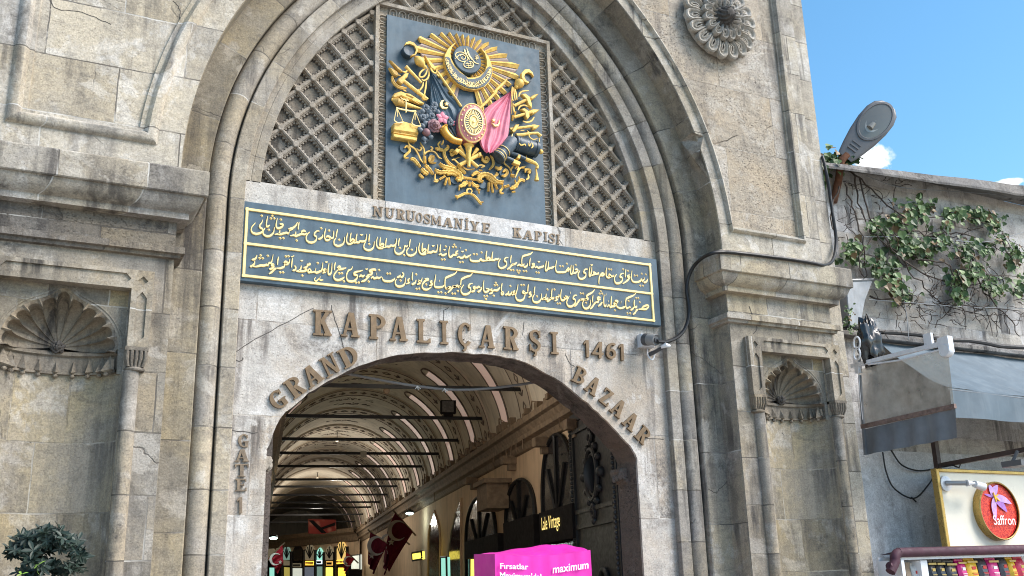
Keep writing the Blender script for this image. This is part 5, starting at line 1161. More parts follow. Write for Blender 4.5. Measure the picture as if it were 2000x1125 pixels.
# iron tie rods
for i, t in enumerate(TR[:12]):
    z = 1.6+3.32+(0.03*math.sin(i*2.2)); h = math.sqrt(HW**2-(z-ZS)**2)
    r_ = MB().obox(hp(t, HC, z), HS*h, HA*.02, Vector((0, 0, .032)))
    r_.build('tie_rod', M_iron, HALL)
def hthing(name, t, l, z, label, cat, group=None): return empty(name, tuple(hp(t, l, z)), label, cat, group)
# a flood light standing on the second rod, small fittings on the first and fourth
p = hp(TR[1], 3.55, 1.6+3.36)
FL = empty('flood_light', tuple(p), 'black square flood light standing on an iron tie rod', 'flood light')
MB().obox(p+Vector((0, 0, .20)), HS*.15, HA*.06, Vector((0, 0, .13))).build('housing', M_black, FL); MB().obox(p+Vector((0, -.0, .04)), HS*.09, HA*.05, Vector((0, 0, .03))).build('stand', M_black, FL)
MB().obox(p+Vector((0, 0, .20))-HA*.064-HS*.015, HS*.115, HA*.004, Vector((0, 0, .11))).build('lens', plain('grey_lens', (0.10, 0.10, 0.095), 0.25), FL)
p = at(755, 760, 6.1); MBx = MB().ball(p+Vector((0, 0, -.03)), .06, n=8); MBx.tube([p, p+Vector((0, 0, .09))], .03, 8)
tag(MBx.build('lamp_holder', M_wood), 'small lamp holder hanging from the nearest tie rod', 'lamp')
p = at(710, 887, hp(TR[3], 2.4, 0).y-.05)
tag(MB().obox(p, HS*.07, HA*.03, Vector((0, 0, .08))).build('junction_box', plain('grey_plastic', (0.42, 0.40, 0.36), 0.6)), 'small pale junction box fixed on a tie rod', 'box')
# grey cable with ties slung under the doorway crown
M_cable = plain('grey_cable', (0.16, 0.16, 0.165), 0.5)
cb = spline([at(640, 722, .62), at(720, 738, .62), at(800, 752, .62), at(880, 761, .62), at(950, 759, .62), at(1010, 752, .62), at(1060, 744, .6)], 6)
CBL = empty('slung_cable', tuple(cb[0]), 'grey cable with white ties slung across the doorway crown', 'cable')
MB().tube(cb, 0.016, 7).build('cable', M_cable, CBL, smooth=True)
mb = MB(); M_tie = plain('white_plastic', (0.75, 0.75, 0.74), 0.4)
for x in (815, 868):
    q = at(x, 754 + (x-815)*.09, .60)
    for a in (-.6, .1, .8): mb.tube([q, q+Vector((.035*math.sin(a*2), -.02, -.05*math.cos(a)))], 0.005, 4)
    mb.build('cable_tie', M_tie, CBL); mb = MB()

# iron door leaf folded back on the right
M_door = plain('iron_door_paint', (0.017, 0.018, 0.020), 0.5, 0.0, 0.4, vary=0.2, scale=6, bump=0.12)
DL = empty('iron_door', (6.62, 0.5, 0), 'heavy black iron door leaf with oval medallion folded back inside the doorway', 'door')
dz = Vector((0, 0, 1)); do = Vector((6.66, 0.47, 0)); du = Vector((0.225, 0.975, 0)).normalized(); dn = Vector((-du.y, du.x, 0))
DLn = 1.95
def dq(u, z, o=0.0): return do+du*u+dz*z+dn*o
def dbox(mb, u0, u1, z0, z1, o0, o1): return mb.obox(dq((u0+u1)/2, (z0+z1)/2, (o0+o1)/2), du*(u1-u0)/2, dn*(o1-o0)/2, dz*(z1-z0)/2)
dbox(MB(), 0, DLn, 0.02, 3.86, -0.05, 0.0).build('leaf', M_door, DL)
mb = MB()
for (a, b, c, d) in ((0, .2, 0.02, 3.86), (DLn-.16, DLn, 0.02, 3.86)): dbox(mb, a, b, c, d, 0, .03)
for z in (2.62, 2.42, 3.72, 0.4): dbox(mb, .2, DLn-.16, z-.02, z+.035, 0, .032)
dbox(mb, .2, DLn-.16, 2.45, 2.60, 0, .014)
for k in range(64):
    for u in (.1, DLn-.08): mb.ball(dq(u, .1+k*.06, .035), .028, n=5)
mb.build('door_frame', M_door, DL, smooth=30)
mb = MB(); c0_ = dq(DLn*.5, 3.06, 0)
for rr, o in ((1.0, .03), (.8, .02)):
    mb.tube([c0_+du*(.24*rr*math.cos(R(a)))+dz*(.33*rr*math.sin(R(a)))+dn*o for a in range(0, 361, 15)], .035 if rr == 1 else .02, 8)
mb.ball(c0_, .16, .05, .24, n=10)
for a in range(0, 360, 30): mb.ball(c0_+du*(.31*math.cos(R(a)))+dz*(.41*math.sin(R(a)))+dn*.02, .05, n=6)
for s in (1, -1):
    mb.tube(spline([c0_+dz*s*.38+dn*.03, c0_+dz*s*.47+du*.08+dn*.03, c0_+dz*s*.55+dn*.03, c0_+dz*s*.50-du*.07+dn*.03, c0_+dz*s*.42+dn*.03], 4), .03, 7); mb.ball(c0_+dz*s*.60+dn*.02, .05, n=6)
    mb.ball(c0_+du*s*.36+dn*.02, .07, n=7)
mb.build('medallion', M_door, DL, smooth=40)
mb = MB(); c0_ = dq(DLn*.35, 1.55, 0)
mb.tube([c0_+du*(.2*math.cos(R(a)))+dz*(.3*math.sin(R(a)))+dn*.03 for a in range(0, 361, 15)], .035, 8); mb.ball(c0_, .12, .05, .2, n=10); mb.build('medallion', M_door, DL, smooth=40)
dbox(MB(), -0.02, DLn+.02, 3.88, 4.9, -0.06, 0.0).build('transom_panel', M_door, DL)

# shop fronts along the right wall
M_goldtxt = glow('lit_gold_letters', (0.95, 0.72, 0.22), 0.55)
def wallpoly(s, l): return [on_wall(float(a.split(',')[0]), float(a.split(',')[1]), l) for a in s.split()]
def shop_arch(apx, left, right, board, label, words=None, dep=0.04):
    l = LR-dep
    A, L_, R_ = on_wall(*apx, l), on_wall(*left, l), on_wall(*right, l)
    root = empty('arched_shop', (L_.x, L_.y, 0), label, 'shop front', 'shop fronts under the right wall of the vaulted street')
    t0 = min((L_-hp(0, 0, 0)).dot(HA), (R_-hp(0, 0, 0)).dot(HA)); t1 = max((L_-hp(0, 0, 0)).dot(HA), (R_-hp(0, 0, 0)).dot(HA)); tm = (t0+t1)/2; zs = (L_.z+R_.z)/2-.1; za = A.z
    prof = [(t0, zs-1.2), (t0, zs)]+[(tm-(tm-t0)*math.cos(R(a))**.9, zs+(za-zs)*(math.sin(R(a))**.85)) for a in range(8, 90, 8)]+[(tm, za)]
    prof = prof+[(2*tm-a, b) for a, b in reversed(prof[:-1])]
    MB().prism3([hp(a, l, b) for a, b in prof], HS*.12).build('arched_glass', M_dglass, root)
    MB().tube([hp(a, l-.01, b) for a, b in prof], .03, 6).build('arch_frame', M_iron, root)
    mb = MB()
    for k in (-.5, 0, .5): mb.tube([hp(tm, l-.015, zs-.2), hp(tm+(t1-t0)*.5*k*1.1, l-.015, za-(za-zs)*.9*abs(k))], .03, 5)
    mb.build('mullion', M_iron, root)
    if board:
        q = wallpoly(board, l-.12); bt = [(p_-hp(0, 0, 0)).dot(HA) for p_ in q]; bz = [p_.z for p_ in q]
        b0, b1 = min(bt), max(bt); z0, z1 = min(bz), max(bz)
        z0, z1 = (sorted(bz)[0]+sorted(bz)[1])/2, (sorted(bz)[2]+sorted(bz)[3])/2
        sb = MB().add([hp(b0, l-.14, z0), hp(b1, l-.14, z0), hp(b1, l-.14, z1), hp(b0, l-.14, z1), hp(b0, l-.02, z0), hp(b1, l-.02, z0), hp(b1, l-.02, z1), hp(b0, l-.02, z1)], [(0, 1, 2, 3), (4, 5, 6, 7), (0, 1, 5, 4), (1, 2, 6, 5), (2, 3, 7, 6), (3, 0, 4, 7)]).build('sign_board', M_black, root)
        if words:
            text_mesh(words, hp(b1-(b1-b0)*.10, l-.15, z0+(z1-z0)*.42), -HA*(b1-b0)*.118, Vector((0, 0, (z1-z0)*.58)), M_goldtxt, 'lettering', sb, 0.004, 'LEFT')
    return root
shop_arch((1091, 846), (1060, 985), (1122, 960), '1056,1004 1119,980 1120,1054 1057,1060', 'nearest arched shop front with a black sign reading Lale Vintage', 'Lale Vintage')
shop_arch((1016, 936), (988, 1015), (1045, 1000), '986,1022 1044,1004 1045,1072 986,1076', 'second arched shop front from the iron door, with a plain black board')
shop_arch((937, 970), (910, 1056), (968, 1040), '910,1056 974,1044 974,1080 910,1092', 'third arched shop front from the door, above the pink cover')
def dark_arch(s, label, soffit=False):
    q = wallpoly(s, LR-.02); c = sum(q, Vector())/len(q)
    e = empty('side_passage', (c.x, c.y, 0), label, 'passage'); MB().prism3(q, HS*.10).build('opening_shade', M_dglass, e)  # flat dark panel stands for the shade inside the passage
    MB().tube(q, .03, 5).build('arch_edge', M_hwall, e); return e
dark_arch('848,998 853,1012 858,1030 860,1050 860,1150 836,1150 837,1050 840,1026', 'narrow dark pointed passage beyond a dark recess')
dark_arch('901,972 901,1000 901,1150 873,1150 875,1080 880,1040 889,1004', 'broad pointed passage with deep side next to the third shop')
p = on_wall(962, 972, LR-.25)
AC = empty('air_unit', tuple(p), 'boxy brown ventilation hood fixed high between two shop arches', 'ventilation hood')
MB().obox(p, HA*.42, HS*.2, Vector((0, 0, .22))).build('hood', M_wood, AC); MB().obox(p+Vector((0, 0, .26)), HA*.5, HS*.26, Vector((0, 0, .04))).build('lid', M_wood, AC)

# far shops where the street bends
FW0, FW1 = at(698, 1038, 33), at(505, 1064, 41)
fu = (FW1-FW0); fu.z = 0; FWL = fu.length; fu.normalize(); fn = Vector((-fu.y, fu.x, 0))
if fn.y > 0: fn = -fn
def on_far(px, py, o=0.0):
    d = AR*((px-1000)/FPX) - AU*((py-562.5)/FPX) + AF
    k = ((FW0+fn*o)-CAM).dot(fn)/d.dot(fn); return CAM+d*k
zt = (FW0.z+FW1.z)/2
FS = empty('far_arcade', tuple(FW0-Vector((0, 0, FW0.z))), 'row of lit shops under pointed arches where the vaulted street bends', 'shop arcade')
MB().add([FW0-Vector((0, 0, FW0.z))-fu*.2, FW1-Vector((0, 0, FW1.z))+fu*8, Vector((FW1.x, FW1.y, zt))+fu*8, Vector((FW0.x, FW0.y, zt))-fu*.2], [(0, 1, 2, 3)]).build('arcade_wall', M_hwall, FS)
MB().grid([[Vector((q.x, q.y, zt))+fn*a+dz*b for a, b in ((0, .25), (.35, .22), (.35, .05), (.15, -.05), (.1, -.3), (0, -.35))] for q in (FW0-fu*.2, FW1+fu*8)]).build('arcade_cornice', M_wood, FS)
def far_pane(s, mat, name, o=.06):
    q = [on_far(float(a.split(',')[0])/4.59+510, float(a.split(',')[1])/4.59+880, o) for a in s.split()]
    return MB().prism3(q, -fn*.05).build(name, mat, FS)
def pointed(x0, x1, yt, yb): xm = (x0+x1)/2; return f'{x0},{yb} {x0},{yt+(yb-yt)*.55} {x0+(xm-x0)*.25},{yt+(yb-yt)*.28} {x0+(xm-x0)*.6},{yt+(yb-yt)*.1} {xm},{yt} {x1-(xm-x0)*.6},{yt+(yb-yt)*.1} {x1-(xm-x0)*.25},{yt+(yb-yt)*.28} {x1},{yt+(yb-yt)*.55} {x1},{yb}'
G_teal = glow('teal_shop_light', (0.35, 0.80, 0.66), 0.40); G_amber = glow('amber_shop_light', (1.0, 0.52, 0.06), 0.85); G_yel = glow('yellow_shop_light', (1.0, 0.82, 0.12), 0.75)
G_pale = glow('pale_shop_light', (0.80, 0.85, 0.74), 0.30); G_dim = glow('dim_shop_light', (0.40, 0.34, 0.22), 0.12); G_blu = glow('white_sign_light', (0.75, 0.9, 1.0), 0.6); G_dimT = glow('dim_teal_light', (0.3, 0.5, 0.42), 0.2)
for x0, x1, yt, mt in ((60, 120, 830, G_dim), (130, 185, 830, G_dim), (195, 262, 845, G_dimT), (280, 375, 840, M_dglass), (390, 480, 830, G_dim), (495, 555, 870, G_teal), (572, 650, 850, G_dim), (675, 765, 800, G_amber if False else glow('amber_fanlight', (0.75, 0.50, 0.16), 0.42))):
    far_pane(pointed(x0, x1, yt, 980), mt, 'fanlight')
mb = MB()
for x0, x1, yt in ((195, 262, 845), (390, 480, 830), (495, 555, 870), (572, 650, 850), (675, 765, 800)):
    xm = (x0+x1)/2
    for k in (-.8, -.4, 0, .4, .8):
        a, b = on_far(xm/4.59+510, 965/4.59+880, .08), on_far((xm+(x1-x0)*.5*k)/4.59+510, (yt+60*abs(k)+10)/4.59+880, .08); mb.tube([a, b], .025, 4)
    for xx in (x0-8, x1+8): mb.tube([on_far(xx/4.59+510, (yt+60)/4.59+880, .08), on_far(xx/4.59+510, 1140/4.59+880, .08)], .07, 5)
mb.build('arcade_mullions', M_iron, FS)
far_pane('40,985 900,985 900,1200 40,1200', M_black, 'shop_interior', .02)
for s, mt, nm in (('395,990 470,990 470,1028 395,1028', G_amber, 'lit_sign'), ('495,982 540,982 540,1018 495,1018', G_blu, 'lit_sign'), ('583,992 635,992 635,1030 583,1030', glow('ochre_sign_light', (.9, .5, .12), .45), 'lit_sign'), ('668,982 755,975 755,1012 668,1018', G_amber, 'lit_sign'), ('283,1010 352,1012 352,1046 283,1046', G_dim, 'lit_sign'), ('200,985 255,990 255,1030 200,1030', G_dim, 'lit_sign'),
    ('580,1048 655,1048 655,1150 580,1150', G_yel, 'shop_window'), ('690,1050 765,1050 765,1150 690,1150', G_amber, 'shop_window'), ('390,1045 470,1045 470,1150 390,1150', glow('grey_window', (.14, .16, .2), .3), 'shop_window'), ('500,1040 550,1040 550,1150 500,1150', G_dimT, 'shop_window'), ('283,1055 360,1055 360,1150 283,1150', G_pale, 'shop_window'), ('205,1045 258,1050 258,1150 205,1150', glow('olive_window', (.5, .42, .1), .3), 'shop_window'), ('75,1050 110,1050 110,1150 75,1150', G_teal, 'shop_window')):
    far_pane(s, mt, nm, .07)
mb = MB(); rnd = random.Random(3)
for x0, x1, y0, y1 in ((395, 470, 990, 1028), (495, 540, 982, 1018), (583, 635, 992, 1030), (668, 755, 980, 1014), (283, 352, 1010, 1046)):
    for k in range(7):
        x = x0+5+(x1-x0-10)*k/6.5; q = [on_far((x+a)/4.59+510, b/4.59+880, .10) for a, b in ((0, y0+10), (2, y1-9), (5, y0+12))]; mb.tube(q, .018, 4)
mb.build('sign_marks', M_black, FS)
# right hand near shops with lit cases
def case(name, s, mat, l, label, cat):
    q = wallpoly(s, l); c = sum(q, Vector())/len(q); e = empty(name, tuple(c), label, cat)
    MB().prism3(q, HS*.08).build('lit_face', mat, e); MB().tube(q+[q[0]], .025, 5).build('case_frame', M_iron, e); return e
case('lit_case', '861,1088 872,1088 873,1140 862,1140', G_teal, LR-.3, 'slim teal lit display case beside the pointed passage', 'display case')
case('lit_sign', '805,1080 823,1077 824,1092 806,1095', G_yel, LR-.5, 'small yellow lit shop sign above a dark doorway', 'sign')
case('lit_doorway', '919,1090 936,1090 936,1150 919,1150', G_yel, LR-.06, 'yellow lit shop doorway under the third arch', 'doorway')
case('lit_case', '686,1085 703,1083 703,1112 686,1112', G_pale, LR-.6, 'pale green lit shop window beside the farthest flag', 'shop window')
# lamps
lampm = glow('lamp_glow', (0.75, 1.0, 0.92), 3.5); lampw = glow('warm_lamp_glow', (1.0, 0.85, 0.45), 4.0)
for (px_, py_, Y_, mt, colr, lab, pw) in ((800, 1003, 16, lampm, (.8, 1, .95), 'cool white lamp under the right cornice above the flags', 4), (534, 1051, 18, lampm, (.8, 1, .95), 'cool white lamp on the left wall near the far shops', 12), (517, 1000, 12, lampw, (1, .85, .55), 'upper warm lamp just inside the left jamb', 16), (514, 1034, 12, lampw, (1, .85, .55), 'lower warm lamp just inside the left jamb', 12), (921, 1051, 11.5, lampm, (.85, 1, .95), 'small white lamp under the third shop arch', 8)):
    q = at(px_, py_, Y_); e = empty('wall_lamp', tuple(q), lab, 'lamp', 'lamps lit in the vaulted street')
    MB().ball(q, .11, .11, .035, n=8).build('bulb', mt, e); MB().lathe(q+Vector((0, 0, .03)), (0, 0, 1), [(.13, 0), (.10, .05), (.03, .09), (0, .09)], 12).build('shade', M_iron, e)
    ld = bpy.data.lights.new('lamp_light', 'POINT'); ld.energy = pw; ld.color = colr; ld.shadow_soft_size = .12; lo = bpy.data.objects.new('lamp_light', ld); col.objects.link(lo); lo.parent = e; lo.location = (0, -.1, -.12)
for k, (tt, pw) in enumerate(((14.6, 26), (TR[5]+1.2, 38), (TR[9]+1.5, 60))):  # first lamp is added out of view to brighten the hall
    q = hp(tt, HC, ZS+HW-.25); e = empty('ceiling_fill_lamp', tuple(q), ('added unseen', 'middle', 'farthest')[k]+' small lamp hanging under the crown of the vault', 'lamp', 'lamps lit in the vaulted street')
    MB().ball(q, .06, .06, .05, n=8).build('bulb', glow('ceiling_lamp_glow', (1.0, .86, .62), 0.6), e); MB().tube([q+Vector((0, 0, .04)), q+Vector((0, 0, .25))], .012, 6).build('stem', M_iron, e)
    ld = bpy.data.lights.new('lamp_light', 'POINT'); ld.energy = pw; ld.color = (1.0, .92, .80); ld.shadow_soft_size = .2; lo = bpy.data.objects.new('lamp_light', ld); col.objects.link(lo); lo.parent = e; lo.location = (0, 0, -1.7)
# flags with crescent and star
M_flag = plain('red_flag_cloth', (0.36, 0.012, 0.03), 0.7, vary=0.1); M_flagw = plain('white_flag_emblem', (0.62, 0.58, 0.56), 0.7)
M_flagd = plain('shaded_red_flag_cloth', (0.085, 0.006, 0.016), 0.75, 0, 0.1, vary=0.1); M_flagwd = plain('shaded_flag_emblem', (0.26, 0.22, 0.22), 0.7)  # darker copies put the dim hall's shade into cloth and emblem
def flag(corners, Y, cres, pole, label, dark=False):
    top, right, bot, left = [at(x, y, Y) for x, y in corners]
    e = empty('red_flag', tuple(top), label, 'flag', 'red flags hanging in the vaulted street')
    rows = []
    for i in range(13):
        a = top+(left-top)*(i/12); b = right+(bot-right)*(i/12)
        rows.append([a+(b-a)*(j/14)+Vector((0, .10*math.sin(j*.9+i*.25)*(.3+.7*i/12), 0)) for j in range(15)])
    MB().grid(rows).build('cloth', M_flagd if dark else M_flag, e, smooth=True)
    c = at(cres[0], cres[1], Y-.13); r = cres[2]
    out = [c+Vector((r*math.cos(R(a)), 0, r*math.sin(R(a)))) for a in range(40, 321, 14)]+[c+Vector((r*.22+r*.8*math.cos(R(a)), 0, r*.8*math.sin(R(a)))) for a in range(308, 51, -14)]
    mb = MB().prism3(out, (0, .012, 0)); s_ = c+Vector((r*.75, 0, -r*.25)) if len(cres) < 4 else c+Vector((cres[3]*r, 0, cres[4]*r))
    mb.prism3([s_+Vector((r*.36*(1 if k % 2 == 0 else .42)*math.cos(R(90+36*k)), 0, r*.36*(1 if k % 2 == 0 else .42)*math.sin(R(90+36*k)))) for k in range(10)], (0, .012, 0))
    mb.build('emblem', M_flagwd if dark else M_flagw, e)
    MB().tube([at(pole[0], pole[1], Y+.05), at(pole[2], pole[3], Y+.05)], .025, 6).build('pole', M_wood, e)
flag(((552, 1064), (553, 1100), (543, 1121), (524, 1091)), 19, (538, 1092, .17, .8, -.5), (556, 1060, 520, 1094), 'small bright red flag hanging at the left end of the shops')
flag(((723, 1038), (757, 1063), (731, 1122), (719, 1102)), 17, (735, 1066, .26, -.5, -1.0), (718, 1034, 764, 1068), 'shaded red flag hanging left of the larger flag', True)
flag(((772, 1001), (806, 1040), (760, 1118), (756, 1040)), 15.5, (776, 1036, .27, -.6, -1.1), (768, 997, 812, 1046), 'largest shaded red flag hanging from the right cornice', True)
flag(((762, 1028), (784, 1052), (752, 1124), (749, 1098)), 17.5, (757, 1057, .2, .2, -1.4), (758, 1026, 800, 1064), 'shaded red flag half hidden behind the largest flag', True)
flag(((677, 1079), (692, 1093), (675, 1121), (671, 1110)), 24, (680, 1096, .17, -.4, -.5), (675, 1076, 700, 1100), 'small red flag hanging in front of the pale shop window')
# patterned textile hung across the street
N = NT('patterned_textile', 0.8); vo = N.n('TexVoronoi', {'Vector': N.mapping((1, 1, 1)), 'Scale': 4.5})
N.col(N.mix(N.map(vo.outputs['Distance'], .2, .5), (0.50, 0.20, 0.14), (0.30, 0.045, 0.035))); M_tex = N.m
q = [at(602.5, 1014, 24), at(656, 1015, 24), at(657, 1036, 24), at(632, 1043, 24), at(602.5, 1042, 24)]
TX = empty('textile_banner', tuple(q[0]), 'red patterned textile with black crossed bands hung across the vaulted street', 'textile')
MB().prism3(q, (0, .06, 0)).build('cloth', M_tex, TX)
MB().prism3([at(603, 1016, 23.97), at(612, 1016, 23.97), at(638, 1041, 23.97), at(628, 1041, 23.97)], (0, .02, 0)).prism3([at(655, 1020, 23.96), at(655, 1026, 23.96), at(630, 1034, 23.96), at(625, 1031, 23.96)], (0, .02, 0)).build('black_bands', M_black, TX)
# ------------------------------------------------------------------ the wall and shop to the right of the gate
WY = 0.10
S_nwall = stone('neighbour_render', base=(0.50, 0.49, 0.48), warm=(0.50, 0.47, 0.43), pale=(0.66, 0.66, 0.67), dark=(0.20, 0.185, 0.17), joints='brick', course=0.42, length=0.8, zoff=0.2, stain=0.7, pits=0.8, rough_bump=0.5, seed=21, mortar=0.25)
S_white = stone('white_render', base=(0.56, 0.56, 0.57), warm=(0.52, 0.51, 0.50), pale=(0.66, 0.66, 0.67), dark=(0.36, 0.34, 0.32), joints='none', stain=0.35, pits=0.5, rough_bump=0.35, seed=22)
S_cope = stone('coping_stone', base=(0.19, 0.18, 0.175), warm=(0.23, 0.21, 0.19), pale=(0.32, 0.31, 0.30), dark=(0.08, 0.075, 0.07), joints='none', stain=0.7, pits=0.9, rough_bump=0.6, seed=23)
NW = empty('boundary_wall', (12, WY, 0), 'pale stained wall with overhanging dark coping right of the gate', 'wall')
zc = at(1850, 372, WY).z
p_a, p_b = at(1738, 340, WY), at(2000, 402, WY); xa, za_, xb, zb_ = p_a.x, p_a.z, p_b.x, p_b.z
sl_ = (zb_-za_)/(xb-xa)
zl = lambda x: za_+(x-xa)*sl_
zmid = at(1720, 880, WY).z
MB().prism([(9.6, zmid), (22, zmid), (22, zl(22)), (9.6, zl(9.6))], WY, WY+.5).build('upper_wall', S_nwall, NW)
MB().prism([(9.6, 0), (22, 0), (22, zmid), (9.6, zmid)], WY-.02, WY+.5).build('lower_wall', S_white, NW)
YO = -0.30
q0, q1 = at(1690, 338, YO), at(2000, 382, YO); r0, r1 = at(1690, 327, YO+.05), at(2000, 363, YO+.05)
ex = lambda a, b, x: a+(b-a)*((x-a.x)/(b.x-a.x))
rows = []
for x in [9.8+i*0.6 for i in range(22)]:
    A, B = ex(q0, q1, x), ex(r0, r1, x); j = .012*math.sin(x*7)+.01*math.sin(x*17)
    rows.append([(x, WY, zl(x)+.002), (x, YO, A.z+j), (x, YO-.01, A.z+.03+j), (x, YO+.03, B.z+j), (x, WY+.3, B.z+.12), (x, WY+.5, B.z+.1)])
MB().grid(rows).build('coping', S_cope, NW)
# thin ledge and pipe over the awning
zp = at(1760, 652, WY-.1).z
MB().box(9.82, 22, WY-.16, WY, zp-.13, zp-.06, .01).build('ledge', S_cope, NW)
PIPE = tag(MB().tube([(9.85+.35*i, WY-.12+.01*math.sin(i*2), zp+.0+.015*math.sin(i*1.7)) for i in range(34)], .035, 8).build('black_pipe', plain('black_rubber', (0.03, 0.03, 0.032), 0.6)), 'black pipe running along the wall under the creeper', 'pipe')
# rain water hopper between gate and wall
M_zinc = plain('zinc_sheet', (0.24, 0.25, 0.26), 0.5, 0.5, 0.4, vary=0.2, dirt=(0.1, 0.1, 0.1), dirt_amt=0.4)
q = [at(1652, 548, -.08), at(1706, 546, -.08), at(1690, 588, -.08), at(1682, 632, -.08), at(1660, 640, -.08)]
HPR = empty('rain_hopper', tuple(q[2]), 'grey sheet metal rain hopper tucked between the gate and the wall', 'gutter')
MB().prism3(q, (0, .15, 0), .01).build('hopper', M_zinc, HPR); MB().tube([q[0], q[1]], .02, 6).build('rim', M_zinc, HPR)
# street lamp leaning over the wall
M_lampg = plain('grey_lamp_casting', (0.11, 0.112, 0.12), 0.45, 0.2, 0.4, vary=0.12, dirt=(0.08, 0.08, 0.08), dirt_amt=0.3)
LB, LT = at(1650, 308, -.10), at(1738, 203, -.45)
SLM = empty('street_lamp', tuple(LB), 'grey oval street lamp head leaning out above the creeper', 'street lamp')
ax = (LT-LB); LL_ = ax.length; ax.normalize(); tc = (CAM-(LB+LT)/2).normalized(); wv = (tc-ax*tc.dot(ax)).normalized(); vv = ax.cross(wv)
prof = [(0.0, .11, .10), (.06, .14, .12), (.2, .18, .14), (.4, .225, .17), (.6, .25, .18), (.78, .245, .17), (.9, .205, .14), (.97, .125, .09), (1.0, .02, .02)]
rows = []
for t, hw_, dp in prof:
    c = LB+ax*LL_*t
    row = []
    for a in range(0, 361, 12):
        ca, sa = math.cos(R(a)), math.sin(R(a))
        dd = dp if sa < 0 else dp*0.22
        row.append(c+vv*hw_*math.copysign(abs(ca)**.75, ca)+wv*dd*math.copysign(abs(sa)**.7, sa))
    rows.append(row)
MB().grid(rows).build('housing', M_lampg, SLM, smooth=40)
lc = LB+ax*LL_*.655
ell = lambda k, o: [lc+ax*LL_*.285*k*math.cos(R(a))+vv*.195*k*math.sin(R(a))+wv*o for a in range(0, 360, 12)]
MB().grid([ell(1.13, .03), ell(1.13, .048), ell(1.02, .052), ell(.98, .044), ell(.98, .03)], True).build('lens_rim', M_lampg, SLM, smooth=30)
NG = NT('lamp_glass', 0.15, 0, 0.6); NG.col((0.13, 0.13, 0.12)); NG.put(NG.b.inputs['Roughness'], 0.12)
MB().grid([ell(.98, .042), ell(.75, .05), ell(.4, .058), ell(.02, .06)], True).build('lens', NG.m, SLM, smooth=True)
MB().grid([[lc-ax*.03+ax*LL_*.17*k*math.cos(R(a))+vv*.11*k*math.sin(R(a))+wv*(.0535+.006*(1-k)) for a in range(0, 360, 15)] for k in (1, .6, .02)], True).build('lens_highlight', plain('lens_highlight_paint', (0.30, 0.295, 0.275), 0.3, 0.3, vary=.25, scale=9), SLM, smooth=True)  # pale disc paints the highlight on the lens glass
MB().tube([lc-ax*.16+wv*.060, lc-ax*.06+wv*.064], [.05, .035], 10).build('lamp_bulb', plain('bulb_glass', (0.20, 0.20, 0.19), .2), SLM, smooth=True)
mb = MB()
for k in range(3): mb.obox(LB+ax*LL_*(.14+.055*k)+wv*.036, vv*.075, ax*.012, wv*.006)
mb.build('vent_ribs', M_lampg, SLM)
M_rust = plain('rusty_iron', (0.16, 0.075, 0.045), 0.85, 0.1, 0.2, vary=0.4, scale=14, bump=0.3)
MB().tube(spline([LB+ax*.06, LB-ax*.10, at(1638, 350, .0), at(1628, 395, .08)], 4), .055, 10).build('arm', M_rust, SLM, smooth=True)
# creeper
M_stem = plain('creeper_stem', (0.055, 0.042, 0.034), 0.9, vary=0.4, scale=20)
def leafmat(name, c, c2):
    N = NT(name, 0.5, 0, 0.35); oi = N.n('ObjectInfo'); ge = N.n('NewGeometry')
    N.col(N.mix(ge.outputs['Random Per Island'], c, c2)); N.put(N.b.inputs['Subsurface Weight'], 0.0); return N.m
M_ivy = leafmat('creeper_leaf', (0.022, 0.050, 0.016), (0.085, 0.145, 0.042)); M_ivyr = leafmat('autumn_leaf', (0.10, 0.065, 0.03), (0.20, 0.13, 0.06))
CZ = (1550, 150); cs = 2.0455
VP_ = lambda x, y, Y: at(CZ[0]+x/cs, CZ[1]+y/cs, Y)
IV = empty('creeper', (10.4, WY-.2, 0), 'green creeper with bare tangled stems trailing over the pale wall', 'creeper')
mb = MB(); rnd = random.Random(17)
stems = ['200,430 240,520 270,640 290,780 285,800', '240,380 260,480 300,600 380,680 480,720 600,760 720,780 900,800', '230,370 330,470 450,560 560,560 700,560 830,620', '260,400 300,560 420,720 520,840 620,920 780,960', '300,880 420,900 560,910 700,915 900,930', '180,440 150,560 180,660', '440,740 560,800 700,830 860,800', '480,730 620,760 640,900 560,1000', '700,700 760,860 860,960 900,1040', '320,640 260,740 290,800', '560,640 640,620 720,640 840,700', '380,560 500,620 620,640 760,600', '830,620 850,700 900,760']
for s in stems:
    pts = [VP_(float(a.split(',')[0]), float(a.split(',')[1]), WY-rnd.uniform(.08, .28)) for a in s.split()]
    pts = spline(pts, 5); pts = [p+Vector((rnd.gauss(0, .012), rnd.gauss(0, .02), rnd.gauss(0, .012))) for p in pts]
    mb.tube(pts, [.014-.008*i/len(pts) for i in range(len(pts))], 5)
for k in range(190):          # thin bare twigs
    if k < 80: x, y = rnd.uniform(320, 910), rnd.gauss(925, 45)
    elif k < 120: x, y = rnd.uniform(180, 420), rnd.uniform(380, 700)
    else: x, y = rnd.uniform(400, 900), rnd.uniform(600, 900)
    a = rnd.uniform(-1.2, 1.2); L = rnd.uniform(30, 130); pts = []
    for i in range(6):
        pts.append(VP_(x, y, WY-rnd.uniform(.05, .3))); x += L/6*math.cos(a)*rnd.choice((1, 1, 1, -1) if i == 0 else (1,)); y += L/6*math.sin(a); a += rnd.gauss(0, .5)
    mb.tube(spline(pts, 2), .0055, 4)
mb.build('stem', M_stem, IV)
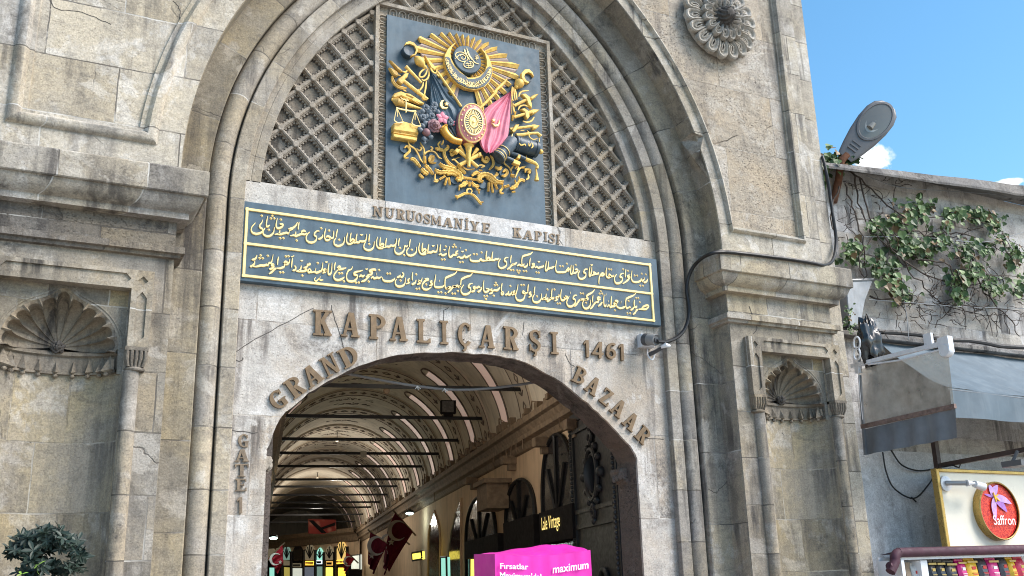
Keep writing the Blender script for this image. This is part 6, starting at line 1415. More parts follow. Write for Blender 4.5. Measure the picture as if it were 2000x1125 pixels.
def ivyleaf(mb, c, size, rnd):
    n = Vector((rnd.gauss(-.25, .45), -1, rnd.gauss(.35, .5))).normalized(); d = Vector((rnd.gauss(0, .6), rnd.gauss(0, .3), -1)); d = (d-n*d.dot(n)).normalized(); s_ = n.cross(d)
    P = lambda a, b, o=0: c+d*a*size+s_*b*size+n*o*size
    mb.add([P(0, 0), P(.12, .42, .06), P(.45, .50, .02), P(.72, .26, -.02), P(1.05, 0, -.12), P(.72, -.26, -.02), P(.45, -.50, .02), P(.12, -.42, .06), P(.5, 0, -.10)], [(0, 1, 8), (1, 2, 8), (2, 3, 8), (3, 4, 8), (4, 5, 8), (5, 6, 8), (6, 7, 8), (7, 0, 8)])
CL = [(150, 330, 40, 45, 34), (230, 320, 30, 28, 16), (110, 400, 30, 38, 24), (235, 690, 42, 42, 40), (330, 600, 40, 42, 34), (430, 560, 55, 48, 56), (510, 520, 48, 38, 44), (440, 660, 65, 55, 70), (520, 690, 48, 50, 46), (590, 650, 40, 40, 34), (390, 800, 52, 60, 56), (430, 870, 32, 30, 22), (340, 740, 42, 50, 36), (650, 545, 55, 26, 36), (740, 550, 48, 30, 36), (800, 570, 38, 36, 30), (830, 640, 30, 26, 16), (690, 690, 48, 48, 42), (720, 780, 55, 42, 46), (650, 800, 42, 45, 40), (660, 870, 36, 28, 24), (810, 830, 48, 40, 40), (880, 720, 42, 52, 40), (900, 830, 30, 40, 26), (770, 690, 40, 25, 20), (610, 590, 22, 22, 12), (220, 950, 20, 46, 26), (235, 1000, 22, 25, 14)]
mb, mr, mg = MB(), MB(), MB()
for x, y, sx, sy, n in CL:
    for k in range(int(n*1.7)):
        px_, py_ = rnd.gauss(x, sx*.56), rnd.gauss(y, sy*.54)
        Yv = WY-.06-abs(rnd.gauss(.08, .12)) if y < 930 else -.15
        sz = rnd.uniform(.045, .135) if y < 930 else rnd.uniform(.02, .05)
        ivyleaf(mr if rnd.random() < .10 else (mg if rnd.random() < .28 else mb), VP_(px_, py_, Yv), sz, rnd)
mb.build('foliage', M_ivy, IV, recalc=False); mg.build('pale_foliage', leafmat('pale_creeper_leaf', (0.07, 0.13, 0.04), (0.17, 0.24, 0.09)), IV, recalc=False); mr.build('autumn_foliage', M_ivyr, IV, recalc=False)
# small sprays growing out of the joints are part of the creeper; thin wires stretched over the wall
WIRE = empty('wire_line', tuple(VP_(330, 400, WY-.2)), 'thin pale wires slung along the wall under the coping', 'wire')
for s in ('290,395 420,440 600,455 900,475', '300,890 500,905 700,920 920,925', '270,640 500,640 760,660 920,620', '440,890 452,960 460,1050'):
    MB().tube(spline([VP_(float(a.split(',')[0]), float(a.split(',')[1]), WY-.22) for a in s.split()], 6), .0055, 5).build('strand', M_zinc, WIRE)
# ---- awning, its arm and side curtain
M_aw = plain('awning_fabric', (0.10, 0.135, 0.165), 0.6, 0, 0.3, vary=0.14, scale=2.2, bump=0.05, dirt=(0.18, 0.22, 0.25), dirt_amt=0.5)
M_val = plain('grey_valance', (0.15, 0.165, 0.185), 0.65, 0, 0.3, vary=0.2, scale=4, dirt=(0.3, 0.3, 0.3), dirt_amt=0.25)
M_alu = plain('white_aluminium', (0.66, 0.68, 0.72), 0.35, 0.1, 0.5, vary=0.08, dirt=(0.35, 0.33, 0.3), dirt_amt=0.3)
AX = 10.15
AW = empty('awning', tuple(at(1720, 668, WY)), 'grey blue fabric awning with a hanging grey valance over the shop', 'awning')
a0, a1 = at(1716, 668, WY-.02), at(2000, 702, WY-.02); b0, b1 = at(1852, 757, -1.2), at(2000, 775, -1.2)
def exx(a, b, x): return a+(b-a)*((x-a.x)/(b.x-a.x))
rows = []
for i in range(23):
    x0 = a0.x+.02+i*.38; x1_ = b0.x+i*.36
    A, B = exx(a0, a1, x0), exx(b0, b1, x1_)
    rows.append([A+(B-A)*(j/10)+Vector((0, 0, -.07*math.sin(math.pi*j/10)-.012*math.sin(i*1.9+j))) for j in range(11)])
aw_ = MB().grid(rows).build('canopy', M_aw, AW, smooth=True)
c0_, c1_ = at(1866, 815, -1.2), at(2000, 825, -1.2); rows = []
for i in range(40):
    x = b0.x+.02+i*.19; A, B = exx(b0, b1, x), exx(c0_, c1_, x)
    rows.append([A+(B-A)*(j/6)+Vector((0, .025*math.sin(i*1.1+.3*j)*(j/6), 0)) for j in range(7)])
MB().grid(rows).build('valance', M_aw, AW, smooth=True)
MB().tube([b0+Vector((0, .02, -.02)), exx(b0, b1, 19)+Vector((0, .02, -.02))], .022, 8).build('front_bar', M_val, AW)
TZ = (1640, 600); tz = 2.142
SP_ = lambda x, y, X=AX: atx(TZ[0]+x/tz, TZ[1]+y/tz, X)
SC = empty('side_curtain', tuple(SP_(90, 490)), 'clear plastic awning side curtain with grey lower flap and white arm', 'awning curtain')
arm = [SP_(52, 248), SP_(150, 222), SP_(300, 183), SP_(440, 150)]
mb = MB(); 
for i in range(3): 
    a, b = arm[i], arm[i+1]; d = (b-a).normalized(); u2 = Vector((1, 0, 0)); u3 = d.cross(u2)
    mb.obox((a+b)/2, d*(b-a).length/2, u2*.03, u3*.026)
mb.build('arm', M_alu, SC)
e0 = SP_(447, 182); MB().lathe(e0-Vector((.05, 0, 0)), (1, 0, 0), [(0, 0), (.075, 0), (.085, .02), (.085, .08), (.075, .10), (0, .10)], 20).obox(e0+Vector((0, 0, .07)), (.044, 0, 0), (0, .08, 0), (0, 0, .10)).build('arm_joint', M_alu, SC, smooth=40)
d = (arm[3]-arm[0]).normalized(); mb = MB(); mb.obox(SP_(372, 140), (.02, 0, 0), d*.06, (0, 0, .09)); mb.tube([SP_(120, 240, AX-.03), SP_(250, 222, AX-.03), SP_(420, 178, AX-.03)], .012, 6); mb.obox(SP_(75, 240), (.03, 0, 0), d*.04, (0, 0, .12)); mb.build('arm_clips', M_alu, SC)
N = NT('clear_plastic', 0.22, 0, 0.5); N.col((0.62, 0.57, 0.50))
tr = N.n('BsdfTransparent'); ms = N.n('MixShader'); out = N.t.nodes['Material Output']
N.t.links.new(N.map(N.noise(N.mapping((1, 2, 2)), 2.5, 5, .6), .35, .7, .30, .62), ms.inputs[0]); N.t.links.new(tr.outputs[0], ms.inputs[1]); N.t.links.new(N.b.outputs[0], ms.inputs[2]); N.t.links.new(ms.outputs[0], out.inputs[0]); tr.inputs[0].default_value = (.72, .68, .62, 1)
M_clear = N.m
def panel(tl, tr_, br, bl, n, m_, amp, f, X=AX):
    TL, TRr, BR, BL = SP_(*tl, X), SP_(*tr_, X), SP_(*br, X), SP_(*bl, X)
    return MB().grid([[(TL+(TRr-TL)*(j/m_))*(1-i/n)+(BL+(BR-BL)*(j/m_))*(i/n)+Vector((amp*math.sin(f*j/m_*math.pi+i*.12)*(.4+.6*i/n), 0, 0)) for j in range(m_+1)] for i in range(n+1)])
panel((75, 262), (452, 175), (480, 405), (94, 488), 8, 30, .012, 5).build('clear_sheet', M_clear, SC, smooth=True)
panel((100, 512), (484, 424), (494, 545), (106, 618), 6, 40, .022, 9).build('flap', M_val, SC, smooth=True)
mb = MB(); a, b = SP_(92, 500), SP_(484, 413); mb.obox((a+b)/2, (b-a)/2, (.02, 0, 0), Vector((0, 0, .028))); mb.build('bottom_rail', plain('peeling_rail', (0.19, 0.13, 0.11), 0.7, 0.1, vary=0.4, scale=18), SC)
mb = MB(); a, b = SP_(84, 285), SP_(108, 618); mb.obox((a+b)/2, (b-a)/2, (.015, 0, 0), (0, .018, 0)); mb.build('edge_rail', M_val, SC)
MB().tube([SP_(78, 250, AX-.05), SP_(84, 350, AX-.05), SP_(96, 470, AX-.05)], .006, 5).build('pull_cord', M_alu, SC)
# pulley chain and a black plastic bag hung at the corner
CHN = empty('pulley', tuple(SP_(72, 180, 10.0)), 'white plastic pulley loop hanging beside the black bag', 'pulley')
for cy in (150, 195): MB().tube([SP_(72+13*math.cos(R(a)), cy+26*math.sin(R(a)), 10.0) for a in range(0, 361, 20)], .014, 6).build('loop', M_alu, CHN, smooth=True)
mb = MB(); rnd = random.Random(9); bc = SP_(125, 150, 10.25)
def crumple(mb, c, rx, ry, rz, seed, n=18):
    r_ = random.Random(seed); ph = [r_.uniform(0, 6) for _ in range(9)]; rows = []
    for i in range(n+1):
        row = []
        for j in range(2*n):
            a, b = math.pi*i/n, math.pi*j/n
            k = 1+.16*math.sin(3*b+ph[0]+2*a)+.12*math.sin(5*b+ph[1]-3*a)+.10*math.sin(9*a+ph[2]+2*b)+.07*math.sin(11*b+ph[3])+.05*math.sin(17*b+9*a+ph[4])
            row.append(c+Vector((rx*k*math.sin(a)*math.cos(b), ry*k*math.sin(a)*math.sin(b), rz*k*math.cos(a))))
        rows.append(row)
    return mb.grid(rows, True)
crumple(mb, bc, .17, .12, .31, 1)
tag(mb.build('plastic_bag', plain('black_plastic', (0.012, 0.012, 0.013), 0.28, 0, 0.6), smooth=60), 'crumpled black plastic bag stuffed under the awning corner', 'bag')
# loose black wires below the curtain
M_wire = plain('black_wire', (0.015, 0.015, 0.016), 0.5)
LW = empty('loose_wire', tuple(SP_(310, 800, 10.6)), 'loose black wires looping down the white wall under the flap', 'wire')
for s in ('180,606 195,690 230,760 310,800 370,745 402,690', '215,598 260,660 330,684 410,676 440,690', '300,795 320,815'):
    MB().tube(spline([at(TZ[0]+float(a.split(',')[0])/tz, TZ[1]+float(a.split(',')[1])/tz, WY-.08) for a in s.split()], 6), .011, 6).build('strand', M_wire, LW, smooth=True)
# post and rail carrying lights over the sign
M_brown = plain('brown_steel', (0.055, 0.036, 0.030), 0.5, 0.2, vary=0.3)
SXp = 11.25
PR = empty('sign_post', tuple(SP_(402, 670, SXp)), 'brown steel post and rail above the cream sign', 'post')
a, b = SP_(396, 560, SXp), SP_(412, 676, SXp); MB().obox((a+b)/2, (b-a)/2, (.035, 0, 0), (0, .035, 0)).build('post', M_brown, PR)
a, b = SP_(425, 662, SXp), SP_(800, 592, SXp); MB().obox((a+b)/2, (b-a)/2, (.03, 0, 0), Vector((0, 0, .03))).build('rail', M_brown, PR)
MB().tube([SP_(430, 668, SXp-.04), SP_(470, 660, SXp-.06), SP_(500, 672, SXp-.04), SP_(505, 655, SXp-.04)], .010, 5).build('wire_tie', M_wire, PR)
p = SP_(745, 655, SXp-.15)
FL2 = empty('flood_light', tuple(p), 'small grey flood light bracketed above the cream sign', 'flood light')
MB().obox(p, (.12, 0, 0), (0, .14, 0), (0, 0, .035)).build('housing', M_lampg, FL2); MB().tube([SP_(722, 650, SXp-.1), SP_(745, 600, SXp-.05)], .022, 6).build('bracket', M_lampg, FL2)
# ---- cream sign with the round saffron medallion
M_cream = plain('cream_panel', (0.74, 0.70, 0.60), 0.35, 0, 0.4, vary=0.05); M_giltf = plain('brass_frame', (0.42, 0.28, 0.085), 0.3, 0.65, 0.5, vary=0.15, scale=6)
q7 = lambda x, y, Y: at(1610+x/3.64, 900+y/3.64, Y)
SGY = -0.55
SG = empty('shop_sign', tuple(q7(870, 635, SGY)), 'cream panel sign in a brass frame with a round saffron medallion', 'sign')
TLs, BLs, BRs = q7(806, 62, SGY), q7(872, 637, SGY), q7(1420, 626, SGY)
xl, xr, zt_, zb2 = (TLs.x+BLs.x)/2, BRs.x+1.2, q7(1100, 66, SGY).z, q7(1100, 634, SGY).z
fw_ = .052
MB().box(xl+.01, xr, SGY+.03, SGY+.08, zb2+.01, zt_-.01).build('panel', M_cream, SG)
mb = MB()
for (xa_, xb_, z0, z1) in ((xl-.004, xl+fw_, zb2, zt_), (xl+fw_, xr, zt_-fw_*.8, zt_+.003), (xl+fw_, xr, zb2-.003, zb2+fw_)): mb.box(xa_, xb_, SGY, SGY+.09, z0, z1, .006)
mb.build('frame', M_giltf, SG)
DY = SGY-.08
dcn = q7(1250, 355, DY); rdx = (q7(1393, 355, DY).x-q7(1107, 355, DY).x)/2; rdz = (q7(1250, 150, DY).z-q7(1250, 560, DY).z)/2; rd_ = (rdx+rdz)/2
MB().lathe((dcn.x, SGY+.03, dcn.z), (0, -1, 0), [(rd_, 0), (rd_, .105), (rd_*.97, .115), (rd_*.945, .112), (rd_*.945, .10)], 56).build('medallion_rim', M_giltf, SG, smooth=30)
N = NT('saffron_print', 0.35, 0, 0.4); w1 = N.n('TexVoronoi', {'Vector': N.n('VectorMath', {0: N.mapping((1, 1, 1)), 1: N.n('VectorMath', {0: N.n('TexNoise', {'Vector': N.mapping(), 'Scale': 9.0, 'Detail': 3}).outputs['Color'], 1: (.35, .35, .35)}, operation='MULTIPLY').outputs[0]}, operation='ADD').outputs[0], 'Scale': 16.0}, feature='DISTANCE_TO_EDGE')
N.col(N.mix(N.map(w1.outputs['Distance'], .0, .16), (0.85, 0.075, 0.03), (0.42, 0.006, 0.010))); M_saf = N.m
MB().lathe((dcn.x, DY+.03, dcn.z), (0, -1, 0), [(rd_*.945, 0), (rd_*.5, .002), (0, .003)], 48).build('medallion_face', M_saf, SG)
M_pet = plain('lilac_print', (0.56, 0.34, 0.72), 0.4, vary=0.25, scale=14); M_petd = plain('violet_print', (0.36, 0.15, 0.52), 0.4, vary=.2, scale=14); M_sty = plain('orange_print', (0.95, 0.52, 0.04), 0.4)
def dpt(u, v, o): return Vector((dcn.x+u*rd_*.945, DY+.02-o, dcn.z+v*rd_*.945))
FC = (-.17, .50)
def petal2(tip, wd, o, bend=0.0):
    dx, dy = tip[0]-FC[0], tip[1]-FC[1]; L = math.hypot(dx, dy); dx /= L; dy /= L; nx, ny = -dy, dx; A, B = [], []
    for i in range(15):
        t = i/14; w_ = wd*math.sin(math.pi*min(1, t**.75))**.75; c_ = (FC[0]+dx*L*t+nx*bend*math.sin(math.pi*t), FC[1]+dy*L*t+ny*bend*math.sin(math.pi*t))
        A.append(dpt(c_[0]+nx*w_, c_[1]+ny*w_, o)); B.append(dpt(c_[0]-nx*w_, c_[1]-ny*w_, o))
    mb = MB(); mb.v = A+B[::-1][1:-1]; mb.f = [tuple(range(len(mb.v)))]; return mb
for i, (tip, wd, mt, bd) in enumerate((((-.66, .60), .05, M_petd, 0), ((.16, .94), .14, M_pet, .05), ((-.34, .96), .13, M_pet, -.03), ((.42, -.05), .15, M_petd, .04), ((.72, .26), .13, M_pet, .05), ((-.28, -.36), .13, M_pet, -.05))):
    petal2(tip, wd, .003+.002*i, bd).build('flower_petal', mt, SG, recalc=False)
mb = MB()
for tx_, ty_ in ((-.02, .44), (.05, .36), (.02, .58), (-.12, .32), (-.2, .66)): mb.tube([dpt(FC[0], FC[1], .018), dpt(tx_, ty_, .02)], .010, 5)
mb.build('flower_stamens', M_sty, SG)
M_wtxt = plain('white_print', (0.85, 0.84, 0.82), 0.4)
text_mesh('Saffron', dpt(.14, -.50, .022), Vector((rd_*.40, 0, 0)), Vector((0, 0, rd_*.46)), M_wtxt, 'lettering', SG, 0.0)
spt = empty('spot_light', tuple(q7(860, 160, SGY)), 'silver spot light arm reaching over the round medallion', 'spot light')
M_alug = plain('grey_aluminium', (0.30, 0.31, 0.33), 0.35, 0.3, 0.5, vary=0.1)
MB().tube([q7(865, 158, SGY-.03), q7(1005, 158, SGY-.20)], .032, 12).build('arm', M_alug, spt, smooth=True)
MB().tube([q7(1012, 158, SGY-.20), q7(1060, 160, SGY-.22), q7(1085, 170, SGY-.22)], [.045, .018, .03], 10).build('swivel', M_alu, spt, smooth=30)
MB().tube([q7(1068, 165, SGY-.22), q7(1130, 185, SGY-.20)], [.045, .058], 12).build('head', M_alu, spt, smooth=30)
MB().lathe(q7(860, 162, SGY+.01), (0, -1, 0), [(.10, 0), (.10, .02), (.05, .03), (0, .032)], 18).build('wall_plate', M_alu, spt, smooth=30)
# ---- shelf of packaged goods under a maroon canopy
M_mar = plain('maroon_canvas', (0.060, 0.020, 0.034), 0.7, vary=0.25, scale=6); M_wht = plain('white_shelf', (0.70, 0.72, 0.76), 0.4, vary=0.05)
HY = -0.80
SH = empty('goods_shelf', tuple(q7(560, 819, HY)), 'white shop shelf under a dark maroon canvas edge', 'shelf')
ca_, cb2 = q7(520, 660, HY), q7(1420, 628, HY); cr_ = cb2+(cb2-ca_).normalized()*1.2
MB().tube(spline([q7(470, 790, HY), q7(500, 720, HY), q7(503, 680, HY), q7(530, 655, HY), q7(620, 650, HY), cb2, cr_], 5), .060, 10).build('canopy_edge', M_mar, SH, smooth=True)
MB().add([ca_+Vector((0, .02, .03)), cr_+Vector((0, .02, .03)), cr_+Vector((0, .40, .0)), ca_+Vector((.12, .40, .0))], [(0, 1, 2, 3)]).build('canopy', M_mar, SH)
MB().tube([q7(455, 742, HY), q7(490, 760, HY)], .045, 8).build('canopy_end', M_mar, SH)
sa, sb2 = q7(540, 680, HY+.02), q7(1420, 655, HY+.02); sr = sb2+(sb2-sa).normalized()*1.2
dS = (sr-sa).normalized()
mb = MB(); mb.obox((sa+sr)/2+Vector((0, .06, -.01)), (sr-sa)/2, (0, .06, 0), (0, 0, .032)); x_ = q7(545, 760, HY+.02).x; mb.box(x_-.005, x_+.045, HY+.0, HY+.36, .3, sa.z-.045)
x2_ = q7(718, 760, HY+.05).x; mb.box(x2_-.07, x2_+.045, HY+.05, HY+.36, .3, sa.z-.05); mb.box(x_, sr.x, HY+.36, HY+.39, .3, sa.z); zf = q7(900, 700, HY).z-.46; mb.box(x_+.05, sr.x, HY+.04, HY+.35, zf-.03, zf)
mb.build('shelf_frame', M_wht, SH)
cols = {'k': (0.022, 0.02, 0.022), 'p': (0.62, 0.02, 0.20), 'y': (0.75, 0.46, 0.02), 'w': (0.72, 0.70, 0.68), 'b': (0.22, 0.16, 0.11), 'r': (0.55, 0.03, 0.08), 'd': (0.06, 0.055, 0.06)}
PM = {k: plain('pack_'+n, cols[k], 0.32, 0, 0.5, vary=0.12) for k, n in (('k', 'black'), ('p', 'pink'), ('y', 'yellow'), ('w', 'white'), ('b', 'brown'), ('r', 'red'), ('d', 'charcoal'))}
M_gprint = plain('gold_print', (0.60, 0.42, 0.12), 0.4); M_rprint = plain('red_print', (0.60, 0.04, 0.03), 0.4)
packs = [(572, 640, 722, 'b', 'brown carton at the left end of the shelf'), (642, 690, 726, 'w', 'white packet with a red print beside the brown carton'), (758, 820, 704, 'k', 'first black packet from the shelf divider'), (822, 884, 704, 'k', 'second black packet, in the middle of three black ones'), (888, 968, 708, 'k', 'wide black packet touching the first pink one'), (972, 1036, 698, 'p', 'first pink packet from the shelf divider'), (1036, 1116, 690, 'y', 'yellow packet with a pale figure, next to the first pink one'), (1118, 1188, 684, 'd', 'charcoal packet between the yellow and the second pink packet'), (1190, 1268, 688, 'p', 'second pink packet along the shelf'), (1270, 1336, 676, 'd', 'charcoal packet between the second pink and second yellow packet'), (1337, 1390, 684, 'y', 'second yellow packet along the shelf'), (1392, 1460, 680, 'r', 'dark pink packet at the right edge of the shelf')]
for x0, x1, y0, c, lab in packs:
    xa_, xb_ = q7(x0, 770, HY+.10).x+.003, q7(x1, 770, HY+.10).x-.003; ztp = q7((x0+x1)/2, y0, HY+.12).z; xm = (xa_+xb_)/2; hw_ = (xb_-xa_)/2
    e = empty('goods_packet', (xm, HY+.2, zf), lab, 'packet', 'packets lined up on the shop shelf')
    rows = []; soft = c not in 'b'
    for t, d_, ww in ((0, .085, 1), (.1, .095, 1), (.55, .085, .99), (.84, .06, .97), (.955, .010 if soft else .08, .97), (1, .010 if soft else .08, .96)):
        z = zf+(ztp-zf)*t; yc = HY+.20; yo = -.035*(1-t)
        rows.append([(xm-hw_*ww, yc-d_*.6, z), (xm-hw_*.5*ww, yc-d_*1.05, z), (xm+hw_*.5*ww, yc-d_*1.05, z), (xm+hw_*ww, yc-d_*.6, z), (xm+hw_*ww, yc+d_, z), (xm-hw_*ww, yc+d_, z)])
    MB().grid(rows, True).add([rows[-1][0], rows[-1][1], rows[-1][2], rows[-1][3], rows[-1][4], rows[-1][5]], [(0, 1, 2, 3, 4, 5)]).build('packet_body', PM[c], e, smooth=35)
    if c == 'b': 
        MB().box(xa_+.02, xb_-.02, HY+.108, HY+.112, zf+.2, zf+.22).build('packet_print', M_wood, e); continue
    mb = MB(); H_ = ztp-zf; yf = lambda t: HY+.20-(.085 if t < .55 else .085-.03*(t-.55)/.29)*1.05-.008
    for t0, t1, w0 in ((.70, .78, .34), (.60, .615, .5), (.56, .575, .42), (.50, .515, .46), (.33, .42, .16)):
        mb.box(xm-hw_*w0, xm+hw_*w0, yf(t0), yf(t0)+.004, zf+H_*t0, zf+H_*t1)
    mb.build('packet_print', {'k': M_gprint, 'd': M_rprint, 'p': M_wtxt, 'y': M_rprint, 'w': M_rprint, 'r': M_gprint}[c], e)
    if c in 'kyp': MB().box(xm-hw_*.9, xm+hw_*.9, HY+.13, HY+.137, ztp-.06, ztp-.035).build('packet_seal', M_gprint, e)
    if c == 'y': MB().lathe((xm, HY+.10, zf+H_*.42), (0, -1, 0), [(hw_*.5, 0), (hw_*.5, .006), (0, .007)], 12).build('packet_figure', M_wtxt, e)
# ---- camera, hook and the thick black cable
M_camw = plain('white_camera_plastic', (0.62, 0.64, 0.67), 0.4, 0, 0.5, vary=0.06); M_camd = plain('dark_camera_plastic', (0.06, 0.065, 0.075), 0.35, 0, 0.5)
q4 = lambda x, y, Y: at(1090+x/4.686, 640+y/4.686, Y)
SCM = empty('security_camera', tuple(q4(800, 130, 0)), 'white boxed security camera at the right end of the inscription board', 'camera')
a, b = q4(742, 60, -.05), q4(868, 188, -.05)
MB().box(a.x, b.x, -.10, 0.0, b.z, a.z, .014).build('mount_box', M_camw, SCM)
ca, cb_ = q4(805, 108, -.14), q4(895, 112, -.30); cd_ = (cb_-ca).normalized()
MB().lathe(ca, cb_-ca, [(0, 0), (.065, 0), (.072, .02), (.072, (cb_-ca).length), (.066, (cb_-ca).length+.012), (.05, (cb_-ca).length-.005), (0, (cb_-ca).length-.01)], 20).build('barrel', plain('grey_camera', (0.22, 0.225, 0.23), .4), SCM, smooth=30)
MB().lathe(ca-cd_*.05, cd_, [(0, 0), (.045, 0), (.075, .03), (.075, .10), (0, .10)], 18).build('neck', M_camd, SCM, smooth=30); MB().lathe(cb_+cd_*.002, cd_, [(.03, -.01), (.03, .012), (.018, .014), (0, .008)], 16).build('lens', M_camd, SCM)
HK = empty('wall_hook', tuple(q4(840, 240, 0)), 'grey lever bracket with white loop just under the security camera', 'bracket')
MB().tube(spline([q4(835, 245, -.04), q4(880, 225, -.12), q4(930, 195, -.2), q4(985, 168, -.26)], 4), [.028]*4+[.024]*9, 8).build('lever', M_camd, HK, smooth=True)
MB().tube([q4(940, 178, -.26), q4(985, 160, -.3), q4(1022, 168, -.3)], [.02, .032, .018], 8).build('tip', M_camw, HK, smooth=True)
MB().tube(spline([q4(818, 190, -.03), q4(822, 250, -.05), q4(850, 290, -.07), q4(872, 285, -.07), q4(885, 240, -.06)], 4), .010, 6).build('loop', M_camw, HK, smooth=True)
cp = [(1284, 667, -.32), (1303, 667, -.28), (1325, 657, -.24), (1340, 637, -.22), (1346, 605, -.21), (1341, 565, -.20), (1347, 535, -.22), (1362, 512, -.34), (1385, 497, -.66), (1412, 492, -.72), (1470, 497, -.73), (1540, 506, -.73), (1585, 513, -.73), (1612, 518, -.68), (1628, 505, -.52), (1633, 470, -.42), (1628, 430, -.42), (1623, 395, -.42), (1618, 360, -.42), (1610, 320, -.42), (1606, 306, -.40)]
tag(MB().tube(spline([at(*q) for q in cp], 5), .023, 9).build('cable', M_wire, smooth=True), 'thick black cable looping from the camera up along the right cornice', 'cable')
# ---- pink covered stall in front of the doorway
M_mag = plain('magenta_cover', (0.62, 0.02, 0.34), 0.45, 0, 0.4, vary=0.10, scale=3, bump=0.08)
KY = -1.6
g5 = lambda x, y, Y=KY: at(880+x/5, 900+y/5, Y)
KL, KR = g5(432, 908), g5(1365, 870); kz = (KL.z+g5(935, 935).z)/2
KK = empty('covered_stall', (KL.x, KY, 0), 'bright magenta fabric covered stall standing before the doorway', 'stall')
BLk = g5(283, 912, KY+.46)
def topz(u): return KL.z+(KR.z-KL.z)*u-.035*math.sin(math.pi*min(1, u*1.0))+.0
rows = []; n_ = 24
for j in range(15):
    t = j/14; row = []
    for i in range(n_+1):
        u = i/n_; x = KL.x+(KR.x-KL.x)*u; z = 0.15+(topz(u)-.15)*(1-t)
        row.append((x, KY+.012*math.sin(u*17+t*5)*(t**.5)+.006*math.sin(u*41+t*3), z))
    rows.append(row)
# crest of the cover sits further back
cr = [(283, 912, .44), (432, 893, .40), (600, 866, .36), (780, 840, .34), (935, 819, .33), (1100, 815, .33), (1200, 830, .27), (1300, 855, .14), (1362, 874, .03)]
crs = [g5(x, y, KY+d) for x, y, d in cr]
def crest_at(u):
    q = u*(len(crs)-1); i = min(int(q), len(crs)-2); return crs[i]+(crs[i+1]-crs[i])*(q-i)
top_rows = [[Vector(rows[0][i])+(crest_at(i/n_)-Vector(rows[0][i]))*(k/6)+Vector((0, 0, -.012*math.sin(math.pi*k/6)+.004*math.sin(i*1.3+k))) for i in range(n_+1)] for k in range(6, 0, -1)]
back = [[(p.x, KY+.46, p.z-.05) for p in top_rows[0]]]
MB().grid(back+[[tuple(p) for p in r_] for r_ in top_rows]+rows).build('cover', M_mag, KK, smooth=50)
lrows = []
for k in range(7):
    y = KY+.46*k/6; z = KL.z+(BLk.z-KL.z)*(k/6)
    lrows.append([(KL.x-.02*k/6*0-.0-(.0), y, .15+(z-.15)*(1-j/8)) for j in range(9)])
MB().grid(lrows).build('cover_side', M_mag, KK)
MB().grid([[(KR.x, KY+.46*k/4, .15), (KR.x, KY+.46*k/4, KR.z)] for k in range(5)]).build('cover_side', M_mag, KK)
M_lil = plain('pale_lilac_print', (0.80, 0.72, 0.86), 0.5)
def ktext(body, bl, br, h, name='lettering', italic=0):
    A, B = g5(*bl, KY-.02), g5(*br, KY-.02); cu_w = {'Fırsatlar': 4.05, "Maximum'da!": 6.2, 'maximum': 4.6}.get(body, 5)
    o = text_mesh(body, A, (B-A)/cu_w, Vector((0, 0, 1))*h, M_lil, name, KK, 0.0, 'LEFT', 0.018)
    xs = [v.co for v in o.data.vertices]; d_ = (B-A).normalized(); base_ = A-KK.location
    ext_ = max((Vector(v)-base_).dot(d_) for v in xs); k = (B-A).length/ext_
    for v in o.data.vertices: q_ = Vector(v.co)-base_; v.co = base_+d_*(q_.dot(d_)*k)+Vector((0, 0, q_.z-(d_.z*q_.dot(d_)))) + Vector((0, 0, d_.z*q_.dot(d_)*k))
    # give the print a slightly bolder weight
    return o
ktext('Fırsatlar', (480, 1052), (760, 1054), .068); ktext("Maximum'da!", (480, 1146), (890, 1150), .075)
ktext('maximum', (995, 1098), (1350, 1070), .098)
MB().box(KL.x+.05, KR.x-.05, KY+.05, KY+.42, 0.02, .2).build('stall_base', M_iron, KK)
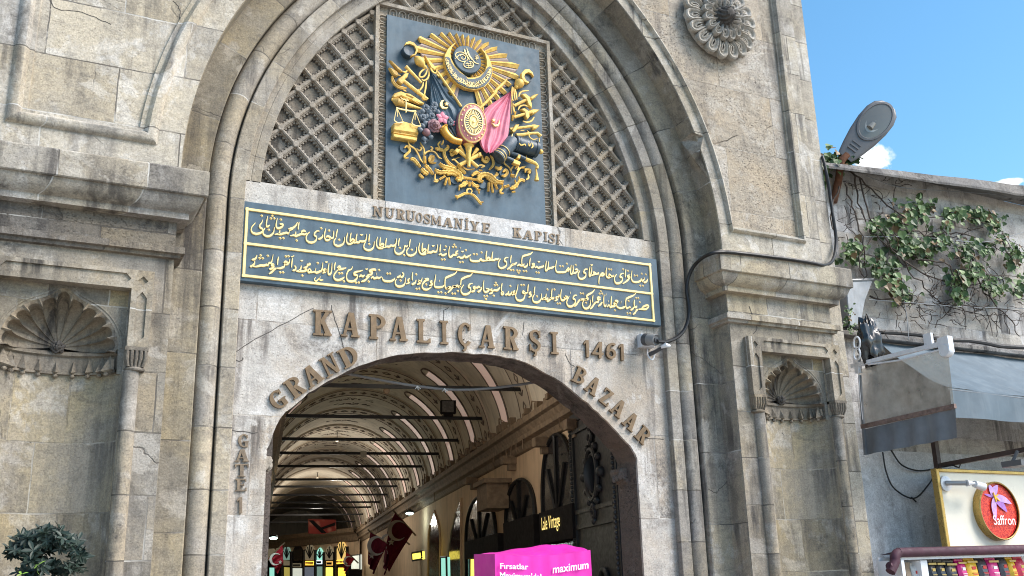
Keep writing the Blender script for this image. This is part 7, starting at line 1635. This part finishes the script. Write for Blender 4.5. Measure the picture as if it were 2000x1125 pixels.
# ---- shrub in front of the left niche
M_shr = leafmat('dark_glossy_leaf', (0.010, 0.020, 0.016), (0.026, 0.045, 0.034)); M_shl = leafmat('young_leaf', (0.20, 0.36, 0.06), (0.28, 0.45, 0.08))
g6 = lambda x, y, Y: at(x/9.785, 1010+y/9.785, Y)
SY = -1.3; sb = g6(850, 900, SY)
SB = empty('potted_shrub', (sb.x, SY, 0), 'dark glossy leaved shrub standing before the left niche', 'shrub')
mb, ml = MB(), MB(); rnd = random.Random(31)
def whorl(mb, c, n, L, rnd):
    ax_ = Vector((rnd.gauss(0, .55), -.6+rnd.gauss(0, .4), rnd.uniform(.3, 1))).normalized(); u = ax_.orthogonal().normalized(); v = ax_.cross(u); a0 = rnd.uniform(0, 6)
    for k in range(n):
        a = a0+2*math.pi*k/n; d = (u*math.cos(a)+v*math.sin(a)+ax_*rnd.uniform(.0, .35)).normalized(); s_ = d.cross(ax_).normalized(); l = L*rnd.uniform(.75, 1.1)
        P = lambda t, w_, o: c+d*l*t+s_*l*w_+ax_*l*o
        mb.add([P(0, 0, 0), P(.3, .16, .05), P(.65, .20, .04), P(.9, .10, -.02), P(1.05, 0, -.08), P(.9, -.10, -.02), P(.65, -.20, .04), P(.3, -.16, .05), P(.35, 0, -.01), P(.7, 0, -.03)], [(0, 1, 8), (1, 2, 9, 8), (2, 3, 9), (3, 4, 9), (4, 5, 9), (5, 6, 9), (6, 7, 8, 9), (7, 0, 8)])
for x, y, sx, sy, n in ((870, 300, 300, 90, 34), (560, 430, 220, 110, 34), (1150, 430, 250, 90, 36), (300, 640, 150, 90, 20), (650, 620, 200, 110, 32), (1000, 520, 260, 80, 34), (1420, 560, 120, 110, 22), (1500, 760, 80, 90, 14), (600, 800, 130, 110, 20), (760, 900, 180, 110, 26), (1150, 980, 260, 90, 34), (1400, 1000, 160, 90, 20), (500, 1040, 180, 70, 18)):
    for k in range(n): whorl(mb, g6(rnd.gauss(x, sx*.5), rnd.gauss(y, sy*.5), SY+rnd.uniform(-.28, .25)), rnd.choice((4, 5, 6)), rnd.uniform(.055, .085), rnd)
for x, y in ((720, 920), (715, 1060), (415, 1090)): whorl(ml, g6(x, y, SY-.30), 3, .055, rnd)
mb.build('foliage', M_shr, SB, recalc=False); ml.build('young_foliage', M_shl, SB, recalc=False)
mb = MB()
for k in range(9): 
    a = rnd.uniform(0, 6); mb.tube([(sb.x+rnd.gauss(0, .02), SY, .4), (sb.x+.08*math.cos(a), SY+.08*math.sin(a), 1.0), (sb.x+.3*math.cos(a), SY+.2*math.sin(a), 1.75)], [.018, .013, .007], 5)
mb.build('stem', M_stem, SB)
MB().lathe((sb.x, SY, 0), (0, 0, 1), [(0, 0), (.22, 0), (.28, .42), (.31, .43), (.31, .48), (.27, .48), (.26, .44), (0, .42)], 24).build('pot', plain('terracotta', (0.30, 0.14, 0.08), .8), SB, smooth=35)
